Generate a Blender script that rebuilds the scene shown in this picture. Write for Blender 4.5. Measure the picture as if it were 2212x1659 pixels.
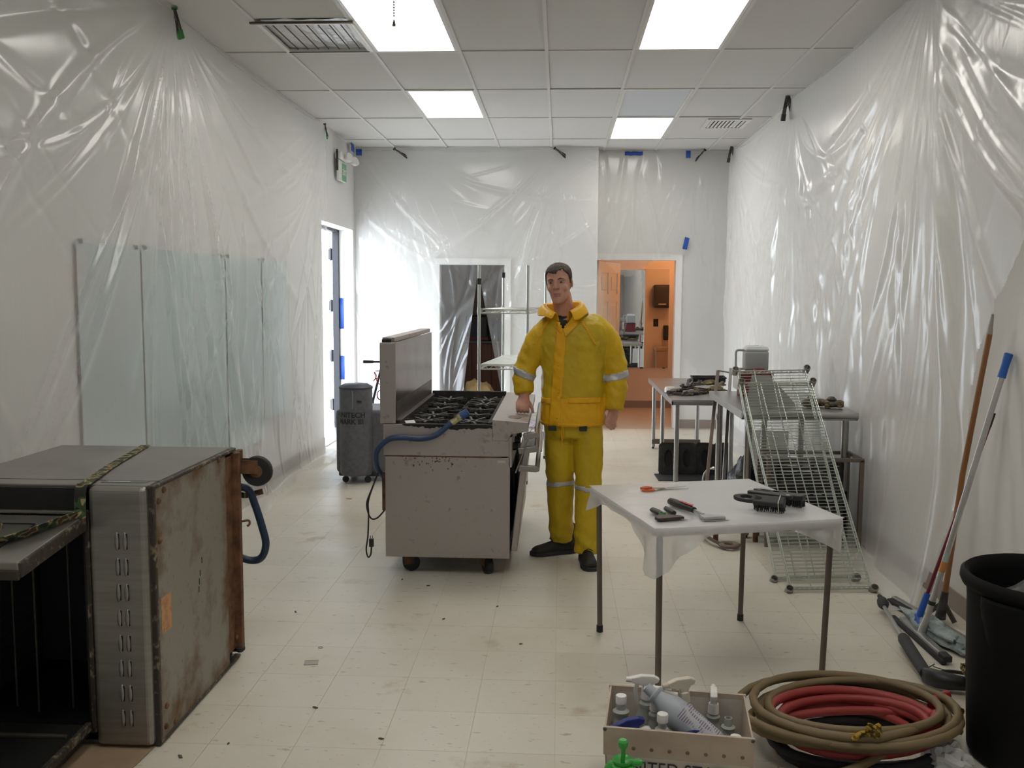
import bpy, math, random
import numpy as np
from mathutils import Matrix, Vector, noise as mnoise
random.seed(7)
R = math.radians
scene = bpy.context.scene
C = scene.collection
for o in list(bpy.data.objects): bpy.data.objects.remove(o)

# ------------------------------------------------------------------ camera
H = 1.58
cam_d = bpy.data.cameras.new('camera'); cam = bpy.data.objects.new('camera', cam_d); C.objects.link(cam)
cam_d.sensor_width = 36.0; cam_d.lens = 1986.0 / 2212.0 * 36.0; cam_d.clip_start = 0.05
cr_, cu_, cf_ = Vector((0.99864863, 0.05162123, 0.00601377)), Vector((-0.01091545, 0.09520518, 0.99539782)), Vector((-0.05081112, 0.99411831, -0.09563999))
cam.matrix_world = Matrix(((cr_.x, cu_.x, -cf_.x, 0), (cr_.y, cu_.y, -cf_.y, 0), (cr_.z, cu_.z, -cf_.z, H), (0, 0, 0, 1)))
scene.camera = cam

# ------------------------------------------------------------------ world, exposure, daylight
world = bpy.data.worlds.new('world'); scene.world = world; world.use_nodes = True
bg = world.node_tree.nodes['Background']; bg.inputs[0].default_value = (0.82, 0.90, 1.0, 1); bg.inputs[1].default_value = 13.5
vs = scene.view_settings
vs.view_transform = 'Standard'; vs.look = 'None'; vs.gamma = 1.0; vs.use_curve_mapping = False; vs.exposure = -0.05
LAMP = 8.8           # troffer lens emission
LAMP_COL = (1.0, 0.965, 0.90, 1)
scene.cycles.transparent_max_bounces = 24
scene.cycles.max_bounces = 10
# sky portal in the open exterior doorway
pl = bpy.data.lights.new('door_portal', 'AREA'); pl.shape = 'RECTANGLE'; pl.size = 1.45; pl.size_y = 2.35; pl.cycles.is_portal = True
plo = bpy.data.objects.new('door_portal', pl); C.objects.link(plo); plo.location = (-2.66, 10.03, 1.18); plo.rotation_euler = (R(90), 0, R(-90))
# sky portal in the fill window added behind the camera
pl2 = bpy.data.lights.new('fill_window_portal', 'AREA'); pl2.shape = 'RECTANGLE'; pl2.size = 3.4; pl2.size_y = 1.9; pl2.cycles.is_portal = True
plo2 = bpy.data.objects.new('fill_window_portal', pl2); C.objects.link(plo2); plo2.location = (-0.2, -3.34, 1.55); plo2.rotation_euler = (R(90), 0, 0)

# ------------------------------------------------------------------ mesh builder
class MB:
    def __init__(s): s.v = []; s.f = []
    def add(s, vs, fs, M=None):
        b = len(s.v)
        if M is not None: vs = [tuple(M @ Vector(p)) for p in vs]
        s.v += [tuple(p) for p in vs]; s.f += [tuple(b + i for i in f) for f in fs]; return s
    def box(s, x0, y0, z0, x1, y1, z1, M=None):
        v = [(x0,y0,z0),(x1,y0,z0),(x1,y1,z0),(x0,y1,z0),(x0,y0,z1),(x1,y0,z1),(x1,y1,z1),(x0,y1,z1)]
        return s.add(v, [(0,3,2,1),(4,5,6,7),(0,1,5,4),(1,2,6,5),(2,3,7,6),(3,0,4,7)], M)
    def cbox(s, c, size, M=None):
        return s.box(c[0]-size[0]/2, c[1]-size[1]/2, c[2]-size[2]/2, c[0]+size[0]/2, c[1]+size[1]/2, c[2]+size[2]/2, M)
    def bar(s, p0, p1, w, h, up=(0,0,1)):
        p0, p1 = Vector(p0), Vector(p1); d = (p1-p0).normalized(); u = Vector(up)
        a = d.cross(u)
        if a.length < 1e-4: a = d.cross(Vector((1,0,0)))
        a.normalize(); b = a.cross(d)
        v = []
        for p in (p0, p1):
            for i, j in ((-1,-1),(1,-1),(1,1),(-1,1)): v.append(p + a*(i*w/2) + b*(j*h/2))
        return s.add(v, [(0,1,2,3),(7,6,5,4),(0,4,5,1),(1,5,6,2),(2,6,7,3),(3,7,4,0)])
    def cyl(s, p0, p1, r0, r1=None, n=14, caps=True):
        return s.tube([p0, p1], [r0, r0 if r1 is None else r1], n, caps)
    def tube(s, pts, r, n=8, caps=True, closed=False):
        pts = [Vector(p) for p in pts]; N = len(pts)
        rr = r if isinstance(r, (list, tuple)) else [r]*N
        ts = []
        for i in range(N):
            if closed: t = pts[(i+1)%N] - pts[i-1]
            else: t = pts[min(i+1,N-1)] - pts[max(i-1,0)]
            ts.append(t.normalized() if t.length > 1e-9 else Vector((0,0,1)))
        u = ts[0].orthogonal().normalized(); vs = []
        for i in range(N):
            u = (u - ts[i]*u.dot(ts[i]))
            u = u.normalized() if u.length > 1e-6 else ts[i].orthogonal().normalized()
            w = ts[i].cross(u)
            for k in range(n):
                a = 2*math.pi*k/n
                vs.append(pts[i] + (u*math.cos(a) + w*math.sin(a))*rr[i])
        fs = []
        for i in range(N if closed else N-1):
            j = (i+1) % N
            for k in range(n):
                fs.append((i*n+k, i*n+(k+1)%n, j*n+(k+1)%n, j*n+k))
        if caps and not closed:
            fs.append(tuple(reversed(range(n)))); fs.append(tuple((N-1)*n+k for k in range(n)))
        return s.add(vs, fs)
    def lathe(s, prof, n=24, c=(0,0,0), M=None, sx=1, sy=1, a0=0.0, caps=True):
        vs = []
        for r, z in prof:
            for k in range(n):
                a = 2*math.pi*k/n + a0
                vs.append((c[0]+r*sx*math.cos(a), c[1]+r*sy*math.sin(a), c[2]+z))
        fs = []
        for i in range(len(prof)-1):
            for k in range(n): fs.append((i*n+k, i*n+(k+1)%n, (i+1)*n+(k+1)%n, (i+1)*n+k))
        if caps: fs.append(tuple(reversed(range(n)))); fs.append(tuple((len(prof)-1)*n+k for k in range(n)))
        return s.add(vs, fs, M)
    def prism(s, poly, z0, z1, M=None):
        n = len(poly)
        vs = [(p[0],p[1],z0) for p in poly] + [(p[0],p[1],z1) for p in poly]
        fs = [tuple(reversed(range(n))), tuple(range(n,2*n))] + [(i,(i+1)%n,n+(i+1)%n,n+i) for i in range(n)]
        return s.add(vs, fs, M)
    def ring_prism(s, outer, inner, z0, z1, M=None):
        n = len(outer)
        vs = [(p[0],p[1],z0) for p in outer]+[(p[0],p[1],z1) for p in outer]+[(p[0],p[1],z0) for p in inner]+[(p[0],p[1],z1) for p in inner]
        fs = []
        for i in range(n):
            j = (i+1)%n
            fs += [(i,j,n+j,n+i),(2*n+j,2*n+i,3*n+i,3*n+j),(n+i,n+j,3*n+j,3*n+i),(j,i,2*n+i,2*n+j)]
        return s.add(vs, fs, M)
    def ball(s, c, r, nu=14, nv=9, M=None):
        if not isinstance(r, (tuple, list)): r = (r,r,r)
        prof = [(max(1e-4, math.sin(math.pi*i/nv)), -math.cos(math.pi*i/nv)) for i in range(nv+1)]
        T = Matrix.Translation(c) @ Matrix.Diagonal((r[0],r[1],r[2],1))
        if M is not None: T = M @ T
        return s.lathe(prof, nu, (0,0,0), T)
    def loft(s, rings, caps=True, closed_ring=True):
        n = len(rings[0]); vs = [p for rg in rings for p in rg]; fs = []
        for i in range(len(rings)-1):
            for k in range(n if closed_ring else n-1):
                fs.append((i*n+k, i*n+(k+1)%n, (i+1)*n+(k+1)%n, (i+1)*n+k))
        if caps:
            fs.append(tuple(reversed(range(n)))); fs.append(tuple((len(rings)-1)*n+k for k in range(n)))
        return s.add(vs, fs)
    def mesh(s, name):
        me = bpy.data.meshes.new(name); me.from_pydata(s.v, [], s.f); me.validate(); return me

def finish(me, m, smooth):
    if isinstance(m, (list, tuple)):
        for x in m: me.materials.append(x)
    else: me.materials.append(m)
    if smooth:
        me.polygons.foreach_set('use_smooth', [True]*len(me.polygons))
        try: me.set_sharp_from_angle(angle=R(smooth if smooth > 1 else 40))
        except Exception: pass
def link(o, parent=None):
    C.objects.link(o)
    if parent is not None: o.parent = parent
    return o
def part(name, mb, m, parent=None, smooth=40, bevel=0, seg=2, label=None):
    me = mb.mesh(name) if isinstance(mb, MB) else mb
    finish(me, m, smooth)
    o = link(bpy.data.objects.new(name, me), parent)
    if bevel:
        b = o.modifiers.new('bevel', 'BEVEL'); b.width = bevel; b.segments = seg; b.limit_method = 'ANGLE'; b.angle_limit = R(50)
    if label: o['label'] = label
    return o
def tag(o, label=None, cat=None, group=None, kind=None):
    if label: o['label'] = label
    if cat: o['category'] = cat
    if group: o['group'] = group
    if kind: o['kind'] = kind
    return o
def thing(name, label, cat, loc=(0,0,0), rotz=0.0, group=None, rot=None):
    o = link(bpy.data.objects.new(name, None)); o.empty_display_size = 0.05
    o.location = loc; o.rotation_euler = rot if rot else (0,0,rotz)
    return tag(o, label, cat, group)
def single(name, mb, m, label, cat, group=None, smooth=40, bevel=0, loc=None, rot=None, seg=2):
    o = part(name, mb, m, None, smooth, bevel, seg)
    if loc: o.location = loc
    if rot: o.rotation_euler = rot
    return tag(o, label, cat, group)
def struct(name, mb, m, parent=None, smooth=0, bevel=0):
    o = part(name, mb, m, parent, smooth, bevel)
    if parent is None: o['kind'] = 'structure'
    return o
def dup_child(o, loc, parent, rot=None, scale=None):
    c = o.copy(); C.objects.link(c); c.parent = parent; c.location = loc
    if rot: c.rotation_euler = rot
    if scale: c.scale = scale
    return c
def TR(loc, rot=(0,0,0)):
    from mathutils import Euler
    return Matrix.Translation(loc) @ Euler(rot).to_matrix().to_4x4()

# ------------------------------------------------------------------ materials
def nt(m):
    m.use_nodes = True; t = m.node_tree; t.nodes.clear(); return t
def N(t, kind, **kw):
    n = t.nodes.new(kind)
    for k, v in kw.items():
        if k in n.inputs: n.inputs[k].default_value = v
        else: setattr(n, k, v)
    return n
def rgba(c): return (c[0], c[1], c[2], 1.0)
def ramp(t, fac, stops, interp='LINEAR'):
    r = t.nodes.new('ShaderNodeValToRGB'); r.color_ramp.interpolation = interp
    e = r.color_ramp.elements
    while len(e) < len(stops): e.new(0.5)
    for i, (p, c) in enumerate(stops): e[i].position = p; e[i].color = rgba(c) if len(c) == 3 else c
    t.links.new(fac, r.inputs[0]); return r.outputs[0]
def mixc(t, fac, a, b):
    n = t.nodes.new('ShaderNodeMix'); n.data_type = 'RGBA'
    if isinstance(fac, float): n.inputs[0].default_value = fac
    else: t.links.new(fac, n.inputs[0])
    for sck, val in ((n.inputs[6], a), (n.inputs[7], b)):
        if isinstance(val, (tuple, list)): sck.default_value = rgba(val)
        else: t.links.new(val, sck)
    return n.outputs[2]
def noise_fac(t, scale, detail=4.0, rough=0.55, stretch=None, coord='Object'):
    tc = t.nodes.new('ShaderNodeTexCoord'); v = tc.outputs[coord]
    if stretch:
        mp = t.nodes.new('ShaderNodeMapping'); mp.inputs['Scale'].default_value = stretch; t.links.new(v, mp.inputs[0]); v = mp.outputs[0]
    n = N(t, 'ShaderNodeTexNoise', Scale=scale, Detail=detail, Roughness=rough); t.links.new(v, n.inputs['Vector']); return n.outputs['Fac']
MATS = {}
def mat(name, col, rough=0.5, metal=0.0, spec=0.5, var=None, rust=None, bump=None, emit=None, trans=0.0, alpha=None, stretch=None, coat=0.0, sss=0.0):
    """var=(scale, colour2, lo, hi) soft colour variation; rust=(scale, colour, lo, hi, rough); bump=(scale, strength)"""
    m = bpy.data.materials.new(name); t = nt(m); MATS[name] = m
    b = t.nodes.new('ShaderNodeBsdfPrincipled'); o = t.nodes.new('ShaderNodeOutputMaterial'); t.links.new(b.outputs[0], o.inputs[0])
    b.inputs['Base Color'].default_value = rgba(col); b.inputs['Roughness'].default_value = rough; b.inputs['Metallic'].default_value = metal
    b.inputs['Specular IOR Level'].default_value = spec; b.inputs['Transmission Weight'].default_value = trans; b.inputs['Coat Weight'].default_value = coat
    if sss: b.inputs['Subsurface Weight'].default_value = sss; b.inputs['Subsurface Radius'].default_value = (0.02, 0.008, 0.004)
    c = None
    if var:
        f = noise_fac(t, var[0], 5.0, 0.6, stretch)
        fr = ramp(t, f, [(var[2], (0,0,0)), (var[3], (1,1,1))]); c = mixc(t, fr, col, var[1])
    if rust:
        f = noise_fac(t, rust[0], 8.0, 0.7)
        fr = ramp(t, f, [(rust[2], (0,0,0)), (rust[3], (1,1,1))])
        c = mixc(t, fr, c if c is not None else col, rust[1])
        rr = ramp(t, f, [(rust[2], (rough,)*3), (rust[3], (rust[4],)*3)]); t.links.new(rr, b.inputs['Roughness'])
        if metal:
            mm = ramp(t, f, [(rust[2], (metal,)*3), (rust[3], (0,0,0))]); t.links.new(mm, b.inputs['Metallic'])
    if c is not None: t.links.new(c, b.inputs['Base Color'])
    if bump:
        f = noise_fac(t, bump[0], 4.0, 0.6, stretch)
        bp = N(t, 'ShaderNodeBump', Strength=bump[1], Distance=0.02 if len(bump) < 3 else bump[2]); t.links.new(f, bp.inputs['Height']); t.links.new(bp.outputs[0], b.inputs['Normal'])
    if emit:
        b.inputs['Emission Color'].default_value = rgba(emit[0]); b.inputs['Emission Strength'].default_value = emit[1]
    if alpha is not None: b.inputs['Alpha'].default_value = alpha
    return m
def film_mat(name, tint=(0.97,0.975,0.97), haze=0.17, gloss=0.062, rough=0.16, bump=(16.0, 0.09), stretch=(1,1,0.22)):
    m = bpy.data.materials.new(name); t = nt(m)
    o = t.nodes.new('ShaderNodeOutputMaterial')
    tr = N(t, 'ShaderNodeBsdfTransparent', Color=rgba(tint))
    di = N(t, 'ShaderNodeBsdfDiffuse', Color=(0.9,0.9,0.9,1)); tl = N(t, 'ShaderNodeBsdfTranslucent', Color=(0.9,0.9,0.9,1))
    gl = N(t, 'ShaderNodeBsdfGlossy', Color=(0.95,0.95,0.95,1), Roughness=rough)
    hz = t.nodes.new('ShaderNodeMixShader'); hz.inputs[0].default_value = 0.45; t.links.new(di.outputs[0], hz.inputs[1]); t.links.new(tl.outputs[0], hz.inputs[2])
    lw = N(t, 'ShaderNodeLayerWeight', Blend=0.35)
    m1 = t.nodes.new('ShaderNodeMixShader'); t.links.new(tr.outputs[0], m1.inputs[1]); t.links.new(hz.outputs[0], m1.inputs[2])
    mr = N(t, 'ShaderNodeMapRange'); mr.inputs['To Min'].default_value = haze; mr.inputs['To Max'].default_value = min(0.9, haze*3.2); t.links.new(lw.outputs['Facing'], mr.inputs[0]); t.links.new(mr.outputs[0], m1.inputs[0])
    m2 = t.nodes.new('ShaderNodeMixShader'); t.links.new(m1.outputs[0], m2.inputs[1]); t.links.new(gl.outputs[0], m2.inputs[2])
    mg = N(t, 'ShaderNodeMapRange'); mg.inputs['To Min'].default_value = gloss*0.55; mg.inputs['To Max'].default_value = min(0.95, gloss*3.0); t.links.new(lw.outputs['Fresnel'], mg.inputs[0]); t.links.new(mg.outputs[0], m2.inputs[0])
    f = noise_fac(t, bump[0], 3.0, 0.5, stretch)
    bp = N(t, 'ShaderNodeBump', Strength=bump[1], Distance=0.012); t.links.new(f, bp.inputs['Height'])
    for n in (gl, lw, di): t.links.new(bp.outputs[0], n.inputs['Normal'])
    t.links.new(m2.outputs[0], o.inputs[0]); return m

m_wall = mat('wall_paint', (0.74,0.73,0.72), 0.6, var=(0.8,(0.71,0.695,0.67),0.35,0.7), bump=(140,0.03))
m_wall_r = mat('wall_paint_cream', (0.74,0.725,0.69), 0.6, var=(0.8,(0.71,0.685,0.64),0.35,0.7), bump=(140,0.03))
m_rest = mat('restroom_paint', (0.76,0.64,0.53), 0.6, bump=(140,0.03))
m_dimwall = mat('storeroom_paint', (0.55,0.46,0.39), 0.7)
m_base = mat('vinyl_base', (0.30,0.245,0.22), 0.5)
m_trim = mat('trim_white', (0.80,0.79,0.77), 0.4)
m_tile = mat('ceiling_tile', (0.66,0.645,0.635), 0.9, var=(260,(0.56,0.54,0.51),0.52,0.62), bump=(300,0.15,0.004))
m_tee = mat('ceiling_tee', (0.66,0.65,0.63), 0.5)
m_black = mat('black_gap', (0.02,0.02,0.02), 0.8)
m_lens = mat('troffer_lens_lit', (0.9,0.9,0.88), 0.4, emit=(LAMP_COL[:3], LAMP))
m_lens_off = mat('troffer_lens_off', (0.60,0.63,0.70), 0.25, bump=(180,0.2,0.004))
m_white = mat('white_plastic', (0.80,0.79,0.76), 0.35)
m_whitemetal = mat('white_enamel', (0.72,0.71,0.69), 0.35)
m_film = film_mat('poly_film')
m_film_r = film_mat('poly_film_bright', haze=0.25, gloss=0.040, rough=0.24, bump=(24.0,0.14), stretch=(1,1,0.12))
m_film_t = film_mat('table_film', haze=0.50, gloss=0.18, rough=0.22, bump=(14,0.35), stretch=None)
m_steel = mat('stainless', (0.36,0.345,0.32), 0.42, 0.9, var=(3,(0.27,0.26,0.235),0.35,0.75), stretch=(1,1,14), bump=(60,0.03))
m_steel2 = mat('stainless_table', (0.42,0.41,0.40), 0.34, 1.0, var=(4,(0.34,0.33,0.32),0.35,0.75), bump=(50,0.05))
m_chrome = mat('chrome_wire', (0.62,0.64,0.60), 0.28, 1.0)
m_zinc = mat('zinc_wire', (0.50,0.53,0.47), 0.38, 0.85)
m_blackp = mat('black_plastic', (0.018,0.018,0.019), 0.45)
m_rubber = mat('black_rubber', (0.022,0.022,0.024), 0.7, bump=(60,0.1))
m_iron = mat('cast_iron', (0.022,0.020,0.019), 0.8, bump=(40,0.3), var=(9,(0.06,0.05,0.045),0.5,0.75))
m_irongrey = mat('cast_iron_worn', (0.085,0.08,0.078), 0.5, 0.2, bump=(40,0.25), var=(14,(0.03,0.028,0.026),0.4,0.65))
m_tape = mat('blue_tape', (0.02,0.085,0.42), 0.55)
m_green = mat('green_clamp_tip', (0.03,0.22,0.05), 0.5)
m_brownpaint = mat('brown_steel', (0.15,0.122,0.098), 0.45, 0.3)
# ================================================================== ROOM
XL, XR, YB, YR, ZC = -2.42, 2.02, 10.84, 11.10, 3.29
XS = 0.43              # where the back wall steps back
# ---- floor: vinyl composition tiles
def floor_mat(name, seam=True):
    m = bpy.data.materials.new(name); t = nt(m)
    b = t.nodes.new('ShaderNodeBsdfPrincipled'); o = t.nodes.new('ShaderNodeOutputMaterial'); t.links.new(b.outputs[0], o.inputs[0])
    g = t.nodes.new('ShaderNodeNewGeometry'); pos = g.outputs['Position']
    sc = N(t, 'ShaderNodeVectorMath', operation='SCALE'); sc.inputs['Scale'].default_value = 1/0.3048; t.links.new(pos, sc.inputs[0])
    fl = N(t, 'ShaderNodeVectorMath', operation='FLOOR'); t.links.new(sc.outputs[0], fl.inputs[0])
    wn = N(t, 'ShaderNodeTexWhiteNoise', noise_dimensions='2D'); t.links.new(fl.outputs[0], wn.inputs['Vector'])
    c = mixc(t, wn.outputs['Value'], (0.655,0.62,0.53), (0.69,0.655,0.565))
    def nz(scale, detail, lo, hi, st=None):
        v = pos
        if st:
            mp = t.nodes.new('ShaderNodeMapping'); mp.inputs['Scale'].default_value = st; t.links.new(v, mp.inputs[0]); v = mp.outputs[0]
        n = N(t, 'ShaderNodeTexNoise', Scale=scale, Detail=detail, Roughness=0.6); t.links.new(v, n.inputs['Vector'])
        return ramp(t, n.outputs['Fac'], [(lo,(0,0,0)),(hi,(1,1,1))])
    c = mixc(t, nz(0.9, 6, 0.48, 0.72), c, (0.60,0.54,0.43))
    c = mixc(t, nz(2.3, 8, 0.62, 0.70), c, (0.50,0.42,0.31))
    c = mixc(t, nz(34, 4, 0.63, 0.70, (0.45,1.2,1)), c, (0.42,0.38,0.31))
    c = mixc(t, nz(90, 2, 0.70, 0.74), c, (0.25,0.21,0.17))
    t.links.new(c, b.inputs['Base Color'])
    rr = nz(3.0, 4, 0.3, 0.8); r2 = ramp(t, rr, [(0,(0.30,)*3),(1,(0.5,)*3)]); t.links.new(r2, b.inputs['Roughness'])
    b.inputs['Specular IOR Level'].default_value = 0.45
    return m
m_floor = floor_mat('vinyl_floor_tile')
m_grout = mat('floor_seam', (0.50,0.465,0.395), 0.7)
fb = MB().box(XL-0.3, -3.2, -0.12, XR+0.1, YB+0.3, -0.0018); floor = struct('floor', fb, m_grout)
T = 0.3048; g_ = 0.0006
tile_me = MB().box(g_, g_, -0.003, T-g_, T-g_, 0.0).mesh('floor_tile'); tile_me.materials.append(m_floor)
cells = []
i0, i1 = math.floor(XL/T), math.ceil(XR/T)
for i in range(i0, i1):
    for j in range(-10, 36):
        x, y = i*T, j*T
        if x+T < XL-0.05 or x > XR+0.02 or y > YB+0.2: continue
        vis = y > 2.2 and y < 12
        cells.append((y if vis else 99+abs(y), x, y))
cells.sort()
rest = MB()
for k, (_, x, y) in enumerate(cells):
    if k < 298:
        o = link(bpy.data.objects.new('floor_tile', tile_me), floor); o.location = (x, y, 0)
    else:
        rest.box(x+g_, y+g_, -0.003, min(x+T-g_, XR+0.02), y+T-g_, 0.0)
ro = part('floor_tiles_far', rest, m_floor, floor, 0); ro['kind'] = 'stuff'
# ---- walls
DY0, DY1, DZ = 9.32, 10.74, 2.33          # exterior doorway in the left wall
w = MB().box(XL-0.18, -3.2, 0, XL, DY0, ZC).box(XL-0.18, DY0, DZ, XL, DY1, ZC).box(XL-0.18, DY1, 0, XL, YB+0.2, ZC)
struct('wall_left', w, m_wall)
struct('wall_right', MB().box(XR, -3.2, 0, XR+0.15, YR+0.15, ZC), m_wall_r)
WX0, WX1, WZ0, WZ1 = -1.9, 1.5, 0.60, 2.50      # unseen window added behind the camera for front fill light
struct('wall_front', MB().box(XL-0.18,-3.3,0,WX0,-3.2,ZC).box(WX1,-3.3,0,XR+0.15,-3.2,ZC).box(WX0,-3.3,0,WX1,-3.2,WZ0).box(WX0,-3.3,WZ1,WX1,-3.2,ZC), m_wall)
w1 = link(bpy.data.objects.new('fill_window_1', None)); w1['kind'] = 'structure'
m_glass = bpy.data.materials.new('fill_window_glass'); t_ = nt(m_glass); o_ = t_.nodes.new('ShaderNodeOutputMaterial'); a_ = N(t_,'ShaderNodeBsdfTransparent',Color=(0.22,0.22,0.22,1)); b_ = N(t_,'ShaderNodeBsdfGlossy',Color=(0.8,0.8,0.8,1),Roughness=0.02); x_ = t_.nodes.new('ShaderNodeMixShader'); x_.inputs[0].default_value = 0.06
t_.links.new(a_.outputs[0], x_.inputs[1]); t_.links.new(b_.outputs[0], x_.inputs[2]); t_.links.new(x_.outputs[0], o_.inputs[0])
for k in range(3):
    xa, xb = WX0+(WX1-WX0)*k/3, WX0+(WX1-WX0)*(k+1)/3
    part('pane', MB().box(xa+0.02,-3.262,WZ0+0.02,xb-0.02,-3.254,WZ1-0.02), m_glass, w1, 0)
for k in range(4):
    xa = WX0+(WX1-WX0)*k/3; part('mullion', MB().box(xa-0.025,-3.29,WZ0,xa+0.025,-3.22,WZ1), m_trim, w1, 0)
part('sill', MB().box(WX0-0.05,-3.3,WZ0-0.03,WX1+0.05,-3.15,WZ0+0.01), m_trim, w1, 0)
struct('ground_front', MB().box(-14,-20,-0.14,14,-3.3,-0.02), mat('asphalt',(0.30,0.30,0.30),0.9))
LX0, LX1, LZ = -1.413, -0.650, 1.938       # storeroom doorway
w = MB().box(XL, YB, 0, LX0, YB+0.14, ZC).box(LX0, YB, LZ, LX1, YB+0.14, ZC).box(LX1, YB, 0, XS, YB+0.14, ZC)
struct('wall_back', w, m_wall)
RX0, RX1, RZ = 0.435, 1.375, 2.010         # restroom doorway
w = MB().box(XS-0.13, YB+0.14, 0, XS, YR, ZC).box(XS-0.13, YR, 0, RX0, YR+0.11, ZC).box(RX0, YR, RZ, RX1, YR+0.11, ZC).box(RX1, YR, 0, XR+0.15, YR+0.11, ZC)
struct('wall_alcove', w, m_wall)
# baseboards
struct('baseboard_left', MB().box(XL, -3.2, 0, XL+0.008, DY0, 0.105), m_base)
struct('baseboard_right', MB().box(XR-0.008, -3.2, 0, XR, YR, 0.105), m_base)
struct('baseboard_back', MB().box(XL, YB-0.008, 0, LX0-0.08, YB, 0.105).box(LX1+0.08, YB-0.008, 0, XS, YB, 0.105), m_base)
struct('baseboard_alcove', MB().box(RX1+0.08, YR-0.008, 0, XR, YR, 0.105), m_base)
# door casings
def casing(name, x0, x1, z, y, wd=0.075):
    mb = MB().box(x0-wd, y-0.02, 0, x0, y, z+wd).box(x1, y-0.02, 0, x1+wd, y, z+wd).box(x0, y-0.02, z, x1, y, z+wd)
    return struct(name, mb, m_trim)
casing('trim_1', LX0, LX1, LZ, YB)
mb = MB().box(RX1, YR-0.02, 0, RX1+0.075, YR, RZ+0.075).box(RX0, YR-0.02, RZ, RX1, YR, RZ+0.075); struct('trim_2', mb, m_trim)
# exterior doorway: steel frame at the outer side of the reveal, threshold, ground outside, leaf
m_frame = mat('dark_door_frame', (0.012,0.012,0.016), 0.5, 0.1)
m_conc = mat('concrete', (0.55,0.54,0.52), 0.85, var=(6,(0.45,0.44,0.43),0.4,0.7))
m_leaf = mat('exterior_door_paint', (0.75,0.76,0.78), 0.45)
struct('trim_3', MB().box(XL-0.235, DY1-0.05, 0, XL-0.165, DY1+0.02, DZ+0.03).box(XL-0.235, DY0, 0, XL-0.165, DY0+0.05, DZ+0.03).box(XL-0.235, DY0, DZ-0.03, XL-0.165, DY1, DZ+0.03), m_frame)
struct('ground', MB().box(-14, 0, -0.14, XL-0.18, 18, -0.02), m_conc)
struct('threshold', MB().box(XL-0.22, DY0+0.05, -0.02, XL+0.01, DY1-0.05, 0.012), mat('threshold_alu', (0.5,0.5,0.5), 0.4, 0.9))
d2 = link(bpy.data.objects.new('door_2', None)); d2['kind'] = 'structure'; d2.location = (XL-0.262, DY1-0.005, 0); d2.rotation_euler = (0,0,R(168))
part('door_leaf', MB().box(0.012, -0.045, 0.012, 1.06, 0.0, DZ-0.03), m_leaf, d2, 0, 0.003)
for z in (0.28, 0.86, 1.45, 2.05):
    part('hinge', MB().cyl((0,0,z-0.07),(0,0,z+0.07),0.017,n=10).box(-0.045,-0.006,z-0.06,0.03,0.004,z+0.06), m_frame, d2)
# ---- restroom behind the right doorway (warm lamp)
Y2 = 13.12
struct('floor_restroom', MB().box(0.25, YB+0.14, -0.12, 2.35, Y2+0.1, -0.001), mat('restroom_floor', (0.56,0.47,0.38), 0.4, var=(3,(0.5,0.41,0.32),0.4,0.7)))
struct('wall_restroom_back', MB().box(0.15, Y2, 0, 2.4, Y2+0.1, 2.6), m_rest)
struct('wall_restroom_left', MB().box(0.15, YR+0.11, 0, 0.27, Y2, 2.6), m_rest)
struct('wall_restroom_right', MB().box(2.25, YR+0.11, 0, 2.36, Y2, 2.6), m_rest)
struct('wall_restroom_front', MB().box(RX1, YR+0.112, 0, 2.3, YR+0.13, 2.6).box(0.2, YR+0.112, RZ, RX1, YR+0.13, 2.6), m_rest)
struct('ceiling_restroom', MB().box(0.15, YR+0.1, 2.5, 2.4, Y2+0.1, 2.6), m_rest)
struct('baseboard_restroom', MB().box(0.27, Y2-0.01, 0, 2.25, Y2, 0.10), m_base)
# lamp inside
vl = thing('vanity_lamp', 'warm frosted globe lamp on the restroom ceiling', 'lamp', (1.85, 12.3, 2.5))
part('lamp_base', MB().lathe([(0.075,-0.02),(0.075,0.0)],20), m_white, vl)
part('lamp_globe', MB().ball((0,0,-0.09),0.085,18,12), mat('warm_globe', (0.9,0.8,0.7), 0.4, emit=((1.0,0.50,0.22), 66.0)), vl)
# restroom door leaf (six-panel), standing open into the restroom
m_door = mat('cream_door', (0.70,0.63,0.55), 0.45)
d1 = link(bpy.data.objects.new('door_1', None)); d1['kind'] = 'structure'; d1.location = (RX0+0.012, YR+0.10, 0.01); d1.rotation_euler = (0,0,R(69.5))
Wd, Hd, Td = 0.90, 1.99, 0.036
mb = MB()
xs = [0.0,0.115,0.40,0.50,0.785,Wd]; zs = [0.0,0.22,0.83,0.99,1.50,1.60,1.86,Hd]
for i in range(5):
    for j in range(7):
        hole = i in (1,3) and j in (1,3,5)
        mb.box(xs[i], -Td/2+(0.010 if hole else 0), zs[j], xs[i+1], Td/2-(0.010 if hole else 0), zs[j+1])
part('door_leaf', mb, m_door, d1, 0)
for i in (1,3):
    for j in (1,3,5):
        part('panel', MB().box(xs[i]+0.045,-Td/2+0.001,zs[j]+0.045,xs[i+1]-0.045,Td/2-0.001,zs[j+1]-0.045), m_door, d1, 0, 0.008)
part('knob', MB().cyl((Wd-0.07,-0.06,0.93),(Wd-0.07,0.06,0.93),0.012).ball((Wd-0.07,-0.065,0.93),0.028).ball((Wd-0.07,0.065,0.93),0.028), m_chrome, d1)
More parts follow.
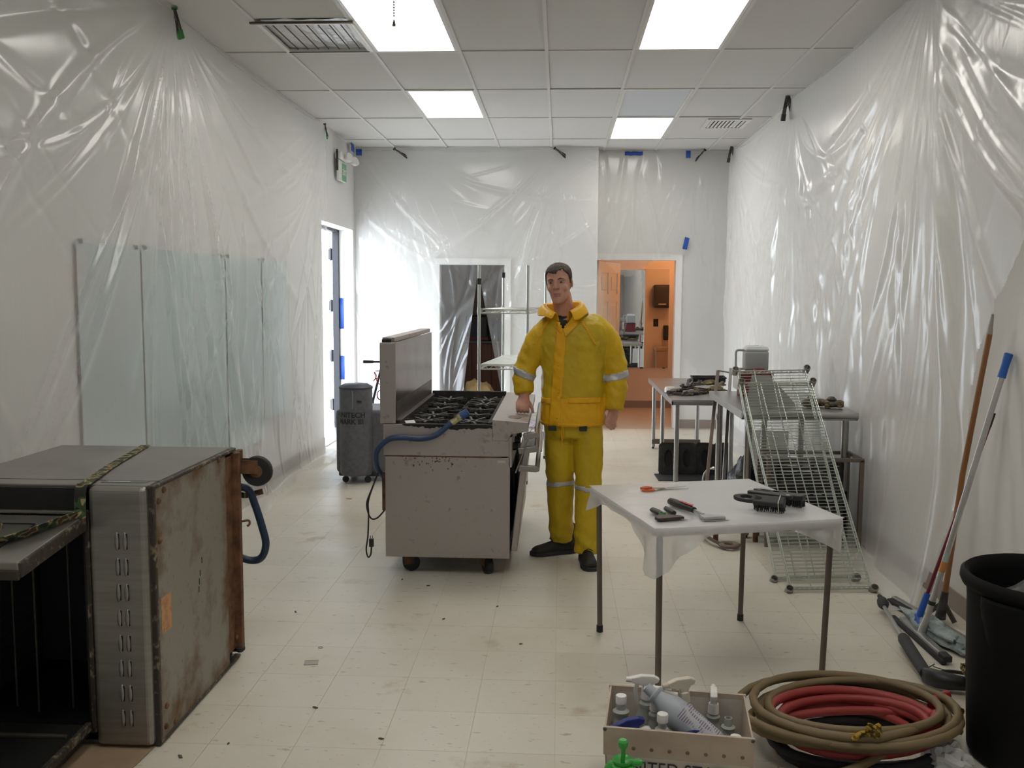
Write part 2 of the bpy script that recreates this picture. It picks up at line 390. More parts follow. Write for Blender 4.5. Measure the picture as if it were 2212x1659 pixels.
# ---- storeroom behind the left doorway (dim)
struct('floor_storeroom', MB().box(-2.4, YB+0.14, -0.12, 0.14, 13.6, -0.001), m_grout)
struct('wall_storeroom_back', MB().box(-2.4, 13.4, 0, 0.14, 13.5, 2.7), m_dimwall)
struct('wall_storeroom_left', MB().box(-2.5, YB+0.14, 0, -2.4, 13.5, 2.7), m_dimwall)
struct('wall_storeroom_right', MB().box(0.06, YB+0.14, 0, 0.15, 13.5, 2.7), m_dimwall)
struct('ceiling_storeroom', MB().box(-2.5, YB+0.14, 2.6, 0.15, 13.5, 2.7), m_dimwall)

# ---- ceiling grid
CX = [-1.3302+0.6096*c for c in range(-2,6)]; CX[0] = XL
CX = [XL] + [-1.3302+0.6096*c for c in range(-1,6)] + [XR]
RYs = [6.6473+1.2192*k for k in range(-8,4)] + [YR+0.02]
ceil = struct('ceiling', MB().box(XL-0.2, -3.3, ZC+0.09, XR+0.2, YR+0.2, ZC+0.14), m_black)
fixtures = {(1,6):'lit', (1,8):'lit', (4,6):'lit', (4,9):'lit', (4,8):'off'}
# index: column i between CX[i] and CX[i+1]; row j between RYs[j] and RYs[j+1]
fixtures = {(2,7):'A', (2,9):'B', (5,7):'C', (5,10):'D', (5,9):'E', (2,4):'F', (5,4):'G'}
tile_cache = {}
for i in range(len(CX)-1):
    for j in range(len(RYs)-1):
        if (i,j) in fixtures: continue
        x0, x1, y0, y1 = CX[i], CX[i+1], RYs[j], RYs[j+1]
        if (i,j) == (1,7):       # the tile beside the return grille is cut short
            y1 = 5.86
        key = (round(x1-x0,3), round(y1-y0,3))
        if key not in tile_cache:
            me = MB().box(0.006,0.006,0,x1-x0-0.006,y1-y0-0.006,0.015).mesh('ceiling_tile'); me.materials.append(m_tile); tile_cache[key] = me
        o = link(bpy.data.objects.new('ceiling_tile', tile_cache[key]), ceil); o.location = (x0, y0, ZC+0.004+random.uniform(0,0.003))
        o.rotation_euler = (random.uniform(-0.0012,0.0012), random.uniform(-0.002,0.002), 0)
for x in CX[1:-1]: part('grid_tee', MB().box(x-0.012, -3.2, ZC-0.004, x+0.012, YB if x < XS else YR, ZC+0.005).box(x-0.001,-3.2,ZC,x+0.001,YB if x < XS else YR,ZC+0.04), m_tee, ceil, 0)
for y in RYs[:-1]: part('grid_tee', MB().box(XL, y-0.012, ZC-0.003, XR, y+0.012, ZC+0.005).box(XL,y-0.001,ZC,XR,y+0.001,ZC+0.04), m_tee, ceil, 0)
part('wall_angle', MB().box(XL,-3.2,ZC-0.004,XL+0.02,YB,ZC+0.02).box(XR-0.02,-3.2,ZC-0.004,XR,YR,ZC+0.02), m_tee, ceil, 0)
part('wall_angle', MB().box(XL,YB-0.02,ZC-0.004,XS,YB,ZC+0.02).box(XS,YR-0.02,ZC-0.004,XR,YR,ZC+0.02), m_tee, ceil, 0)
def troffer(i, j, lit, label):
    x0, x1, y0, y1 = CX[i]+0.013, CX[i+1]-0.013, RYs[j]+0.013, RYs[j+1]-0.013
    t = thing('troffer_light', label, 'ceiling light', ((x0+x1)/2, (y0+y1)/2, ZC), group='recessed fluorescent troffers')
    a, b = (x1-x0)/2, (y1-y0)/2
    part('housing', MB().box(-a,-b,0.05,a,b,0.085).box(-a,-b,0.0,-a+0.004,b,0.05).box(a-0.004,-b,0.0,a,b,0.05).box(-a,-b,0,a,-b+0.004,0.05).box(-a,b-0.004,0,a,b,0.05), m_whitemetal, t, 0)
    part('door_frame', MB().ring_prism([(-a,-b),(a,-b),(a,b),(-a,b)], [(-a+0.022,-b+0.022),(a-0.022,-b+0.022),(a-0.022,b-0.022),(-a+0.022,b-0.022)], -0.002, 0.008), m_whitemetal, t, 0)
    part('lens', MB().box(-a+0.02,-b+0.02,0.006,a-0.02,b-0.02,0.010), m_lens if lit else m_lens_off, t, 0)
troffer(2,7,True,'lit ceiling troffer with the bead chain in front, nearest on the left')
troffer(2,9,True,'lit ceiling troffer on the left, farther back in the same column')
troffer(5,7,True,'lit ceiling troffer cut by the top edge, nearest on the right')
troffer(5,10,True,'smallest lit ceiling troffer, at the back right before the taped wall')
troffer(5,9,False,'unlit bluish ceiling troffer just in front of the small lit one')
troffer(2,4,True,'added unseen lit troffer overhead on the left, above the camera')  # this pair is added out of view to brighten the near floor and walls
troffer(5,4,True,'added unseen lit troffer overhead on the right, above the camera')
# return grille with film pulled through, left
m_film_v = film_mat('vent_film', haze=0.5, gloss=0.5, rough=0.1, bump=(16,0.9))
gt = thing('return_grille', 'ceiling return grille with thin slats and film behind them', 'vent', (-1.635, 6.25, ZC))
gx, gy = 0.305, 0.345
part('frame', MB().ring_prism([(-gx,-gy),(gx,-gy),(gx,gy),(-gx,gy)],[(-gx+0.03,-gy+0.03),(gx-0.03,-gy+0.03),(gx-0.03,gy-0.03),(-gx+0.03,gy-0.03)],-0.012,0.004), m_whitemetal, gt, 0)
for k in range(7):
    x = -0.22+0.44*k/6
    part('slat', MB().bar((x,-gy+0.02,0.004),(x,gy-0.02,0.004),0.004,0.008), mat('slat_brown',(0.10,0.075,0.05),0.6) if k == 0 else MATS['slat_brown'], gt, 0)
part('hinge_bar', MB().box(-gx-0.03,-gy-0.025,-0.016,gx+0.02,-gy-0.004,-0.006), MATS['slat_brown'], gt, 0)
part('latch_bar', MB().box(-gx+0.02,gy-0.022,-0.017,gx-0.02,gy-0.012,-0.010), MATS['slat_brown'], gt, 0)
nn = 14; vs_ = []; fs_ = []
for a in range(nn+1):
    for b in range(nn+1):
        u, v = a/nn, b/nn
        vs_.append((-gx+0.02+(2*gx-0.04)*u, -gy+0.02+(2*gy-0.04)*v, 0.020+0.010*mnoise.noise((u*5,v*3,4.2))))
for a in range(nn):
    for b in range(nn): fs_.append((a*(nn+1)+b,(a+1)*(nn+1)+b,(a+1)*(nn+1)+b+1,a*(nn+1)+b+1))
part('film_panel', MB().add(vs_,fs_), mat('vent_film_grey',(0.74,0.74,0.76),0.15,bump=(9,0.6)), gt, 60)
# slot diffuser, right
dt = thing('air_diffuser', 'white slotted air diffuser set in the ceiling at right', 'vent', (1.62, 9.40, ZC))
part('frame', MB().ring_prism([(-0.21,-0.24),(0.21,-0.24),(0.21,0.24),(-0.21,0.24)],[(-0.17,-0.2),(0.17,-0.2),(0.17,0.2),(-0.17,0.2)],-0.012,0.004), m_whitemetal, dt, 0)
part('throat', MB().box(-0.17,-0.2,0.0015,0.17,0.2,0.003), m_black, dt, 0)
for k in range(9):
    x = -0.15+0.30*k/8
    part('blade', MB().bar((x,-0.2,-0.006),(x,0.2,-0.006),0.018,0.004,up=(0.5,0,0.86)), m_whitemetal, dt, 0)
# bead pull chain hanging before the near left troffer
ch = thing('pull_chain', 'beaded pull chain with a small bell end hanging from ceiling', 'chain', (-0.862, 4.82, 3.29))
part('ceiling_plate', MB().lathe([(0.02,-0.006),(0.02,0.0)],12), m_brownpaint, ch)
mb = MB().cyl((0,0,-0.30),(0,0,0),0.0022,n=6)
for k in range(22): mb.ball((0,0,-0.006-0.0135*k),0.0052,8,6)
part('beads', mb, m_brownpaint, ch)
part('bell_end', MB().lathe([(0.003,-0.308),(0.006,-0.32),(0.0095,-0.338),(0.0085,-0.342),(0.002,-0.342)],12), m_brownpaint, ch)
# ================================================================== PLASTIC SHEETING
def folds(S, Z, clamps, seed, rmax=3.2, n=34, amp=1.0):
    rng = np.random.RandomState(seed); h = np.zeros_like(S)
    for (sc, zc, full, wt) in clamps:
        dx = S-sc; dz = zc-Z; r = np.sqrt(dx*dx+dz*dz)+1e-4; a = np.arctan2(dx, dz)
        for k in range(n):
            a0 = rng.uniform(-math.pi, math.pi) if full else rng.normal(0, 0.62)
            w = rng.uniform(0.006, 0.030); r0 = abs(rng.normal(0.05, 0.35)); r1 = r0 + rng.uniform(0.5, rmax)
            bend = rng.normal(0, 0.10)
            da = (a - a0 - bend*(r-r0)); da = (da+math.pi) % (2*math.pi) - math.pi
            env = np.clip((r-r0)/0.25, 0, 1)*np.clip((r1-r)/0.6, 0, 1)
            A = min(0.026, 0.75*w)*rng.choice([1, 1, -0.7])*wt
            g = np.exp(-(da/w)**2)
            h += amp*A*g*env*np.clip(r, 0.15, 1.3)
    return h
def fbm(S, Z, seed, fx, fz, oct=3):
    rng = np.random.RandomState(seed); h = np.zeros_like(S); a = 1.0
    for o in range(oct):
        for k in range(5):
            p = rng.uniform(0, 6.28, 2); kx, kz = fx*(2**o)*rng.normal(0,1), fz*(2**o)*rng.normal(0,1)
            h += a*np.sin(kx*S+p[0])*np.sin(kz*Z+p[1])/5
        a *= 0.45
    return h
def streaks(S, Z, seed, n, smin, smax, zmin, zmax, lean=0.25):
    """loose hanging pleats: long narrow ridges, nearly vertical"""
    rng = np.random.RandomState(seed); h = np.zeros_like(S)
    for k in range(n):
        s0 = rng.uniform(smin, smax); z0 = rng.uniform(zmin, zmax); L = rng.uniform(0.25, 1.1); w = rng.uniform(0.008, 0.028); sl = rng.normal(0, lean); cv = rng.normal(0, 0.15)
        d = S - (s0 + sl*(Z-z0) + cv*(Z-z0)**2)
        h += rng.choice([1,-1])*0.5*w*np.exp(-(d/w)**2)*np.exp(-((Z-z0)/(L*0.5))**4)
    return h
def sheet(name, fn_pos, s0, s1, z0, z1, step, keep, m, label, thick=0):
    ns, nz = int((s1-s0)/step)+1, int((z1-z0)/step)+1
    S, Z = np.meshgrid(np.linspace(s0,s1,ns), np.linspace(z0,z1,nz))
    P = fn_pos(S, Z)
    idx = np.arange(ns*nz).reshape(nz, ns)
    K = keep(S, Z)
    q = np.stack([idx[:-1,:-1], idx[:-1,1:], idx[1:,1:], idx[1:,:-1]], -1).reshape(-1,4)
    kq = (K[:-1,:-1]&K[:-1,1:]&K[1:,1:]&K[1:,:-1]).reshape(-1)
    q = q[kq]
    used = np.unique(q); remap = -np.ones(ns*nz, int); remap[used] = np.arange(len(used))
    V = P.reshape(-1,3)[used]; q = remap[q]
    me = bpy.data.meshes.new(name); me.from_pydata(V.tolist(), [], q.tolist())
    finish(me, m, 0); me.polygons.foreach_set('use_smooth', [True]*len(me.polygons))
    o = link(bpy.data.objects.new(name, me)); tag(o, label, 'plastic sheet', 'masking film on the walls')
    return o
def edge_sag(S, pts):
    """top edge hangs in arcs between the clamp points [(s,z,sag)]"""
    z = np.full_like(S, 9.0)
    for (a, za, sg), (b, zb, _) in zip(pts[:-1], pts[1:]):
        t = (S-a)/(b-a); mk = (t>=0)&(t<=1)
        z = np.where(mk, za+(zb-za)*t - 4*sg*t*(1-t), z)
    return z
# left wall
def left_pos(S, Z):
    top = edge_sag(S, [(0.5,3.27,0.02),(2.4,3.27,0.03),(5.6,3.27,0.06),(9.22,3.25,0.20),(9.6,3.20,0)])
    Zt = np.minimum(Z, top)
    h = folds(S, Zt, [(5.6,3.27,False,1.0),(9.22,3.25,False,0.8),(2.6,3.20,False,0.35)], 11, 3.6, 52)
    h += 0.014*fbm(S, Zt, 5, 1.1, 0.9) + streaks(S, Zt, 21, 90, 5.5, 9.2, 0.1, 1.7, 0.35)
    low = np.clip((0.4-Zt)/0.4, 0, 1)
    h += 0.05*low**2*(1+0.5*np.sin(S*2.1)+0.3*np.sin(S*5.3+1)) + 0.05*np.clip((S-8.6)/0.6,0,1)*np.clip(1-Zt/2.4,0,1)
    clampd = np.exp(-((S-5.6)**2+(3.27-Zt)**2)/0.02)+np.exp(-((S-9.22)**2+(3.25-Zt)**2)/0.02)
    h = np.where(h < 0, -0.045*np.tanh(-h/0.045), np.minimum(h,0.3))
    X = XL + 0.072 + h*(1-np.clip(clampd,0,1)*0.7)
    fl = np.clip(-Zt, 0, 1)
    X = X + fl + 0.05*(1-np.exp(-fl*20)); Zt = np.where(Zt < 0, 0.006+0.018*np.abs(np.sin(S*7+fl*30)*np.sin(S*3.1))*np.clip(fl*12,0,1), Zt)
    return np.stack([X, S, Zt+0.004], -1)
sheet('plastic_sheet', left_pos, 1.2, 9.26, -0.18, 3.28, 0.0125, lambda S,Z: Z > np.where(S < 4.3, -0.02, -0.09-0.05*np.sin(S*2.3)-0.03*np.sin(S*6.1)), m_film, 'clear plastic sheet over the left wall and its pale panels')
# right wall
def right_pos(S, Z):
    top = edge_sag(S, [(2.0,3.28,0.01),(5.15,3.28,0.05),(8.17,3.27,0.10),(10.9,3.27,0.10),(11.3,3.2,0)])
    Zt = np.minimum(Z, top)
    h = folds(S, Zt, [(5.15,3.28,False,1.3),(8.17,3.27,False,1.0),(10.7,3.27,False,1.0),(3.9,3.28,False,0.15)], 33, 3.8, 60, 0.52)
    h += 0.016*fbm(S, Zt, 8, 1.3, 0.8) + 0.55*streaks(S, Zt, 41, 110, 5.0, 10.6, 0.3, 2.6, 0.18)
    h += 0.045*np.exp(-((S-(4.62+0.10*Zt))/0.10)**2)
    low = np.clip((0.75-Zt)/0.75, 0, 1)
    h += 0.09*low**1.5*(1+0.35*np.sin(S*3.1)+0.2*np.sin(S*7+2))*np.clip((7.5-S)/2,0,1)*(1-0.85*np.exp(-((S-6.0)/0.35)**2))
    h = np.where(h < 0, -0.045*np.tanh(-h/0.045), np.minimum(h,0.3))
    X = XR - 0.068 - h
    fl = np.clip(-Zt, 0, 1)
    X = X - fl - 0.04*(1-np.exp(-fl*20)); Zt = np.where(Zt < 0, 0.006+0.018*np.abs(np.sin(S*7+fl*30)*np.sin(S*3.1))*np.clip(fl*12,0,1), Zt)
    return np.stack([X, S, Zt+0.004], -1)
def right_keep(S, Z):
    near = 4.58 - 0.10*np.clip(Z,0,1.5) - np.clip(Z-1.2,0,9)**1.3*0.75
    return (S > near) & (Z > -0.08-0.05*np.sin(S*2.9)-0.03*np.sin(S*6.1))
sheet('plastic_sheet', right_pos, 2.2, 10.98, -0.16, 3.28, 0.0125, right_keep, m_film_r, 'clear plastic sheet bunched in long pleats over the right wall')
# back wall, with the slit pulled open at the storeroom doorway
GX, GZ = -0.948, 1.765
def back_pos(S, Z):
    top = edge_sag(S, [(-2.42,3.24,0.0),(-2.36,3.25,0.01),(-1.888,3.25,0.03),(-0.041,3.27,0.02),(0.46,3.265,0)])
    Zt = np.minimum(Z, top)
    h = folds(S, Zt, [(-1.888,3.26,False,0.8),(-0.041,3.27,False,1.0),(GX,GZ,True,1.0),(-2.4,3.2,False,0.5)], 77, 2.4, 30)
    h += 0.018*fbm(S, Zt, 3, 1.8, 1.2) + streaks(S, Zt, 51, 46, -2.4, 0.4, 0.2, 2.3, 0.3)
    h = np.where(h < 0, -0.02*np.tanh(-h/0.02), np.minimum(h,0.2))
    Y = YB - 0.045 - h
    # flaps swept aside below the gather
    d = np.clip(GZ - Zt, 0, 2)
    gap = np.minimum(0.21*d, 0.30)
    left = (S < GX); S2 = np.where((Zt < GZ) & left, np.minimum(S, S - 0.55*gap*np.exp(-((S-GX)/0.28)**2)), S)
    S2 = np.where((Zt < GZ) & ~left, S2 + 0.95*gap*np.exp(-((S-GX)/0.20)**2), S2)
    Y = Y - 0.05*np.exp(-((S-GX)/0.12)**2)*np.clip(d,0,1)
    return np.stack([S2, Y, Zt+0.004], -1)
def back_keep(S, Z):
    slit = (np.abs(S-GX) < 0.012) & (Z < GZ)
    return ~slit
sheet('plastic_sheet', back_pos, -2.40, 0.43, 0.004, 3.27, 0.0125, back_keep, m_film, 'clear plastic sheet over the back wall, slit open at the doorway')
# alcove wall
def alc_pos(S, Z):
    h = folds(S, Z, [(1.641,3.27,False,0.7),(0.847,3.26,False,0.6)], 91, 2.0, 22) + 0.015*fbm(S, Z, 13, 2, 1.4) + streaks(S, Z, 61, 20, 0.5, 1.95, 1.8, 3.1, 0.2)
    Y = YR - 0.045 - np.clip(h, -0.015, 0.2)
    return np.stack([S, Y, Z], -1)
def alc_keep(S, Z):
    lo = 2.06 - 0.26*np.exp(-((S-0.80)/0.26)**2)
    lo = np.where(S > 1.46, 0.9 - 1.2*(S-1.46), lo)
    return (Z > lo)
sheet('plastic_sheet', alc_pos, 0.45, 1.97, 0.5, 3.255, 0.016, alc_keep, m_film, 'clear plastic sheet above the restroom doorway in the right alcove')
# curtain beside the exterior doorway return
# ---- spring clamps pinching the film to the ceiling angle
def clamp(loc, rot, label, tip=None, s=1.0):
    c = thing('spring_clamp', label, 'clamp', loc, rot=rot, group='spring clamps holding the film')
    tipm = tip or m_blackp
    j1 = MB(); j2 = MB()
    for mb, sg in ((j1, 1), (j2, -1)):
        pts = [(0.0*s, sg*0.004*s, 0.035*s), (0, sg*0.012*s, 0.0), (0, sg*0.020*s, -0.03*s), (0, sg*0.030*s, -0.085*s)]
        for a, b in zip(pts[:-1], pts[1:]): mb.bar(a, b, 0.022*s, 0.005*s, up=(1,0,0))
    part('handle', j1, m_irongrey, c); part('handle', j2, m_irongrey, c)
    part('spring', MB().tube([(0.014*s*math.cos(0)*0+0.010*s*(k/12-0.5)*2, 0.010*s*math.cos(k*1.57), 0.010*s*math.sin(k*1.57)-0.004*s) for k in range(13)], 0.0018*s, 6), m_steel, c)
    for sg in (1,-1):
        part('grip', MB().bar((0,sg*0.0245*s,-0.055*s),(0,sg*0.031*s,-0.092*s),0.026*s,0.010*s,up=(1,0,0)), tipm, c)
        part('jaw_pad', MB().cbox((0,sg*0.004*s,0.036*s),(0.024*s,0.007*s,0.012*s)), tipm, c)
clamp((XL+0.10,5.60,3.235),(R(10),R(-14),R(35)),'green-tipped spring clamp at the near end of the left ceiling edge',m_green,1.35)
clamp((XL+0.08,9.22,3.225),(R(-8),R(-10),R(20)),'small green-tipped clamp on the left ceiling edge before the exit sign',m_green,1.1)
clamp((-1.888,YB-0.09,3.235),(R(-20),R(-55),R(15)),'dark spring clamp at the left of the back wall top',None,1.35)
clamp((-0.041,YB-0.09,3.238),(R(-20),R(-50),R(15)),'dark spring clamp in the middle of the back wall top',None,1.25)
clamp((1.641,YR-0.09,3.25),(R(-15),R(40),R(-10)),'dark spring clamp at the alcove top beside the blue tape',None,1.25)
clamp((XR-0.09,8.17,3.23),(R(12),R(16),R(-70)),'black spring clamp along the right ceiling edge, nearer one',None,1.5)
clamp((XR-0.09,10.75,3.225),(R(10),R(16),R(-70)),'black spring clamp in the far corner of the right ceiling edge',None,1.3)
# ---- blue tape
def tape(c, size, rot, label):
    mb = MB(); sx, sz = size; n = 6; vs = []; fs = []
    for i in range(n+1):
        for j in range(3):
            vs.append((-sx/2+sx*i/n, 0.0015*math.sin(i*1.7+j), -sz/2+sz*j/2+(0.004*math.sin(i*2.3) if j != 1 else 0)))
    for i in range(n):
        for j in range(2): fs.append((i*3+j,(i+1)*3+j,(i+1)*3+j+1,i*3+j+1))
    o = single('tape_strip', mb.add(vs,fs), m_tape, label, 'tape', 'blue masking tape strips'); o.location = c; o.rotation_euler = rot
    sm = o.modifiers.new('solid','SOLIDIFY'); sm.thickness = 0.001
tape((-2.345,YB-0.075,3.225),(0.07,0.075),(0,0,0),'blue tape piece in the upper left corner of the back wall')
tape((XL+0.05,10.55,3.245),(0.14,0.09),(0,0,R(90)),'thin blue tape on the left wall above the exit sign')
tape((0.847,YR-0.075,3.245),(0.21,0.045),(0,0,0),'wide blue tape strip at the top of the alcove wall')
tape((1.48,YR-0.075,3.235),(0.055,0.085),(0,0,0),'narrow blue tape strip at the alcove top beside a clamp')
tape((1.478,YR-0.07,2.205),(0.055,0.14),(0,R(12),0),'slanted blue tape above the restroom door casing')
tape((XL-0.145,DY1-0.004,1.36),(0.055,0.36),(0,0,0),'upper blue tape strip on the bright doorway reveal')
tape((XL-0.145,DY1-0.004,0.72),(0.06,0.28),(0,0,0),'lower blue tape strip on the bright doorway reveal')
# ---- pale panels fixed on the left wall behind the film
m_panel = mat('pale_glass_board', (0.50,0.60,0.62), 0.18, spec=0.6, coat=0.3)
PY = [4.49, 5.21, 6.55, 7.36, 8.06]
names = ['pale blue-green wall panel nearest the camera, left of the first seam','wide pale blue-green wall panel right of the first dark seam','pale blue-green wall panel third along, behind creased film','narrow pale blue-green wall panel nearest the exterior doorway']
for k in range(4):
    p = thing('wall_panel', names[k], 'panel', (XL, (PY[k]+PY[k+1])/2, 0), group='pale panels on the left wall')
    hw = (PY[k+1]-PY[k])/2-0.006; z1 = 1.84+0.006*k; z0 = 0.40 if k < 3 else 0.55
    part('sheet', MB().box(0.004,-hw,z0,0.012,hw,z1), m_panel, p, 0, 0.001)
    part('edge_strip', MB().box(0.004,-hw-0.004,z0,0.016,-hw+0.001,z1-0.02), mat('seam_brown',(0.16,0.12,0.09),0.6) if k == 0 else MATS['seam_brown'], p, 0)
    for sy in (-1,1):
        part('clip', MB().box(0.004,sy*(hw-0.05)-0.012,z1-0.012,0.02,sy*(hw-0.05)+0.012,z1+0.012), m_irongrey, p, 0, 0.002)
part('seam_tag', MB().box(XL+0.012,4.50,1.755,XL+0.018,4.535,1.79), m_blackp, None) if False else None
# ---- exit sign with emergency lamps
ex = thing('exit_sign', 'white exit sign with green legend and two emergency lamp heads', 'exit sign', (XL, 10.03, 2.80))
part('housing', MB().box(0.03,-0.17,0.0,0.055,0.17,0.215), mat('frosted_sign',(0.72,0.76,0.72),0.3), ex, 0, 0.004)
part('back_canopy', MB().box(0.0,-0.10,0.10,0.03,0.10,0.26), m_white, ex, 0, 0.004)
part('lamp_bar', MB().box(0.012,-0.17,0.225,0.085,0.17,0.30), m_white, ex, 0, 0.012)
part('side_shade', MB().box(0.03,-0.185,0.10,0.05,-0.172,0.32), m_irongrey, ex, 0)
for y in (-0.02,0.26):
    part('lamp_head', MB().lathe([(0.02,0.0),(0.045,0.02),(0.052,0.06),(0.046,0.062)],18,M=TR((0.10,y,0.235),(R(25),R(70),0))), m_white, ex)
# green legend EXIT
def text_mesh(txt, size, m, parent, M, name='lettering', depth=0.001, bold=False, spacing=1.0, align='CENTER'):
    cu = bpy.data.curves.new(name,'FONT'); cu.body = txt; cu.size = size; cu.extrude = depth; cu.align_x = align; cu.align_y = 'CENTER'; cu.space_character = spacing
    if bold: cu.offset = size*0.018
    ob = bpy.data.objects.new(name, cu); C.objects.link(ob); bpy.context.view_layer.update()
    me = bpy.data.meshes.new_from_object(ob.evaluated_get(bpy.context.evaluated_depsgraph_get())); me.name = name
    bpy.data.objects.remove(ob); bpy.data.curves.remove(cu)
    me.transform(M); me.materials.clear(); me.materials.append(m)
    o = link(bpy.data.objects.new(name, me), parent); return o
part('legend_panel', MB().box(0.0555,-0.02,0.012,0.058,0.165,0.195), mat('exit_green',(0.16,0.42,0.22),0.4), ex, 0)
text_mesh('EXIT', 0.085, m_white, ex, TR((0.0590,0.072,0.10),(R(90),0,R(90))), bold=True)
# ================================================================== OVEN LYING ON ITS SIDE (left foreground)
def steel_rust(name, base, rough, edge=0.0, amount=(0.60,0.74), rustc=(0.16,0.085,0.035), scale=5.0, metal=0.9):
    m = bpy.data.materials.new(name); t = nt(m); MATS[name] = m
    b = t.nodes.new('ShaderNodeBsdfPrincipled'); o = t.nodes.new('ShaderNodeOutputMaterial'); t.links.new(b.outputs[0], o.inputs[0])
    tc = t.nodes.new('ShaderNodeTexCoord')
    n1 = N(t,'ShaderNodeTexNoise',Scale=scale,Detail=9.0,Roughness=0.68); t.links.new(tc.outputs['Object'], n1.inputs['Vector'])
    n2 = N(t,'ShaderNodeTexNoise',Scale=scale*7,Detail=6.0,Roughness=0.7); t.links.new(tc.outputs['Object'], n2.inputs['Vector'])
    fac = n1.outputs['Fac']
    if edge:
        sp = t.nodes.new('ShaderNodeSeparateXYZ'); t.links.new(tc.outputs['Generated'], sp.inputs[0])
        def edgef(sock):
            a = N(t,'ShaderNodeMath',operation='SUBTRACT'); a.inputs[1].default_value = 0.5; t.links.new(sock, a.inputs[0])
            ab = N(t,'ShaderNodeMath',operation='ABSOLUTE'); t.links.new(a.outputs[0], ab.inputs[0])
            p = N(t,'ShaderNodeMapRange'); p.inputs['From Min'].default_value = 0.36; p.inputs['From Max'].default_value = 0.5; t.links.new(ab.outputs[0], p.inputs[0]); return p.outputs[0]
        e1, e2 = edgef(sp.outputs['Y']), edgef(sp.outputs['Z'])
        mx = N(t,'ShaderNodeMath',operation='MAXIMUM'); t.links.new(e1, mx.inputs[0]); t.links.new(e2, mx.inputs[1])
        ml = N(t,'ShaderNodeMath',operation='MULTIPLY_ADD'); ml.inputs[1].default_value = edge; t.links.new(mx.outputs[0], ml.inputs[0]); t.links.new(fac, ml.inputs[2]); fac = ml.outputs[0]
    f1 = ramp(t, fac, [(amount[0],(0,0,0)),(amount[1],(1,1,1))])
    sp2 = ramp(t, n2.outputs['Fac'], [(0.60,(0,0,0)),(0.68,(1,1,1))])
    c = mixc(t, sp2, base, tuple(x*0.62 for x in base))
    c = mixc(t, f1, c, mixc(t, n2.outputs['Fac'], tuple(x*0.35 for x in rustc), tuple(min(1,x*1.7) for x in rustc)))
    t.links.new(c, b.inputs['Base Color'])
    t.links.new(ramp(t, f1, [(0,(rough,)*3),(1,(0.8,)*3)]), b.inputs['Roughness'])
    t.links.new(ramp(t, f1, [(0,(metal,)*3),(1,(0.05,)*3)]), b.inputs['Metallic'])
    bp = N(t,'ShaderNodeBump',Strength=0.25,Distance=0.006); t.links.new(n2.outputs['Fac'], bp.inputs['Height']); t.links.new(bp.outputs[0], b.inputs['Normal'])
    return m
m_rustpanel = steel_rust('rusty_galvanised', (0.31,0.285,0.245), 0.5, 0.17, (0.51,0.74), (0.15,0.085,0.04), 4.6, 0.35)
m_rustframe = mat('rusty_angle', (0.20,0.095,0.045), 0.75, 0.1, var=(14,(0.07,0.035,0.02),0.4,0.65), bump=(60,0.5,0.004))
m_greasy = mat('greasy_edge', (0.05,0.04,0.03), 0.55, 0.2, var=(30,(0.24,0.20,0.13),0.55,0.66), bump=(50,0.6,0.006))
m_cavity = mat('oven_enamel_black', (0.006,0.006,0.006), 0.6)
m_rail = mat('rack_guide', (0.055,0.047,0.036), 0.6, 0.2)
ov = thing('convection_oven', 'large stainless convection oven lying on its side at left', 'oven', (-1.39, 3.0, 0.005))
D0, HT, LN = 0.82, 0.922, 0.75          # depth (y), height (z, = oven width), length (x, = oven height)
DL = LN-0.215
# side panels (now top and bottom), back, top end
part('side_panel', MB().box(-LN,0.02,HT-0.012,0.0,D0,HT), m_steel, ov, 0, 0.003, label='upper stainless side panel')
part('side_panel', MB().box(-LN,0.02,0.0,0.0,D0,0.012), m_steel, ov, 0, 0.003)
part('rear_panel', MB().box(-LN,D0-0.012,0.012,-0.02,D0,HT-0.012), m_steel, ov, 0)
part('top_panel', MB().box(-LN-0.01,0.02,0.012,-LN,D0,HT-0.012), m_steel, ov, 0)
part('panel_seam', MB().box(-LN,0.098,HT-0.0005,-0.0,0.101,HT+0.001), m_cavity, ov, 0)
# base panel facing right: thin flange rim, recessed rusty sheet, angle iron frame at rear
part('bottom_panel', MB().box(-0.004,0.03,0.012,0.012,D0-0.12,HT-0.012), m_rustpanel, ov, 0, 0.003, label='rust-stained galvanised bottom panel')
part('bottom_flange', MB().box(-0.01,0.012,0.0,0.016,0.032,HT).box(-0.01,0.03,HT-0.014,0.016,D0,HT).box(-0.01,0.03,0.0,0.016,D0,0.014), m_greasy, ov, 0, 0.004)
part('angle_frame', MB().box(-0.004,D0-0.12,0.05,0.006,D0-0.02,HT-0.03).box(-0.02,D0-0.03,0.03,0.035,D0,HT-0.02), m_rustframe, ov, 0, 0.003)
for (y,z) in ((0.055,HT-0.06),(0.055,HT-0.20),(0.07,0.12),(0.06,0.05),(0.14,0.03),(0.10,HT-0.03),(0.62,HT-0.02),(0.78,0.10)):
    part('bolt', MB().lathe([(0.011,0),(0.011,0.005),(0.006,0.009),(0.001,0.009)],10,M=TR((0.012,y,z),(0,R(90),0))), m_rustframe, ov)
part('rating_label', MB().box(0.0121,0.055,0.385,0.0130,0.135,0.515), mat('orange_label',(0.58,0.30,0.14),0.6,var=(40,(0.45,0.22,0.10),0.5,0.6)), ov, 0, label='faded orange sticker')
for k,(y,z) in enumerate(((0.425,0.545),(0.405,0.50),(0.395,0.47),(0.39,0.44))):
    part('vent_slot', MB().box(0.0121,y-0.004,z-0.012,0.0126,y+0.004,z+0.012), m_cavity, ov, 0)
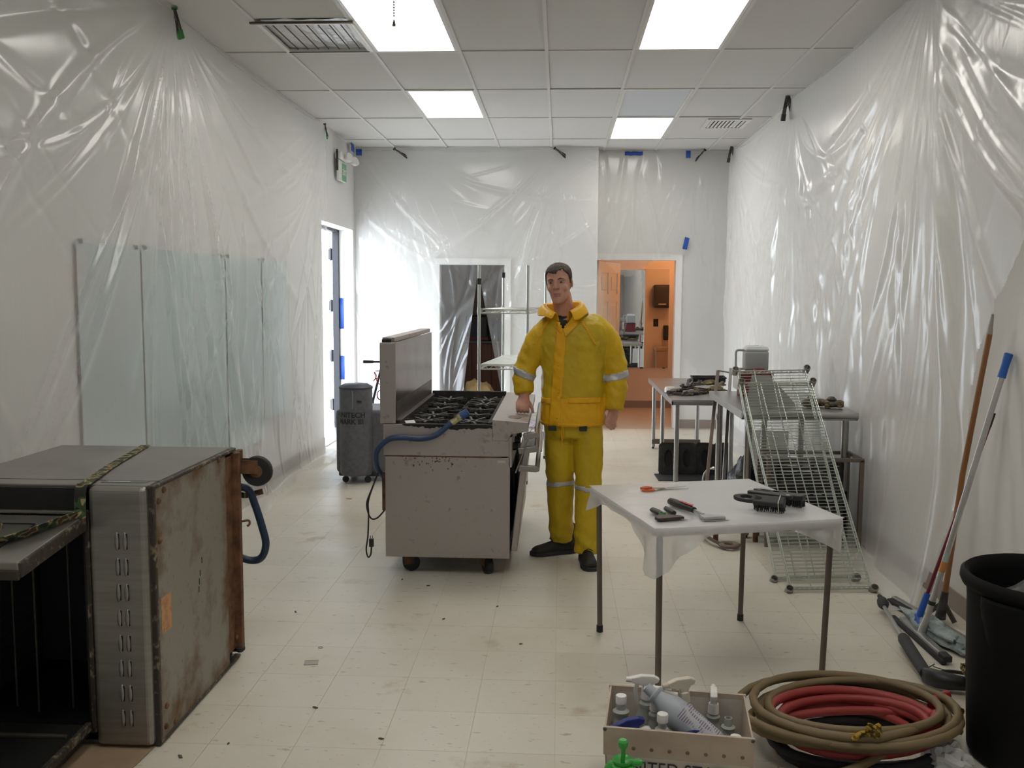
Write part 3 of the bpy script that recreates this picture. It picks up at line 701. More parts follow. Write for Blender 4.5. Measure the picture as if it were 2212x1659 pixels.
# stainless strip of the front with louvres (oven's lower front panel)
fp = part('front_strip', MB().box(-0.205,-0.012,0.004,-0.002,0.03,HT-0.001), m_steel, ov, 0, 0.02, 4, label='stainless front strip with pressed louvres')
for k in range(8):
    z = 0.735-0.0895*k
    for dx in (-0.105,-0.077):
        part('louvre', MB().ball((dx,-0.012,z),(0.0085,0.007,0.032),10,8), m_steel, fp)
        part('louvre_slot', MB().box(dx+0.004,-0.0145,z-0.027,dx+0.0085,-0.0115,z+0.027), m_cavity, fp, 0)
part('nameplate', MB().box(-0.19,0.06,HT,-0.03,0.095,HT+0.0015), mat('nameplate_grey',(0.16,0.16,0.16),0.4,0.5), ov, 0)
part('nameplate_lettering', MB().box(-0.175,0.075,HT+0.0015,-0.095,0.080,HT+0.002), m_white, ov, 0)
# cavity
part('cavity', MB().box(-LN+0.01,0.60,0.05,-0.22,0.61,HT-0.09).box(-0.235,0.01,0.05,-0.215,0.60,HT-0.09).box(-LN+0.01,0.01,0.045,-0.22,0.60,0.055).box(-LN+0.01,0.01,HT-0.095,-0.22,0.60,HT-0.085), m_cavity, ov, 0)
for k in range(5):
    x = -0.26-0.105*k
    part('rack_guide', MB().cyl((x,0.10+0.04*(k%2),0.07),(x,0.10+0.04*(k%2),HT-0.11),0.004,n=8), m_rail, ov)
part('cavity_lip', MB().box(-LN,-0.004,0.048,-0.21,0.012,0.066).box(-LN,-0.004,HT-0.10,-0.21,0.012,HT-0.084).box(-0.222,-0.004,0.05,-0.205,0.012,HT-0.09), m_greasy, ov, 0, 0.003)
# top control recess (black) and bright trim
part('control_recess', MB().box(-LN,-0.002,HT-0.085,-0.215,0.02,HT-0.008), m_cavity, ov, 0)
part('trim_strip', MB().box(-LN,-0.012,HT-0.096,-0.225,0.004,HT-0.086), m_steel, ov, 0, 0.002)
# upper door, swung out like a shelf
dr = part('door', MB().box(-DL,-0.395,-0.022,0.0,0.0,0.022), m_steel, ov, 0, 0.006, label='upper oven door hanging open like a shelf')
dr.location = (-0.215,-0.008,0.800); dr.rotation_euler = (R(7),0,0)
part('window', MB().box(-DL,-0.30,0.0215,-0.125,-0.095,0.0245), mat('smoky_glass',(0.10,0.10,0.085),0.12,spec=0.6), dr, 0)
part('window_rim', MB().box(-DL,-0.096,0.0215,-0.12,-0.090,0.027).box(-0.125,-0.31,0.0215,-0.119,-0.09,0.025), m_cavity, dr, 0)
part('burnt_edge', MB().box(-0.012,-0.392,-0.030,0.006,0.0,0.020), m_greasy, dr, 0, 0.006)
part('door_lip', MB().box(-DL,-0.402,-0.034,0.0,-0.388,-0.002), m_rail, dr, 0, 0.004)
# lower door, dropped on the floor side
dl = part('door', MB().box(-DL,-0.62,-0.02,0.0,0.0,0.02), m_cavity, ov, 0, 0.006, label='blackened lower oven door folded down')
dl.location = (-0.225,-0.01,0.062); dl.rotation_euler = (R(3.0),0,0)
part('door_rim', MB().box(-DL,-0.62,0.02,-0.0,-0.60,0.03).box(-0.012,-0.62,0.0,0.008,0.0,0.03), m_greasy, dl, 0, 0.004)
part('gasket', MB().box(-DL,-0.10,0.02,-0.03,-0.085,0.032), m_rail, dl, 0, 0.003)
# casters on the base (pointing right): upper rear one seen whole
def caster(parent, M, r=0.062, w=0.034, name='caster'):
    c = part(name, MB().add(*( (lambda b: (b.v,b.f))(MB().box(-0.045,-0.045,0,0.045,0.045,0.006).cyl((0,0,0.006),(0,0,0.022),0.028,n=16).box(-0.028,-0.030,0.02,0.030,-0.024,r+0.045).box(-0.028,0.024,0.02,0.030,0.030,r+0.045)) ), M=M), m_rustframe, parent)
    wl = part('wheel', MB().lathe([(r-0.012,-w/2-0.001),(r-0.004,-w/2),(r,-w/4),(r,w/4),(r-0.004,w/2),(r-0.012,w/2+0.001)],28,M=M @ TR((0.022,0,r+0.035),(R(90),0,0))), m_rubber, c)
    part('hub', MB().lathe([(0.001,-w/2-0.009),(0.026,-w/2-0.004),(0.028,-w/2-0.001),(0.028,w/2+0.001),(0.026,w/2+0.004),(0.001,w/2+0.009)],18,M=M @ TR((0.022,0,r+0.035),(R(90),0,0))), m_rustframe, c)
    return c
caster(ov, TR((-0.010,D0+0.045,0.835),(0,R(90),R(0))), 0.066)
part('caster_plate', MB().box(-0.01,D0-0.02,0.80,0.014,D0+0.09,0.90), m_rustframe, ov, 0, 0.003)
caster(ov, TR((0.012,D0-0.03,0.075),(0,R(90),0)), 0.05) if False else None
# blue gas hose looped at the rear
m_bluehose = mat('blue_gas_hose', (0.013,0.030,0.065), 0.45, bump=(90,0.4,0.004))
def smooth_path(pts, n=12):
    P = [Vector(p) for p in pts]; out = []
    for i in range(len(P)-1):
        p0, p1, p2, p3 = P[max(i-1,0)], P[i], P[i+1], P[min(i+2,len(P)-1)]
        for k in range(n):
            t = k/n
            out.append(0.5*((2*p1)+(p2-p0)*t+(2*p0-5*p1+4*p2-p3)*t*t+(3*p1-p0-3*p2+p3)*t*t*t))
    out.append(P[-1]); return out
part('gas_hose', MB().tube(smooth_path([(-0.02,0.86,0.74),(0.04,0.88,0.73),(0.07,0.885,0.66),(0.10,0.885,0.56),(0.115,0.885,0.485),(0.095,0.885,0.425),(0.045,0.885,0.410),(-0.03,0.87,0.44)]),0.0165,10), m_bluehose, ov, label='dark blue gas hose looped behind')
part('frame_hook', MB().tube(smooth_path([(0.03,0.82,0.60),(0.055,0.84,0.60),(0.06,0.84,0.585),(0.05,0.84,0.575)],6),0.005,8), m_rustframe, ov)
part('leveling_foot', MB().lathe([(0.012,0),(0.022,0.01),(0.022,0.02),(0.008,0.03),(0.008,0.06)],12,M=TR((0.02,D0-0.02,0.028),(0,0,0))), m_rubber, ov)
# camouflage strap round the oven
def camo():
    m = bpy.data.materials.new('camo_webbing'); t = nt(m)
    b = t.nodes.new('ShaderNodeBsdfPrincipled'); o = t.nodes.new('ShaderNodeOutputMaterial'); t.links.new(b.outputs[0], o.inputs[0]); b.inputs['Roughness'].default_value = 0.8
    tc = t.nodes.new('ShaderNodeTexCoord'); n = N(t,'ShaderNodeTexNoise',Scale=22.0,Detail=1.0); t.links.new(tc.outputs['Object'], n.inputs['Vector'])
    c = ramp(t, n.outputs['Fac'], [(0.0,(0.02,0.02,0.015)),(0.42,(0.045,0.08,0.03)),(0.50,(0.33,0.27,0.13)),(0.57,(0.11,0.045,0.03)),(0.64,(0.03,0.05,0.02))], 'CONSTANT'); t.links.new(c, b.inputs['Base Color']); return m
m_camo = camo()
def ribbon(pts, w, side, th=0.0025, n=8):
    P = smooth_path(pts, n); S = Vector(side).normalized(); rings = []
    for i, p in enumerate(P):
        tdir = (P[min(i+1,len(P)-1)]-P[max(i-1,0)]).normalized()
        s_ = (S - tdir*S.dot(tdir)).normalized(); nrm = tdir.cross(s_)
        rings.append([p+s_*w/2+nrm*th/2, p-s_*w/2+nrm*th/2, p-s_*w/2-nrm*th/2, p+s_*w/2-nrm*th/2])
    return MB().loft(rings)
ox, oy = -1.39, 3.0
st = thing('cargo_strap', 'camouflage webbing strap tied over the oven and its door', 'strap', (ox, oy, 0.005))
part('strap_over_top', ribbon([(-0.38,0.82,HT+0.004),(-0.34,0.60,HT+0.004),(-0.29,0.32,HT+0.005),(-0.225,0.04,HT+0.006),(-0.222,-0.012,HT-0.002),(-0.222,-0.024,HT-0.05),(-0.222,-0.026,HT-0.10),(-0.225,-0.03,0.815)],0.038,(1,0.12,0)), m_camo, st)
part('strap_tail', ribbon([(-0.228,-0.03,0.828),(-0.245,-0.08,0.826),(-0.29,-0.20,0.815),(-0.335,-0.265,0.806),(-0.375,-0.27,0.806),(-0.405,-0.20,0.818),(-0.43,-0.14,0.830),(-0.48,-0.12,0.835),(-0.53,-0.13,0.832)],0.044,(0.25,-0.75,0.6)), m_camo, st)
part('strap_knot', MB().ball((-0.226,-0.03,0.828),(0.022,0.014,0.02)), m_camo, st)
part('strap_loop', ribbon([(-0.02,0.90,0.705),(0.03,0.885,0.70),(0.10,0.905,0.715)],0.025,(0,0,1)), m_camo, st)
# flattened cardboard under the oven
single('cardboard_sheet', MB().box(-0.55,-0.33,0,0.06,0.30,0.004), mat('cardboard',(0.34,0.24,0.15),0.85,var=(5,(0.28,0.19,0.12),0.4,0.7)), 'brown cardboard sheet on the floor under the oven edge', 'cardboard', loc=(-1.46,2.96,0.0005), rot=(0,0,R(-4)))

# ================================================================== GAS RANGE
rg = thing('gas_range', 'stainless six-foot gas range on casters with black star grates', 'range', (-0.62, 5.03, 0))
RW0, RW1, RL = -0.345, 0.355, 1.45      # x extent and length in y
m_side = steel_rust('range_side_steel', (0.42,0.38,0.355), 0.45, 0.0, (0.60,0.72), (0.17,0.09,0.04), 3.2, 0.75)
m_soot = mat('sooty_steel', (0.13,0.105,0.10), 0.4, 0.7, var=(3,(0.03,0.025,0.022),0.4,0.7))
part('lower_side_panel', MB().box(RW0,0.0,0.110,RW1,0.02,0.684), m_side, rg, 0, 0.003, label='stainless side panel with rust drips')
part('upper_side_panel', MB().box(RW0-0.008,-0.006,0.690,RW1-0.006,0.02,0.865), m_side, rg, 0, 0.003)
part('far_side_panel', MB().box(RW0,RL-0.02,0.110,RW1,RL,0.865), m_side, rg, 0)
part('base_pan', MB().box(RW0,0.02,0.110,RW1,RL-0.02,0.13), m_soot, rg, 0)
part('rear_panel', MB().box(RW0,0.02,0.13,RW0+0.01,RL-0.02,0.86), m_steel, rg, 0)
part('rust_seam', MB().box(RW0,-0.002,0.683,RW1-0.05,0.004,0.691), m_rustframe, rg, 0)
rr0 = random.Random(31)
for k in range(40):
    x = rr0.gauss(-0.07,0.10); x = max(RW0+0.03,min(0.2,x)); L_ = rr0.uniform(0.003,0.012); z0 = 0.684-abs(rr0.gauss(0,0.03))
    w_ = rr0.uniform(0.002,0.006)
    part('rust_drip', MB().prism([(x-w_,z0),(x+w_,z0),(x+w_*0.4,z0-L_),(x-w_*0.4,z0-L_)],-0.0006,0.0006,M=Matrix(((1,0,0,0),(0,0,1,-0.0004),(0,1,0,0),(0,0,0,1)))), m_rustframe, rg, 0)
part('plate_tag', MB().box(0.285,-0.0015,0.655,0.328,0.0,0.668), mat('tag_cream',(0.55,0.52,0.42),0.5), rg, 0)
# rear riser (high back shelf)
rb = part('back_riser', MB().box(RW0-0.025,-0.006,0.868,RW0+0.062,0.006,1.318), m_side, rg, 0, 0.003, label='tall stainless riser')
part('riser_front', MB().box(RW0+0.055,0.006,0.868,RW0+0.062,RL,1.318), m_steel if False else mat('riser_steel',(0.26,0.23,0.24),0.25,1.0,var=(2.2,(0.13,0.11,0.11),0.45,0.75)), rb, 0)
part('riser_back', MB().box(RW0-0.025,0.006,0.868,RW0-0.018,RL,1.318), m_side, rb, 0)
part('riser_cap', MB().box(RW0-0.02,0.05,1.318,RW0+0.050,RL,1.345), m_side, rb, 0, 0.003)
part('cap_gap', MB().box(RW0-0.015,0.008,1.318,RW0+0.03,0.05,1.336), m_cavity, rb, 0)
part('riser_foot', MB().bar((RW0+0.075,0.03,0.875),(RW0+0.075,RL-0.02,0.875),0.03,0.025), m_soot, rb, 0, 0.003)
part('riser_soot', MB().box(RW0+0.0625,0.02,0.885,RW0+0.0635,RL-0.01,0.985), m_soot, rb, 0)
# top well with grates
part('burner_well', MB().box(RW0+0.07,0.02,0.775,0.245,RL-0.02,0.785), m_cavity, rg, 0)
part('well_rim', MB().box(RW0+0.07,-0.002,0.85,0.25,0.03,0.868).box(RW0+0.07,RL-0.03,0.80,0.25,RL,0.905).box(0.225,0.02,0.79,0.25,RL-0.02,0.875).box(RW0+0.065,0.02,0.79,RW0+0.085,RL-0.02,0.88), m_iron, rg, 0, 0.004)
rg_r = random.Random(17); gp = [(RW0+0.10,0.8665)]
for k in range(44):
    u = k/43; gp.append((RW0+0.10+0.55*u, 0.863-0.020*math.sin(math.pi*u)**0.6*rg_r.uniform(0.35,1.25)-(0.012 if u > 0.4 else 0)*rg_r.uniform(0,1)))
gp.append((RW0+0.65,0.8665))
part('grease_drip', MB().prism(gp[::-1],-0.0082,-0.0062,M=Matrix(((1,0,0,0),(0,0,1,0),(0,1,0,0),(0,0,0,1)))), m_cavity, rg, 0)
gme = MB()
for k in range(8):
    a = k*math.pi/4; gme.bar((0.028*math.cos(a),0.028*math.sin(a),0.0),(0.118*math.cos(a),0.118*math.sin(a),0.004),0.012,0.016)
gme.ring_prism([(0.032*math.cos(k*math.pi/8),0.032*math.sin(k*math.pi/8)) for k in range(16)],[(0.018*math.cos(k*math.pi/8),0.018*math.sin(k*math.pi/8)) for k in range(16)],-0.008,0.008)
star = part('star_grate', gme, mat('grate_grey',(0.09,0.085,0.08),0.55,0.1,var=(30,(0.025,0.022,0.02),0.42,0.6)), rg, 40); star.location = (-0.13,0.16,0.862)
fr = MB().ring_prism([(-0.145,-0.13),(0.145,-0.13),(0.145,0.13),(-0.145,0.13)],[(-0.128,-0.113),(0.128,-0.113),(0.128,0.113),(-0.128,0.113)],-0.014,0.002)
for k in range(4):
    a = k*math.pi/2; fr.bar((0.11*math.cos(a),0.11*math.sin(a),-0.004),(0.14*math.cos(a),0.13*math.sin(a),-0.006),0.012,0.014)
frm = part('grate_frame', fr, m_iron, rg, 40); frm.location = (-0.13,0.16,0.838)
bh = part('burner_head', MB().lathe([(0.03,0.785),(0.045,0.80),(0.045,0.815),(0.02,0.825),(0.001,0.826)],18), m_iron, rg); bh.location = (-0.13,0.16,0)
rnd = random.Random(3)
for i in range(2):
    for j in range(5):
        if i == 0 and j == 0: continue
        p = (-0.13+0.262*i, 0.16+0.275*j)
        dup_child(star,(p[0],p[1],0.860+rnd.uniform(-0.006,0.004)),rg,(rnd.uniform(-0.06,0.06),rnd.uniform(-0.06,0.06),rnd.uniform(0,0.3)))
        dup_child(frm,(p[0],p[1],0.838),rg); dup_child(bh,(p[0],p[1],0),rg)
# front ledge, control panel, oven door, handle rails
lg = part('front_ledge', MB().prism([(0.255,0.900),(0.455,0.885),(0.452,0.835),(0.36,0.815),(0.34,0.78),(0.255,0.78)],0,RL,M=Matrix(((1,0,0,0),(0,0,1,-0.012),(0,1,0,0),(0,0,0,1)))), m_side, rg, 0, 0.004, label='worn stainless front ledge')
part('worn_patch', MB().ball((0.36,0.16,0.8925),(0.05,0.07,0.002),14,6), mat('worn_primer',(0.22,0.16,0.15),0.6), lg)
part('control_panel', MB().box(0.345,0.0,0.63,0.365,RL,0.80), m_side, rg, 0, 0.003)
for k in range(6):
    part('knob', MB().cyl((0.365,0.12+0.23*k,0.73),(0.395,0.12+0.23*k,0.73),0.024,0.02,n=14), m_blackp, rg)
part('door_cavity', MB().box(0.335,0.015,0.13,0.348,RL-0.015,0.64), m_cavity, rg, 0)
od = part('oven_door', MB().box(0.0,0.03,0.0,0.035,0.66,0.47), m_side, rg, 0, 0.005, label='oven door ajar'); od.location = (0.36,0.0,0.15); od.rotation_euler = (0,R(6),0)
od2 = part('oven_door', MB().box(0.0,0.70,0.0,0.035,1.40,0.47), m_side, rg, 0, 0.005); od2.location = (0.36,0.0,0.15); od2.rotation_euler = (0,R(2),0)
# belly rail pulled down in front
for (x0,z0,x1,z1) in ((0.43,0.80,0.50,0.815),(0.40,0.72,0.50,0.735),(0.40,0.625,0.505,0.62)):
    part('rail_bracket', MB().bar((x0,0.02,z0),(x1,0.02,z1),0.03,0.035,up=(0,0,1)), m_steel, rg, 0, 0.004)
    part('rail', MB().cyl((x1,0.0,z1),(x1-0.01,1.42,z1+0.005),0.014,n=12), m_steel, rg)
part('rail_plate', MB().bar((0.385,0.0,0.60),(0.455,0.0,0.79),0.008,0.012,up=(0,1,0)).bar((0.46,0.62,0.62),(0.46,1.40,0.62),0.12,0.012), m_steel, rg, 0, 0.003)
# rear service box, gas hose and cord
part('service_box', MB().box(RW0-0.03,0.06,0.36,RW0,0.26,0.58), m_rustframe, rg, 0, 0.003)
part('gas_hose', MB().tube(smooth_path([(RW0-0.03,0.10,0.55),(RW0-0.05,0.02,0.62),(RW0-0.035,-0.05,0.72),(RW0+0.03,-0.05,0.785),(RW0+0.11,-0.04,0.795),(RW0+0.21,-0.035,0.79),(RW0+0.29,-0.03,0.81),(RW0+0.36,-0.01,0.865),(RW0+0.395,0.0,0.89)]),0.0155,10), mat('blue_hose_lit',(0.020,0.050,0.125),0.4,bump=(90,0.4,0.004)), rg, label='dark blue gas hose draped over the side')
part('hose_coupling', MB().tube([(RW0+0.375,-0.004,0.875),(RW0+0.405,0.002,0.898),(RW0+0.408,0.003,0.90),(RW0+0.425,0.006,0.912)],[0.019,0.019,0.023,0.023],8), mat('brass',(0.45,0.40,0.24),0.35,0.9), rg)
part('hose_collar', MB().tube([(RW0+0.422,0.006,0.910),(RW0+0.465,0.012,0.938)],[0.023,0.021],12), mat('blue_cap',(0.03,0.08,0.26),0.4), rg)
cordm = m_rubber
part('power_cord', MB().tube(smooth_path([(RW0-0.005,0.0,0.375),(RW0-0.04,-0.04,0.34),(RW0-0.075,-0.05,0.345),(RW0-0.095,-0.05,0.42),(RW0-0.07,-0.04,0.50),(RW0-0.03,-0.03,0.60),(RW0-0.05,-0.04,0.55),(RW0-0.085,-0.05,0.44),(RW0-0.085,-0.05,0.36),(RW0-0.09,-0.05,0.24),(RW0-0.10,-0.05,0.165),(RW0-0.09,-0.05,0.12),(RW0-0.075,-0.05,0.135),(RW0-0.07,-0.05,0.18)]),0.0045,8), cordm, rg, label='black power cord dangling at the rear')
part('plug', MB().box(RW0-0.082,-0.062,0.18,RW0-0.058,-0.04,0.225).box(RW0-0.077,-0.053,0.225,RW0-0.074,-0.047,0.243).box(RW0-0.066,-0.053,0.225,RW0-0.063,-0.047,0.243), m_blackp, rg, 0, 0.004)
def wheel_caster(parent, x, y, rz, r=0.05):
    M = TR((x,y,0.110),(R(180),0,rz))
    c = part('caster', MB().add(*((lambda b:(b.v,b.f))(MB().box(-0.05,-0.045,0,0.05,0.045,0.006).box(-0.025,-0.028,0.0,0.03,-0.022,0.065).box(-0.025,0.022,0.0,0.03,0.028,0.065))),M=M), m_rustframe, parent)
    part('wheel', MB().lathe([(0.02,-0.019),(r-0.008,-0.019),(r-0.002,-0.016),(r,0.0),(r-0.002,0.016),(r-0.008,0.019),(0.02,0.019)],26,M=TR((x+0.02*math.cos(rz),y+0.02*math.sin(rz),r),(R(90),0,rz))), m_rubber, c)
for (x,y,rz) in ((-0.235,0.10,R(25)),(0.215,0.10,R(-60)),(-0.235,1.32,0.3),(0.215,1.32,0.2)): wheel_caster(rg,x,y,rz)
wt = single('glint_strip', MB().box(-0.030,-0.012,0,0.030,0.012,0.003), m_white, 'small white strip standing in for a reflection on the range top', 'glint strip', loc=(-0.83,5.07,0.872), rot=(R(35),0,R(38)))  # white strip modelled in place of a bright reflection on the steel
# ================================================================== CARD TABLE AND TOOLS
ct = thing('folding_table', 'square folding card table with brown steel legs and film cover', 'table', (0.654,3.988,0), R(16))
m_tabletop = mat('table_top_white', (0.78,0.77,0.75), 0.5)
a = 0.405; TZ = 0.690
part('tabletop', MB().box(-a,-a,TZ-0.035,a,a,TZ), m_tabletop, ct, 0, 0.012, 3)
for sx in (-1,1):
    for sy in (-1,1):
        lg = part('leg', MB().tube([(sx*0.372,sy*0.372,TZ-0.04),(sx*0.362,sy*0.362,0.03)],[0.0125,0.0125],12), m_brownpaint, ct)
        part('foot_cap', MB().tube([(sx*0.362,sy*0.362,0.0),(sx*0.3625,sy*0.3625,0.032)],[0.0155,0.0150],12), m_rubber, lg)
part('leg_hinge', MB().box(0.34,-0.385,TZ-0.07,0.372,-0.36,TZ-0.035), m_brownpaint, ct, 0, 0.004)
# film over the table: flat top with a short skirt that hangs long at the corners
aw = a+0.006; per = 160; rc = 0.03
def perim(t):
    """point and outward normal on the rounded square, t in [0,4)"""
    sd = int(t)%4; f = t-int(t); ang = (sd*math.pi/2)
    L_ = aw-rc; x = -L_+2*L_*min(1,f/0.94); 
    if f <= 0.94: p = (x,-aw); nrm = (0,-1)
    else:
        q = (f-0.94)/0.06*math.pi/2; p = (L_+rc*math.sin(q),-L_-rc*math.cos(q)); nrm = (math.sin(q),-math.cos(q))
    c_, s_ = math.cos(ang), math.sin(ang)
    return (p[0]*c_-p[1]*s_, p[0]*s_+p[1]*c_), (nrm[0]*c_-nrm[1]*s_, nrm[0]*s_+nrm[1]*c_)
vs_ = []; fs_ = []
nt_ = 30
for i in range(nt_+1):
    for j in range(nt_+1):
        x, y = -aw+2*aw*i/nt_, -aw+2*aw*j/nt_
        vs_.append((x*0.995,y*0.995,TZ+0.0035+0.0012*mnoise.noise((x*14,y*5,2))+0.0018*max(0,mnoise.noise((x*5+y*9,y*3,7)))))
for i in range(nt_):
    for j in range(nt_): fs_.append((i*(nt_+1)+j,(i+1)*(nt_+1)+j,(i+1)*(nt_+1)+j+1,i*(nt_+1)+j+1))
top_n = len(vs_); nr = 12
corner_len = [0.10,0.15,0.12,0.10]       # extra drop at corners after sides 0..3 (near-right, far-right, far-left, near-left)
corner_len = [0.115,0.09,0.085,0.165]
for k in range(per):
    t = 4*k/per; (px_,py_),(nx_,ny_) = perim(t); sd = int(t)%4; f = t-int(t)
    d0 = min(f-0.97 if f > 0.47 else 9, 9)
    dc1 = abs(f-0.97); dc0 = f+0.03
    drop = 0.034+0.006*mnoise.noise((px_*6,py_*6,1))
    drop += corner_len[sd]*max(0,1-dc1/0.30)**1.3 + corner_len[(sd+3)%4]*max(0,1-dc0/0.30)**1.3
    for r_ in range(nr+1):
        q = r_/nr; dd = drop*q
        fl = 0.10*max(0,dd-0.036)+0.014*q*min(1,dd/0.05)*math.sin(k*0.9+2*math.sin(k*0.23))*min(1,max(0,dd-0.03)/0.04)
        e_ = 0.003*min(1,q*8)
        vs_.append((px_+nx_*(e_+fl), py_+ny_*(e_+fl), TZ+0.0035-dd-0.002*min(1,q*6)))
for k in range(per):
    for r_ in range(nr):
        A_ = top_n+k*(nr+1)+r_; B_ = top_n+((k+1)%per)*(nr+1)+r_
        fs_.append((A_,A_+1,B_+1,B_))
tc_ = single('table_film', MB().add(vs_,fs_), m_film_t, 'milky plastic film draped over the card table with hanging corners', 'plastic sheet', smooth=80, loc=(0.654,3.988,0), rot=(0,0,R(16)))
ZT = 0.6965
# scissors
m_orange = mat('orange_grip',(0.62,0.11,0.03),0.4); m_bladesteel = mat('blade_steel',(0.55,0.55,0.54),0.28,1.0); m_cream = mat('cream_plastic',(0.62,0.57,0.47),0.45)
sc = thing('scissors', 'orange and cream handled scissors lying on the table film', 'scissors', (0.49,4.20,ZT), R(18))
for sg in (1,-1):
    M_ = TR((0,0,0.004+0.003*sg),(0,0,R(7)*sg))
    lp = [(-0.082+0.030*math.cos(t*math.pi/10),0.022*sg+0.0165*math.sin(t*math.pi/10)) for t in range(20)]
    li = [(-0.082+0.020*math.cos(t*math.pi/10),0.022*sg+0.0095*math.sin(t*math.pi/10)) for t in range(20)]
    part('handle_loop', MB().ring_prism(lp,li,-0.004,0.006,M=M_), m_orange, sc, 40, 0.002)
    part('handle_neck', MB().prism([(-0.057,0.010*sg),(-0.005,-0.006),(0.004,0.006),(-0.05,0.026*sg)],-0.003,0.004,M=M_), m_cream, sc, 0, 0.002)
    part('blade', MB().prism([(-0.012,-0.007),(0.03,-0.006),(0.118,-0.001*sg),(0.03,0.006),(-0.012,0.007)],-0.0012,0.0012,M=M_), m_bladesteel, sc, 0)
part('pivot', MB().lathe([(0.005,-0.002),(0.005,0.010),(0.001,0.011)],12), m_bladesteel, sc)
# scrapers
m_grip = mat('black_grip',(0.02,0.02,0.02),0.5); m_gripred = mat('red_grip',(0.45,0.03,0.02),0.45); m_rustsoft = mat('scraper_brown',(0.06,0.04,0.035),0.5,0.4)
t1 = thing('scraper', 'short black scraper with a wide dark blade, leftmost on the table', 'scraper', (0.42,3.665,ZT), R(-70))
part('handle', MB().loft([[(x,w_*math.cos(t*math.pi/5),0.011+0.009*math.sin(t*math.pi/5)) for t in range(10)] for x,w_ in ((-0.085,0.010),(-0.078,0.017),(-0.05,0.019),(-0.01,0.015),(0.0,0.012))]), m_grip, t1, 60)
part('ferrule', MB().box(-0.004,-0.014,0.004,0.010,0.014,0.017), m_green, t1, 0, 0.002)
part('blade', MB().prism([(0.008,-0.014),(0.04,-0.05),(0.075,-0.05),(0.075,0.062),(0.05,0.062),(0.02,0.014)],0.002,0.014), m_rustsoft, t1, 0, 0.002)
t2 = thing('scraper', 'small black putty knife lying between the other two scrapers', 'scraper', (0.473,3.69,ZT), R(-74))
part('handle', MB().loft([[(x,w_*math.cos(t*math.pi/5),0.010+0.009*math.sin(t*math.pi/5)) for t in range(10)] for x,w_ in ((-0.09,0.008),(-0.08,0.014),(-0.04,0.015),(0.0,0.010))]), m_grip, t2, 60)
part('blade', MB().prism([(-0.002,-0.009),(0.03,-0.016),(0.082,-0.006),(0.086,0.022),(0.04,0.016)],0.004,0.0055), m_bladesteel, t2, 0)
t3 = thing('scraper', 'long black and red handled scraper with a bright wide blade', 'scraper', (0.560,3.72,ZT), R(-64))
part('handle', MB().loft([[(x,w_*math.cos(t*math.pi/6),0.016+w_*0.85*math.sin(t*math.pi/6)) for t in range(12)] for x,w_ in ((-0.19,0.006),(-0.18,0.017),(-0.15,0.0195),(-0.09,0.018),(-0.04,0.0155),(-0.005,0.014))]), m_grip, t3, 60)
part('grip_inlay', MB().box(-0.11,-0.008,0.0305,-0.02,0.008,0.0335), m_gripred, t3, 0, 0.003)
part('shank', MB().bar((-0.01,0,0.015),(0.06,0.0,0.010),0.016,0.012), m_bladesteel, t3, 0, 0.003)
part('blade_holder', MB().prism([(0.045,-0.012),(0.085,-0.028),(0.105,-0.030),(0.125,0.062),(0.105,0.070),(0.06,0.012)],0.002,0.013), m_bladesteel, t3, 0, 0.003)
part('blade', MB().prism([(0.098,-0.034),(0.116,-0.036),(0.140,0.070),(0.120,0.074)],0.001,0.0025), m_bladesteel, t3, 0)
# brushes
def wire_brush(loc, rz, label, wood, L, hook=True, tines=True):
    b = thing('wire_brush', label, 'brush', loc, rot=rz)
    part('block', MB().box(-L*0.25,-0.024,0.028,L*0.45,0.024,0.052), m_blackp, b, 0, 0.006)
    out = [(-L*0.36+0.062*math.cos(t*math.pi/12),0.020*math.sin(t*math.pi/12)) for t in range(24)]; inn = [(-L*0.40+0.024*math.cos(t*math.pi/12),0.010*math.sin(t*math.pi/12)) for t in range(24)]
    part('handle', MB().ring_prism(out,inn,0.034,0.052), m_blackp, b, 60, 0.003)
    rr_ = random.Random(int(L*1000)); tuft = MB()
    for i in range(15):
        for j in range(6):
            x = -L*0.22+L*0.64*i/14; y = -0.02+0.04*j/5
            tuft.tube([(x,y,0.03),(x+rr_.uniform(-.004,.004),y+rr_.uniform(-.004,.004),0.0)],[0.0032,0.0024],5)
    part('bristles', tuft, m_blackp, b, 0)
    return b
b1 = wire_brush((0.862,3.80,ZT+0.001),(R(28),0,R(-24)),'black bristle brush with a rubber band, front one on the table',False,0.185)
part('band', MB().box(0.058,-0.027,-0.002,0.061,0.027,0.055), m_cream, b1, 0)
b1.location = (0.862,3.80,ZT+0.012)
b2 = wire_brush((0.965,3.925,ZT+0.001),(R(0),0,R(-34)),'black bristle brush behind, with the open loop handle',False,0.20)
b3 = thing('brush_handle', 'flat black handle lying across the front bristle brush', 'brush', (0.885,3.845,ZT+0.052),R(-32))
part('bar', MB().prism([(-0.09,-0.012),(-0.08,-0.018),(0.09,-0.018),(0.10,-0.010),(0.10,0.010),(0.09,0.018),(-0.08,0.018),(-0.09,0.012)],0,0.016), m_blackp, b3, 0, 0.004)
part('hang_hole', MB().lathe([(0.008,0.0165),(0.008,0.0168)],12,(0.08,0,0)), m_cream, b3)

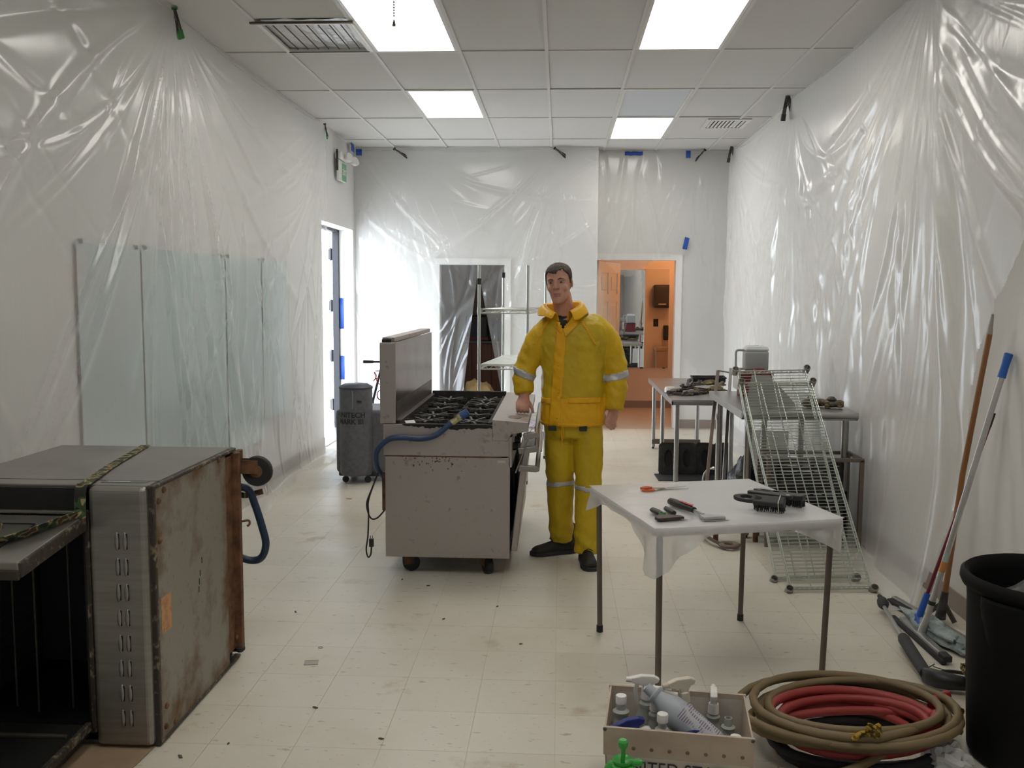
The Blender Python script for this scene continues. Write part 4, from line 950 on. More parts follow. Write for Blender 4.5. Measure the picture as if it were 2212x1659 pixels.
# ================================================================== WORK TABLES
def work_table(name, label, x0, x1, y0, y1, z, legs, edge=0.045, round_front=False, r=0.02):
    t = thing(name, label, 'work table', ((x0+x1)/2,(y0+y1)/2,0))
    cx, cy = (x0+x1)/2, (y0+y1)/2
    hx, hy = (x1-x0)/2, (y1-y0)/2
    tp = part('tabletop', MB().box(-hx,-hy,z-0.012,hx,hy,z), m_steel2, t, 0, 0.003)
    part('apron', MB().box(-hx,-hy,z-edge,-hx+0.015,hy,z-0.01).box(hx-0.015,-hy,z-edge,hx,hy,z-0.01).box(-hx,hy-0.015,z-edge,hx,hy,z-0.01).box(-hx,-hy,z-edge,hx,-hy+0.015,z-0.01), m_steel2, t, 0, 0.003)
    if round_front: part('rolled_edge', MB().tube([(-hx,-hy-0.004,z-0.018),(hx+0.0,-hy-0.004,z-0.018)],0.021,14), m_steel2, t, 60)
    for (lx, ly) in legs:
        part('leg', MB().tube([(lx-cx,ly-cy,0.02),(lx-cx,ly-cy,z-0.012)],r,14), m_steel2, t)
        part('foot', MB().tube([(lx-cx,ly-cy,0.0),(lx-cx,ly-cy,0.04)],[r*0.6,r*0.8],12), m_blackp, t)
    return t
tA = work_table('steel_table','far stainless work table on round legs, black panels beneath it',0.93,1.50,7.58,9.62,0.735,[(0.99,7.68),(1.44,7.68),(0.99,8.75),(0.99,9.56),(1.44,9.56)])
part('stretcher', MB().box(-0.24,0.94,0.05,0.26,0.985,0.10), m_brownpaint, tA, 0, 0.003)
tB = work_table('steel_table','near stainless work table with rolled edge, behind the leaning wire shelves',1.17,1.90,5.90,7.20,0.85,[(1.24,6.02),(1.86,6.02),(1.24,7.10),(1.86,7.10),(1.58,7.10)],0.05,True,0.024)
# things on the far table
m_grime = mat('grimy_metal',(0.055,0.04,0.038),0.5,0.3,var=(26,(0.17,0.13,0.09),0.5,0.62),bump=(30,0.6))
m_grime2 = mat('grimy_brass',(0.10,0.075,0.035),0.5,0.5,var=(30,(0.30,0.22,0.09),0.52,0.62),bump=(30,0.6))
rnd = random.Random(12)
def casting(kind, loc, rot, sc_, m, label, group, cat='burner part', name='burner_part'):
    mb = MB()
    if kind == 0:      # burner: round head with venturi tube
        mb.lathe([(0.02,0),(0.055,0.004),(0.06,0.018),(0.045,0.03),(0.015,0.034),(0.001,0.034)],16).tube([(0.03,0,0.015),(0.11,0.01,0.018),(0.17,0.0,0.016)],[0.016,0.013,0.02],10)
    elif kind == 1:    # star grate
        for k in range(6):
            q = k*math.pi/3; mb.bar((0.015*math.cos(q),0.015*math.sin(q),0.012),(0.10*math.cos(q),0.10*math.sin(q),0.006),0.014,0.016)
        mb.ring_prism([(0.085*math.cos(k*math.pi/8),0.085*math.sin(k*math.pi/8)) for k in range(16)],[(0.070*math.cos(k*math.pi/8),0.070*math.sin(k*math.pi/8)) for k in range(16)],0.0,0.014)
    elif kind == 2:    # pipe with elbow
        mb.tube(smooth_path([(-0.13,0,0.018),(-0.03,0.01,0.018),(0.05,0.03,0.02),(0.09,0.07,0.03)],6),0.014,10).tube([(-0.14,0,0.018),(-0.11,0,0.018)],0.019,8)
    else:              # bracket
        mb.prism([(-0.09,-0.03),(0.07,-0.045),(0.1,0.0),(0.05,0.04),(-0.07,0.035)],0,0.016).bar((-0.05,0,0.016),(0.06,0.0,0.04),0.03,0.014).tube([(0.03,0,0.01),(0.03,0,0.055)],0.014,8)
    return single(name, mb, m, label, cat, group, smooth=40, loc=loc, rot=rot)
zA = 0.735
spots = [(1.03,8.10),(1.08,7.98),(1.13,8.22),(1.10,8.08),(1.16,8.02),(1.22,8.12),(1.27,8.30),(1.33,8.20),(1.37,8.42),(1.42,8.28),(1.30,8.44),(1.24,8.22),(1.38,8.10),(1.43,8.46)]
KN = ['round burner head','star-shaped grate','bent gas pipe','cast bracket']
WH = ['at the far left of the parts heap','at the front left of the parts heap','at the back left of the parts heap','on top of the left of the heap','in the front middle of the parts heap','in the middle of the parts heap','behind the middle of the parts heap','right of the middle of the heap','at the back right, under the black tray','at the front right of the parts heap','at the back, left of the black tray','on top of the heap middle','at the right front edge of the heap','at the far right back of the heap']
BP = ['greasy '+KN[k%4]+' '+WH[k] for k in range(14)]
for k,(x,y) in enumerate(spots):
    lvl = 0.0 if k in (0,1,4,5,6,7,9) else 0.03+0.012*(k%3)
    casting(k%4,(x,y,zA+0.004+lvl),(rnd.uniform(-.25,.25)*(lvl>0),rnd.uniform(-.2,.2)*(lvl>0),rnd.uniform(0,6.28)),1,m_grime if x < 1.25 else m_grime2,BP[k],'heap of burner parts on the far table')
tr = thing('black_tray', 'long black tray on top of the parts heap, far table', 'tray', (1.37,8.50,zA+0.05), rot=(R(6),0,R(4)))
part('pan', MB().box(-0.15,-0.05,0.02,0.15,0.05,0.032).box(-0.15,-0.05,0.02,-0.14,0.05,0.062).box(0.14,-0.05,0.02,0.15,0.05,0.062).box(-0.15,-0.05,0.02,0.15,-0.042,0.062).box(-0.15,0.042,0.02,0.15,0.05,0.062), m_blackp, tr, 0, 0.006)
part('rim', MB().tube([(-0.155,-0.052,0.062),(0.155,-0.052,0.062),(0.155,0.052,0.062),(-0.155,0.052,0.062)],0.006,8,closed=True), m_blackp, tr)
single('sponge', MB().box(-0.045,-0.03,0,0.045,0.03,0.030), mat('yellow_sponge',(0.62,0.52,0.17),0.9,bump=(60,0.8)), 'yellow sponge at the front edge of the far steel table', 'sponge', bevel=0.006, loc=(1.345,7.72,zA), rot=(0,0,R(6)))
single('jar_lid', MB().lathe([(0.035,0),(0.05,0.005),(0.05,0.035),(0.042,0.05),(0.001,0.05)],18), m_white, 'white round lid at the left end of the parts heap', 'lid', loc=(0.985,8.16,zA))
# red box and grey jug on the near table
m_redbox = mat('dark_red_box',(0.14,0.012,0.018),0.45)
rbx = thing('red_toolbox', 'dark red box with grey label under the grey jug', 'box', (1.46,6.92,0.85))
part('body', MB().box(-0.115,-0.08,0,0.118,0.08,0.175), m_redbox, rbx, 0, 0.006)
part('lid', MB().box(-0.118,-0.083,0.150,0.121,0.083,0.178), m_redbox, rbx, 0, 0.006)
part('label_plate', MB().box(-0.02,-0.0855,0.10,0.09,-0.0815,0.160), mat('label_grey',(0.30,0.29,0.28),0.5), rbx, 0)
part('left_plate', MB().box(-0.145,-0.082,0.05,-0.119,0.082,0.195), mat('pinkish_card',(0.50,0.46,0.45),0.6), rbx, 0)
part('latch', MB().lathe([(0.045,0.0),(0.04,0.025),(0.001,0.03)],14,(0.02,-0.045,0.178)), m_redbox, rbx)
jg = thing('grey_jug', 'translucent grey plastic jug with a loop handle on a red box', 'jug', (1.475,6.985,1.0305))
m_jug = mat('jug_grey',(0.33,0.34,0.34),0.25,spec=0.6,var=(3,(0.28,0.29,0.29),0.4,0.6)); m_jugtop = mat('jug_cap_clear',(0.62,0.64,0.66),0.2)
part('body', MB().box(-0.088,-0.06,0,0.088,0.06,0.150), m_jug, jg, 0, 0.018, 4)
part('shoulder', MB().loft([[(sx*(0.086-d)+0.0,sy*(0.058-d),z_) for sx,sy in ((-1,-1),(1,-1),(1,1),(-1,1))] for d,z_ in ((0,0.148),(0.0,0.165),(0.012,0.182),(0.03,0.187))]), m_jugtop, jg, 0, 0.010, 3)
part('handle', MB().tube(smooth_path([(-0.085,0,0.150),(-0.125,0,0.152),(-0.145,0,0.14),(-0.146,0,0.08),(-0.144,0,0.03),(-0.13,0,0.012),(-0.088,0,0.012)],5),0.0085,10), m_jug, jg)
part('cap', MB().lathe([(0.02,0.185),(0.02,0.192),(0.001,0.193)],14), m_jugtop, jg)
# a filter bag/screen and gas valves on the near table
single('steel_screen', MB().prism([(-0.14,0.0),(0.20,0.0),(0.02,0.20),(-0.10,0.21)],-0.003,0.003), mat('grey_screen',(0.30,0.29,0.28),0.5,0.5), 'grey steel sheet leaning on the near table behind the wire shelves', 'metal sheet', loc=(1.40,6.22,0.853), rot=(R(78),0,R(-6)))
def valve(loc, rz, label, L):
    v = thing('gas_valve', label, 'valve', loc, rz)
    part('body', MB().loft([[(x,r_*math.cos(t*math.pi/6),0.03+r_*0.8*math.sin(t*math.pi/6)) for t in range(12)] for x,r_ in ((-L/2,0.012),(-L/2+0.012,0.030),(-L/6,0.034),(L/6,0.030),(L/2-0.02,0.034),(L/2,0.024))]), mat('valve_'+str(round(L,2)),(0.16,0.125,0.085),0.5,0.4,var=(22,(0.07,0.055,0.045),0.45,0.6)), v, 50)
    part('bonnet', MB().lathe([(0.03,0.045),(0.032,0.06),(0.018,0.075),(0.001,0.078)],14,(-L*0.1,0,0)), m_grime, v)
    part('port', MB().cyl((L*0.3,-0.05,0.03),(L*0.3,0.05,0.03),0.018,n=10).cyl((-L*0.3,-0.03,0.0),(-L*0.3,-0.02,0.04),0.016,n=10), m_grime2, v)
valve((1.70,6.20,0.85),R(20),'larger brown gas valve on the right end of the near table',0.17)
valve((1.82,6.16,0.85),R(-15),'smaller greenish gas valve at the far right end of near table',0.13)
# black cast panels standing under the far table
sp = MB()
outer = [(-0.085,0),(0.085,0),(0.085,0.285),(-0.085,0.285)]
def slot_panel():
    mb = MB(); n_ = 24
    hole = [(0.032*math.cos(2*math.pi*k/n_),0.15+0.075*math.sin(2*math.pi*k/n_)) for k in range(n_)]
    out = []
    for hx_,hz_ in hole:
        dx, dz = hx_, hz_-0.15; s_ = min(0.085/max(abs(dx),1e-6), 0.142/max(abs(dz),1e-6)); out.append((dx*s_, 0.15+dz*s_))
    mb.ring_prism(out, hole, -0.012, 0.012, M=Matrix(((1,0,0,0),(0,0,1,0),(0,1,0,0),(0,0,0,1))))
    return mb
pm = slot_panel().mesh('cast_panel')
for k in range(4):
    p = thing('cast_panel', ['black slotted cast panel leaning under the far table, leftmost','black slotted cast panel under the far table, second from the left','black slotted cast panel under the far table, third from the left','black slotted cast panel under the far table, rightmost'][k], 'cast panel', (0.975+0.165*k,8.10+0.012*k,0.002), rot=(R(-14),0,R(-6+3*k)), group='black cast panels under the far table')
    pc = pm.copy(); part('slab', pc, m_iron, p, 0, 0.006)
    part('backing', MB().box(-0.08,0.014,0.0,0.08,0.035,0.28), m_iron, p, 0, 0.004)
single('floor_mat', MB().box(-0.36,-0.14,0,0.34,0.14,0.012), m_rubber, 'black rubber mat on the floor under the cast panels', 'mat', bevel=0.004, loc=(1.22,8.00,0), rot=(0,0,R(2)))
# bent chrome tube and leaning steel frame in front of the far table
single('bent_tube', MB().tube(smooth_path([(0,0,0.0),(0,0,0.12),(0.005,0,0.22),(0.03,0,0.27),(0.07,0,0.285)],6),0.007,10).tube([(0.07,0,0.285),(0.085,0,0.288)],[0.011,0.012],10), m_chrome, 'thin bent chrome tube rising behind the card table', 'tube', loc=(1.10,6.95,0.0))
uf = thing('leaning_frame', 'narrow brown steel frame leaning against the near steel table', 'metal frame', (1.12,6.70,0))
m_flat = mat('flat_bar',(0.20,0.16,0.135),0.45,0.6)
part('side_bar', MB().bar((-0.045,0.0,0.0),(0.135,0.62,1.0),0.026,0.010,up=(0,-1,0.6)), m_flat, uf, 0, 0.002)
part('side_bar', MB().bar((0.085,0.0,0.0),(0.235,0.62,1.02),0.026,0.010,up=(0,-1,0.6)), m_steel2, uf, 0, 0.002)
part('cross_bar', MB().bar((0.135,0.62,1.0),(0.235,0.61,0.985),0.022,0.010), m_flat, uf, 0, 0.002)
# low equipment stand in front of the near table, dark grates and boxes below
es = thing('equipment_stand', 'low brown angle-steel stand in front of the near steel table', 'stand', (1.66,5.86,0))
for sx in (-0.33,0.245):
    for y in (-0.06,0.22):
        part('leg', MB().bar((sx,y,0.0),(sx,y,0.565),0.026,0.026), m_flat, es, 0, 0.002)
for y in (-0.06,0.22): part('top_rail', MB().bar((-0.33,y,0.565),(0.258,y,0.565),0.026,0.022), m_flat, es, 0, 0.002)
for sx in (0.245,-0.33): part('end_rail', MB().bar((sx,-0.06,0.565),(sx,0.22,0.565),0.02,0.022), m_flat, es, 0, 0.002)
part('shelf_plate', MB().box(-0.33,-0.06,0.10,0.165,0.22,0.115), m_grime, es, 0)
def crate(loc, rz, sz, label, m=None, slats=5):
    c = thing('black_crate', label, 'crate', loc, rz)
    x,y,z = sz[0]/2, sz[1]/2, sz[2]; m = m or m_iron
    part('base', MB().box(-x,-y,0,x,y,0.012), m, c, 0)
    for k in range(slats):
        z0 = 0.015+(z-0.03)*k/slats; hz = (z-0.03)/slats*0.72
        part('slat', MB().box(-x,-y,z0,x,-y+0.012,z0+hz), m, c, 0, 0.002)
        part('slat', MB().box(-x,-y,z0,-x+0.012,y,z0+hz), m, c, 0, 0.002)
    for sx in (-1,1):
        for sy in (-1,1): part('post', MB().cbox((sx*(x-0.012),sy*(y-0.012),z/2),(0.024,0.024,z)), m, c, 0, 0.002)
    part('rim', MB().ring_prism([(-x,-y),(x,-y),(x,y),(-x,y)],[(-x+0.02,-y+0.02),(x-0.02,-y+0.02),(x-0.02,y-0.02),(-x+0.02,y-0.02)],z-0.02,z), m, c, 0, 0.003)
crate((1.605,5.95,0.1155),0.0,(0.46,0.22,0.24),'black slatted crate on the low stand behind the wire shelves')
crate((1.60,5.95,0.357),R(2),(0.42,0.20,0.18),'black slatted crate stacked on another crate in the low stand',slats=4)
crate((1.66,6.48,0.0),R(-3),(0.36,0.40,0.42),'deep black slatted crate on the floor under the near steel table')
# dark machine / drawer corner between tables
mg = thing('black_bag', 'crumpled black bag with a white tag under the near table corner', 'bag', (1.365,6.72,0))
mb = MB(); nu, nv = 22, 14; vs_ = []; fs_ = []
for i in range(nv+1):
    for k in range(nu):
        th = math.pi*i/nv; ph = 2*math.pi*k/nu
        d = Vector((math.sin(th)*math.cos(ph),math.sin(th)*math.sin(ph),math.cos(th)))
        r_ = 1+0.35*mnoise.noise(d*2.3)+0.18*mnoise.noise(d*6)
        vs_.append((0.11*d.x*r_,0.13*d.y*r_,max(0.0,0.19+0.20*d.z*r_)))
for i in range(nv):
    for k in range(nu): fs_.append((i*nu+k,i*nu+(k+1)%nu,(i+1)*nu+(k+1)%nu,(i+1)*nu+k))
part('sack', MB().add(vs_,fs_), mat('black_bag_plastic',(0.016,0.016,0.018),0.3,bump=(20,0.6)), mg, 60)
part('tag', MB().box(-0.04,-0.002,-0.03,0.03,0.002,0.05,M=TR((0.0,-0.145,0.22),(R(-15),R(35),0))), m_white, mg, 0)
part('strap', ribbon([(-0.08,-0.1,0.30),(-0.04,-0.15,0.24),(0.03,-0.16,0.18),(0.06,-0.12,0.10)],0.02,(0,0,1)), m_blackp, mg)
wp = single('foam_board', MB().box(-0.012,-0.17,0.0,0.012,0.17,0.52), m_trim, 'white board standing on edge between the two steel tables', 'board', bevel=0.003, loc=(1.66,7.36,0.0), rot=(0,R(3),R(80)))
# rolled hose/strap on the floor seen under the card table, and a small rusty stand
hr = thing('strap_roll', 'rolled brown strap lying on the floor under the card table', 'strap roll', (1.085,5.74,0))
part('roll', MB().tube([(0.062*math.cos(t*0.5)*(1-t*0.01),0.062*math.sin(t*0.5)*(1-t*0.01),0.022+0.0*t) for t in range(40)],0.012,8), mat('strap_brown',(0.16,0.11,0.085),0.6), hr)
part('tail', ribbon([(-0.06,0.0,0.03),(-0.10,0.06,0.04),(-0.13,0.16,0.045),(-0.12,0.26,0.03)],0.035,(1,0,0)), mat('strap_dark',(0.07,0.04,0.03),0.6), hr)
rs = thing('rusty_stand', 'low rusty steel stand glimpsed on the floor behind the card table', 'stand', (1.20,5.92,0))
part('beam', MB().box(-0.20,-0.03,0.075,0.11,0.03,0.125), m_rustframe, rs, 0, 0.003)
for x in (-0.17,0.085):
    part('leg', MB().cyl((x,0,0.0),(x,0,0.08),0.017,n=12), m_rustframe, rs)

# ================================================================== TWO WIRE SHELVES LEANING ON THE TABLE
def wire_shelf(parent, L, Wd_, m, ncross, nlong=3):
    """local: x across width, y along length, z normal"""
    for sx in (-1,1):
        for z in (0,-0.026): part('side_rail', MB().cyl((sx*Wd_/2,-L/2,z),(sx*Wd_/2,L/2,z),0.0042,n=8), m, parent)
        z = MB().tube([(sx*Wd_/2,-L/2+0.03+k*(L-0.06)/60,0.0 if k%2 else -0.026) for k in range(61)],0.0022,5); part('side_truss', z, m, parent)
    for sy in (-1,1):
        for z in (0,-0.026): part('end_rail', MB().cyl((-Wd_/2,sy*L/2,z),(Wd_/2,sy*L/2,z),0.0042,n=8), m, parent)
        part('end_truss', MB().tube([(-Wd_/2+0.02+k*(Wd_-0.04)/14,sy*L/2,0.0 if k%2 else -0.026) for k in range(15)],0.0022,5), m, parent)
    w0 = MB().cyl((-Wd_/2,0,0.0045),(Wd_/2,0,0.0045),0.0020,n=6).mesh('cross_wire'); finish(w0, m, 60)
    for k in range(ncross):
        o = link(bpy.data.objects.new('cross_wire', w0), parent); o.location = (0,-L/2+L*(k+1)/(ncross+1),0)
    for k in range(nlong):
        x = -Wd_/2+Wd_*(k+1)/(nlong+1)
        part('support_wire', MB().cyl((x,-L/2,-0.002),(x,L/2,-0.002),0.0036,n=8), m, parent)
    for sx in (-1,1):
        for sy in (-1,1):
            pr_ = [(0.0195,-0.038),(0.0215,-0.034),(0.0225,0.010),(0.0205,0.014),(0.0170,0.014),(0.0170,-0.038)]
            part('collar', MB().lathe(pr_+pr_[:1],18,(sx*(Wd_/2+0.012),sy*(L/2+0.012),0.0),caps=False), m_steel, parent)
def leaning(label, foot, top, yaw):
    f_, t_ = Vector(foot), Vector(top); d = (t_-f_); L = d.length; d.normalize()
    xax = Vector((math.cos(yaw),math.sin(yaw),0)); xax = (xax-d*xax.dot(d)).normalized(); zax = xax.cross(d)
    s_ = link(bpy.data.objects.new('wire_shelf', None)); s_.matrix_world = Matrix.Translation((f_+t_)/2) @ Matrix((xax,d,zax)).transposed().to_4x4()
    tag(s_, label, 'wire shelf', 'wire shelves leaning on the near table')
    wire_shelf(s_, L-0.03, 0.435, m_zinc, 62)
leaning('front zinc wire shelf leaning on the near steel table',(1.478,4.895,0.020),(1.395,5.94,1.045),R(3))
leaning('rear zinc wire shelf leaning just behind the front one',(1.440,5.075,0.020),(1.368,6.00,1.120),R(1))
# ================================================================== RIGHT FOREGROUND
# trash can
tcn = thing('trash_can', 'large black round trash can at the right edge', 'trash can', (1.675,3.12,0))
m_can = mat('can_black',(0.004,0.004,0.004),0.7,spec=0.2,bump=(120,0.15,0.003))
part('body', MB().lathe([(0.20,0.0),(0.225,0.004),(0.235,0.02),(0.250,0.30),(0.258,0.55),(0.262,0.60),(0.256,0.60),(0.245,0.50),(0.228,0.03),(0.001,0.02)],48), m_can, tcn, 50)
part('rim', MB().lathe([(0.258,0.598),(0.276,0.600),(0.284,0.618),(0.282,0.640),(0.270,0.650),(0.256,0.640),(0.254,0.60)],48,caps=False), m_can, tcn, 60)
for a_ in (R(215),R(35)):
    mb = MB(); rings = []
    for i in range(9):
        t = i/8; ang = a_-0.42+0.84*t; d = math.sin(math.pi*t)
        r1 = 0.258; r2 = 0.262+0.030*d**0.5
        rings.append([(r1*math.cos(ang),r1*math.sin(ang),0.60),(r2*math.cos(ang),r2*math.sin(ang),0.59),(r2*math.cos(ang),r2*math.sin(ang),0.555),((r1-0.01)*math.cos(ang),(r1-0.01)*math.sin(ang),0.46-0.10*d)])
    part('handle_boss', mb.loft(rings), m_can, tcn, 60)
lump = MB(); rr_ = random.Random(5)
def lumpmesh(rx, ry, rz, seed, amp=0.3, nu=18, nv=12, flat=False):
    vs = []; fs = []
    for i in range(nv+1):
        for k in range(nu):
            th = math.pi*i/nv; ph = 2*math.pi*k/nu; d = Vector((math.sin(th)*math.cos(ph),math.sin(th)*math.sin(ph),math.cos(th)))
            r_ = 1+amp*mnoise.noise(d*2.1+Vector((seed,0,0)))+amp*0.5*mnoise.noise(d*5.3+Vector((0,seed,0)))
            z = rz*d.z*r_
            if flat: z = max(z, -rz*0.45)
            vs.append((rx*d.x*r_,ry*d.y*r_,z))
    for i in range(nv):
        for k in range(nu): fs.append((i*nu+k,i*nu+(k+1)%nu,(i+1)*nu+(k+1)%nu,(i+1)*nu+k))
    return MB().add(vs,fs)
m_greylump = mat('dusty_grey',(0.08,0.08,0.08),0.7,var=(20,(0.14,0.14,0.14),0.5,0.6))
tb_ = single('trash_bag', lumpmesh(0.18,0.18,0.13,3.0,0.35,24,16,True), m_greylump, 'dusty grey bag poking up inside the black trash can', 'bag', smooth=60, loc=(1.70,3.15,0.48))
# push broom squeegee with wooden handle
m_wood = mat('handle_wood',(0.30,0.135,0.045),0.4,var=(5,(0.22,0.09,0.03),0.4,0.7),stretch=(1,1,0.1))
pb = thing('floor_squeegee', 'wide black floor squeegee with a wooden handle against the wall', 'squeegee', (0,0,0))
part('handle', MB().tube([(1.885,4.47,0.06),(1.915,4.40,0.75),(1.952,4.285,1.42)],[0.0135,0.0135,0.0125],12), m_wood, pb)
part('handle_tip', MB().tube([(1.952,4.285,1.42),(1.956,4.275,1.51)],[0.0125,0.006],12), mat('grey_film_tip',(0.35,0.33,0.30),0.5), pb)
part('socket', MB().tube([(1.880,4.48,0.02),(1.889,4.46,0.16)],[0.026,0.016],12).bar((1.86,4.56,0.022),(1.885,4.47,0.10),0.012,0.02).bar((1.92,4.41,0.022),(1.887,4.46,0.10),0.012,0.02), m_irongrey, pb)
part('blade_rubber', MB().bar((1.735,4.735,0.017),(1.915,3.87,0.017),0.05,0.03), m_rubber, pb, 0, 0.003)
part('frame_bar', MB().bar((1.748,4.738,0.036),(1.928,3.873,0.036),0.030,0.012), m_steel2, pb, 0, 0.003)
# window squeegee on aluminium pole with blue grip
wq = thing('pole_squeegee', 'aluminium pole squeegee with blue grip leaning on the wall', 'squeegee', (0,0,0))
m_alu = mat('aluminium',(0.60,0.59,0.56),0.4,0.8,var=(6,(0.48,0.47,0.45),0.4,0.7))
P0, P1 = Vector((1.705,4.235,0.05)), Vector((1.972,4.19,1.235)); dP = (P1-P0)
part('pole', MB().tube([P0,P1],0.0135,14), m_alu, wq)
part('grip', MB().tube([P1-dP*0.005,P1+dP*0.005,P1+dP*0.045,P1+dP*0.085,P1+dP*0.088],[0.0185,0.0175,0.0165,0.019,0.012],16), mat('blue_grip',(0.02,0.11,0.42),0.45), wq)
part('collar', MB().tube([P0+dP*0.10,P0+dP*0.115],[0.0165,0.0165],14), m_blackp, wq)
part('sticker', MB().tube([P0+dP*0.235,P0+dP*0.275],[0.0140,0.0140],14), mat('orange_sticker',(0.55,0.22,0.06),0.5), wq)
part('sticker_band', MB().tube([P0+dP*0.275,P0+dP*0.31],[0.0139,0.0139],14), mat('green_sticker',(0.40,0.48,0.42),0.5), wq)
part('head_bar', MB().bar((1.678,4.425,0.030),(1.690,3.955,0.030),0.032,0.024), m_steel2, wq, 0, 0.004)
part('head_rubber', MB().bar((1.660,4.50,0.012),(1.676,3.93,0.012),0.022,0.022), m_rubber, wq, 0, 0.003)
part('head_end', MB().bar((1.688,3.985,0.030),(1.692,3.925,0.028),0.036,0.028), m_rubber, wq, 0, 0.005)
part('yoke', MB().tube([(1.69,4.23,0.03),P0+dP*0.05],[0.018,0.015],12), m_alu, wq)
# blue-headed squeegee with maroon handle
bs = thing('hand_mop', 'blue plastic mop head on a thin maroon handle', 'mop', (0,0,0))
Q0, Q1 = Vector((1.742,4.325,0.165)), Vector((1.985,4.27,1.06))
part('handle', MB().tube([Q0,Q0+(Q1-Q0)*0.93],0.0085,12), mat('maroon_handle',(0.15,0.012,0.025),0.35), bs)
part('handle_tip', MB().tube([Q0+(Q1-Q0)*0.93,Q1],[0.0095,0.008],12), m_blackp, bs)
part('socket', MB().tube([(1.713,4.33,0.055),Q0-(Q1-Q0)*0.02,Q0+(Q1-Q0)*0.03],[0.016,0.0155,0.014],12), mat('blue_plastic',(0.02,0.10,0.46),0.4), bs)
part('fan', MB().prism([(-0.01,-0.012),(0.012,-0.012),(0.075,0.03),(0.09,0.06),(-0.06,0.06),(-0.055,0.035)],-0.010,0.010,M=TR((1.713,4.335,0.075),(R(-98),0,R(80)))), MATS['blue_plastic'], bs, 0, 0.005)
# pale blue rag lying over the broom
rg_ = single('rag', lumpmesh(0.055,0.235,0.052,8.0,0.38,26,22,True), mat('pale_blue_rag',(0.34,0.39,0.39),0.85,var=(16,(0.23,0.27,0.27),0.45,0.62),bump=(40,0.5)), 'crumpled pale blue-green rag lying between the squeegees', 'rag', smooth=70, loc=(1.765,4.25,0.036), rot=(0,0,R(10)))
# pressure washer wand
wd = thing('pressure_wand', 'black pressure-washer wand with steel lance on the floor', 'pressure wand', (0,0,0))
part('lance', MB().tube([(1.625,4.53,0.055),(1.575,4.12,0.040)],0.0095,12), m_steel2, wd)
part('nozzle', MB().tube([(1.660,4.700,0.052),(1.657,4.665,0.052),(1.656,4.66,0.052),(1.650,4.63,0.054)],[0.011,0.013,0.009,0.009],12), m_irongrey, wd)
part('nozzle_guard', MB().tube([(1.652,4.645,0.054),(1.645,4.615,0.054),(1.635,4.57,0.055),(1.628,4.54,0.055),(1.624,4.52,0.055)],[0.012,0.025,0.028,0.022,0.012],14), m_rubber, wd)
part('insulated_grip', MB().tube([(1.580,4.15,0.040),(1.575,4.12,0.040),(1.545,3.90,0.040),(1.522,3.735,0.042)],[0.022,0.027,0.026,0.025],14), m_rubber, wd)
part('gun_body', MB().loft([[(Vector(c)+Vector((0,w_*math.cos(t*math.pi/6),h_*math.sin(t*math.pi/6)))) for t in range(12)] for c,w_,h_ in (((1.505,3.72,0.042),0.028,0.030),((1.53,3.69,0.045),0.045,0.036),((1.575,3.66,0.045),0.042,0.034),((1.66,3.645,0.04),0.028,0.026),((1.76,3.64,0.04),0.022,0.024),((1.82,3.64,0.04),0.02,0.022))]), m_blackp, wd, 60)
part('trigger_guard', MB().tube(smooth_path([(1.55,3.72,0.05),(1.61,3.745,0.05),(1.68,3.74,0.045),(1.74,3.70,0.04),(1.76,3.655,0.04)],6),0.008,8), m_blackp, wd)
part('wire_tie', MB().tube(smooth_path([(1.585,3.86,0.02),(1.59,3.82,0.05),(1.57,3.78,0.055),(1.61,3.74,0.055)],5),0.002,6), m_blackp, wd)
# yellow-black rope tangle on the wand
def rope_mat(name, c1, c2, s=60):
    m = bpy.data.materials.new(name); t = nt(m); b = t.nodes.new('ShaderNodeBsdfPrincipled'); o = t.nodes.new('ShaderNodeOutputMaterial'); t.links.new(b.outputs[0], o.inputs[0])
    f = noise_fac(t, s, 1.0, 0.5); t.links.new(ramp(t, f, [(0,c1),(0.5,c2)],'CONSTANT'), b.inputs['Base Color']); b.inputs['Roughness'].default_value = 0.8; return m
m_rope = rope_mat('yellow_black_rope',(0.32,0.22,0.03),(0.03,0.03,0.015))
rnd = random.Random(9)
pts = [(1.66+rnd.uniform(-.05,.07),3.62+rnd.uniform(-.07,.10),0.085+rnd.uniform(-.012,.04)) for _ in range(26)]
pts = [(1.60,3.52,0.01),(1.62,3.55,0.015),(1.635,3.57,0.05)] + pts
single('rope_tangle', MB().tube(smooth_path(pts,4),0.007,7), m_rope, 'yellow and black rope tangled on the pressure wand handle', 'rope', smooth=60)
single('cardboard_scrap', MB().prism([(-0.16,-0.20),(0.02,-0.16),(0.03,0.18),(0.0,0.20)],0,0.004), MATS['cardboard'], 'brown cardboard scrap on the floor by the right wall', 'cardboard', loc=(1.945,4.12,0.001)) 

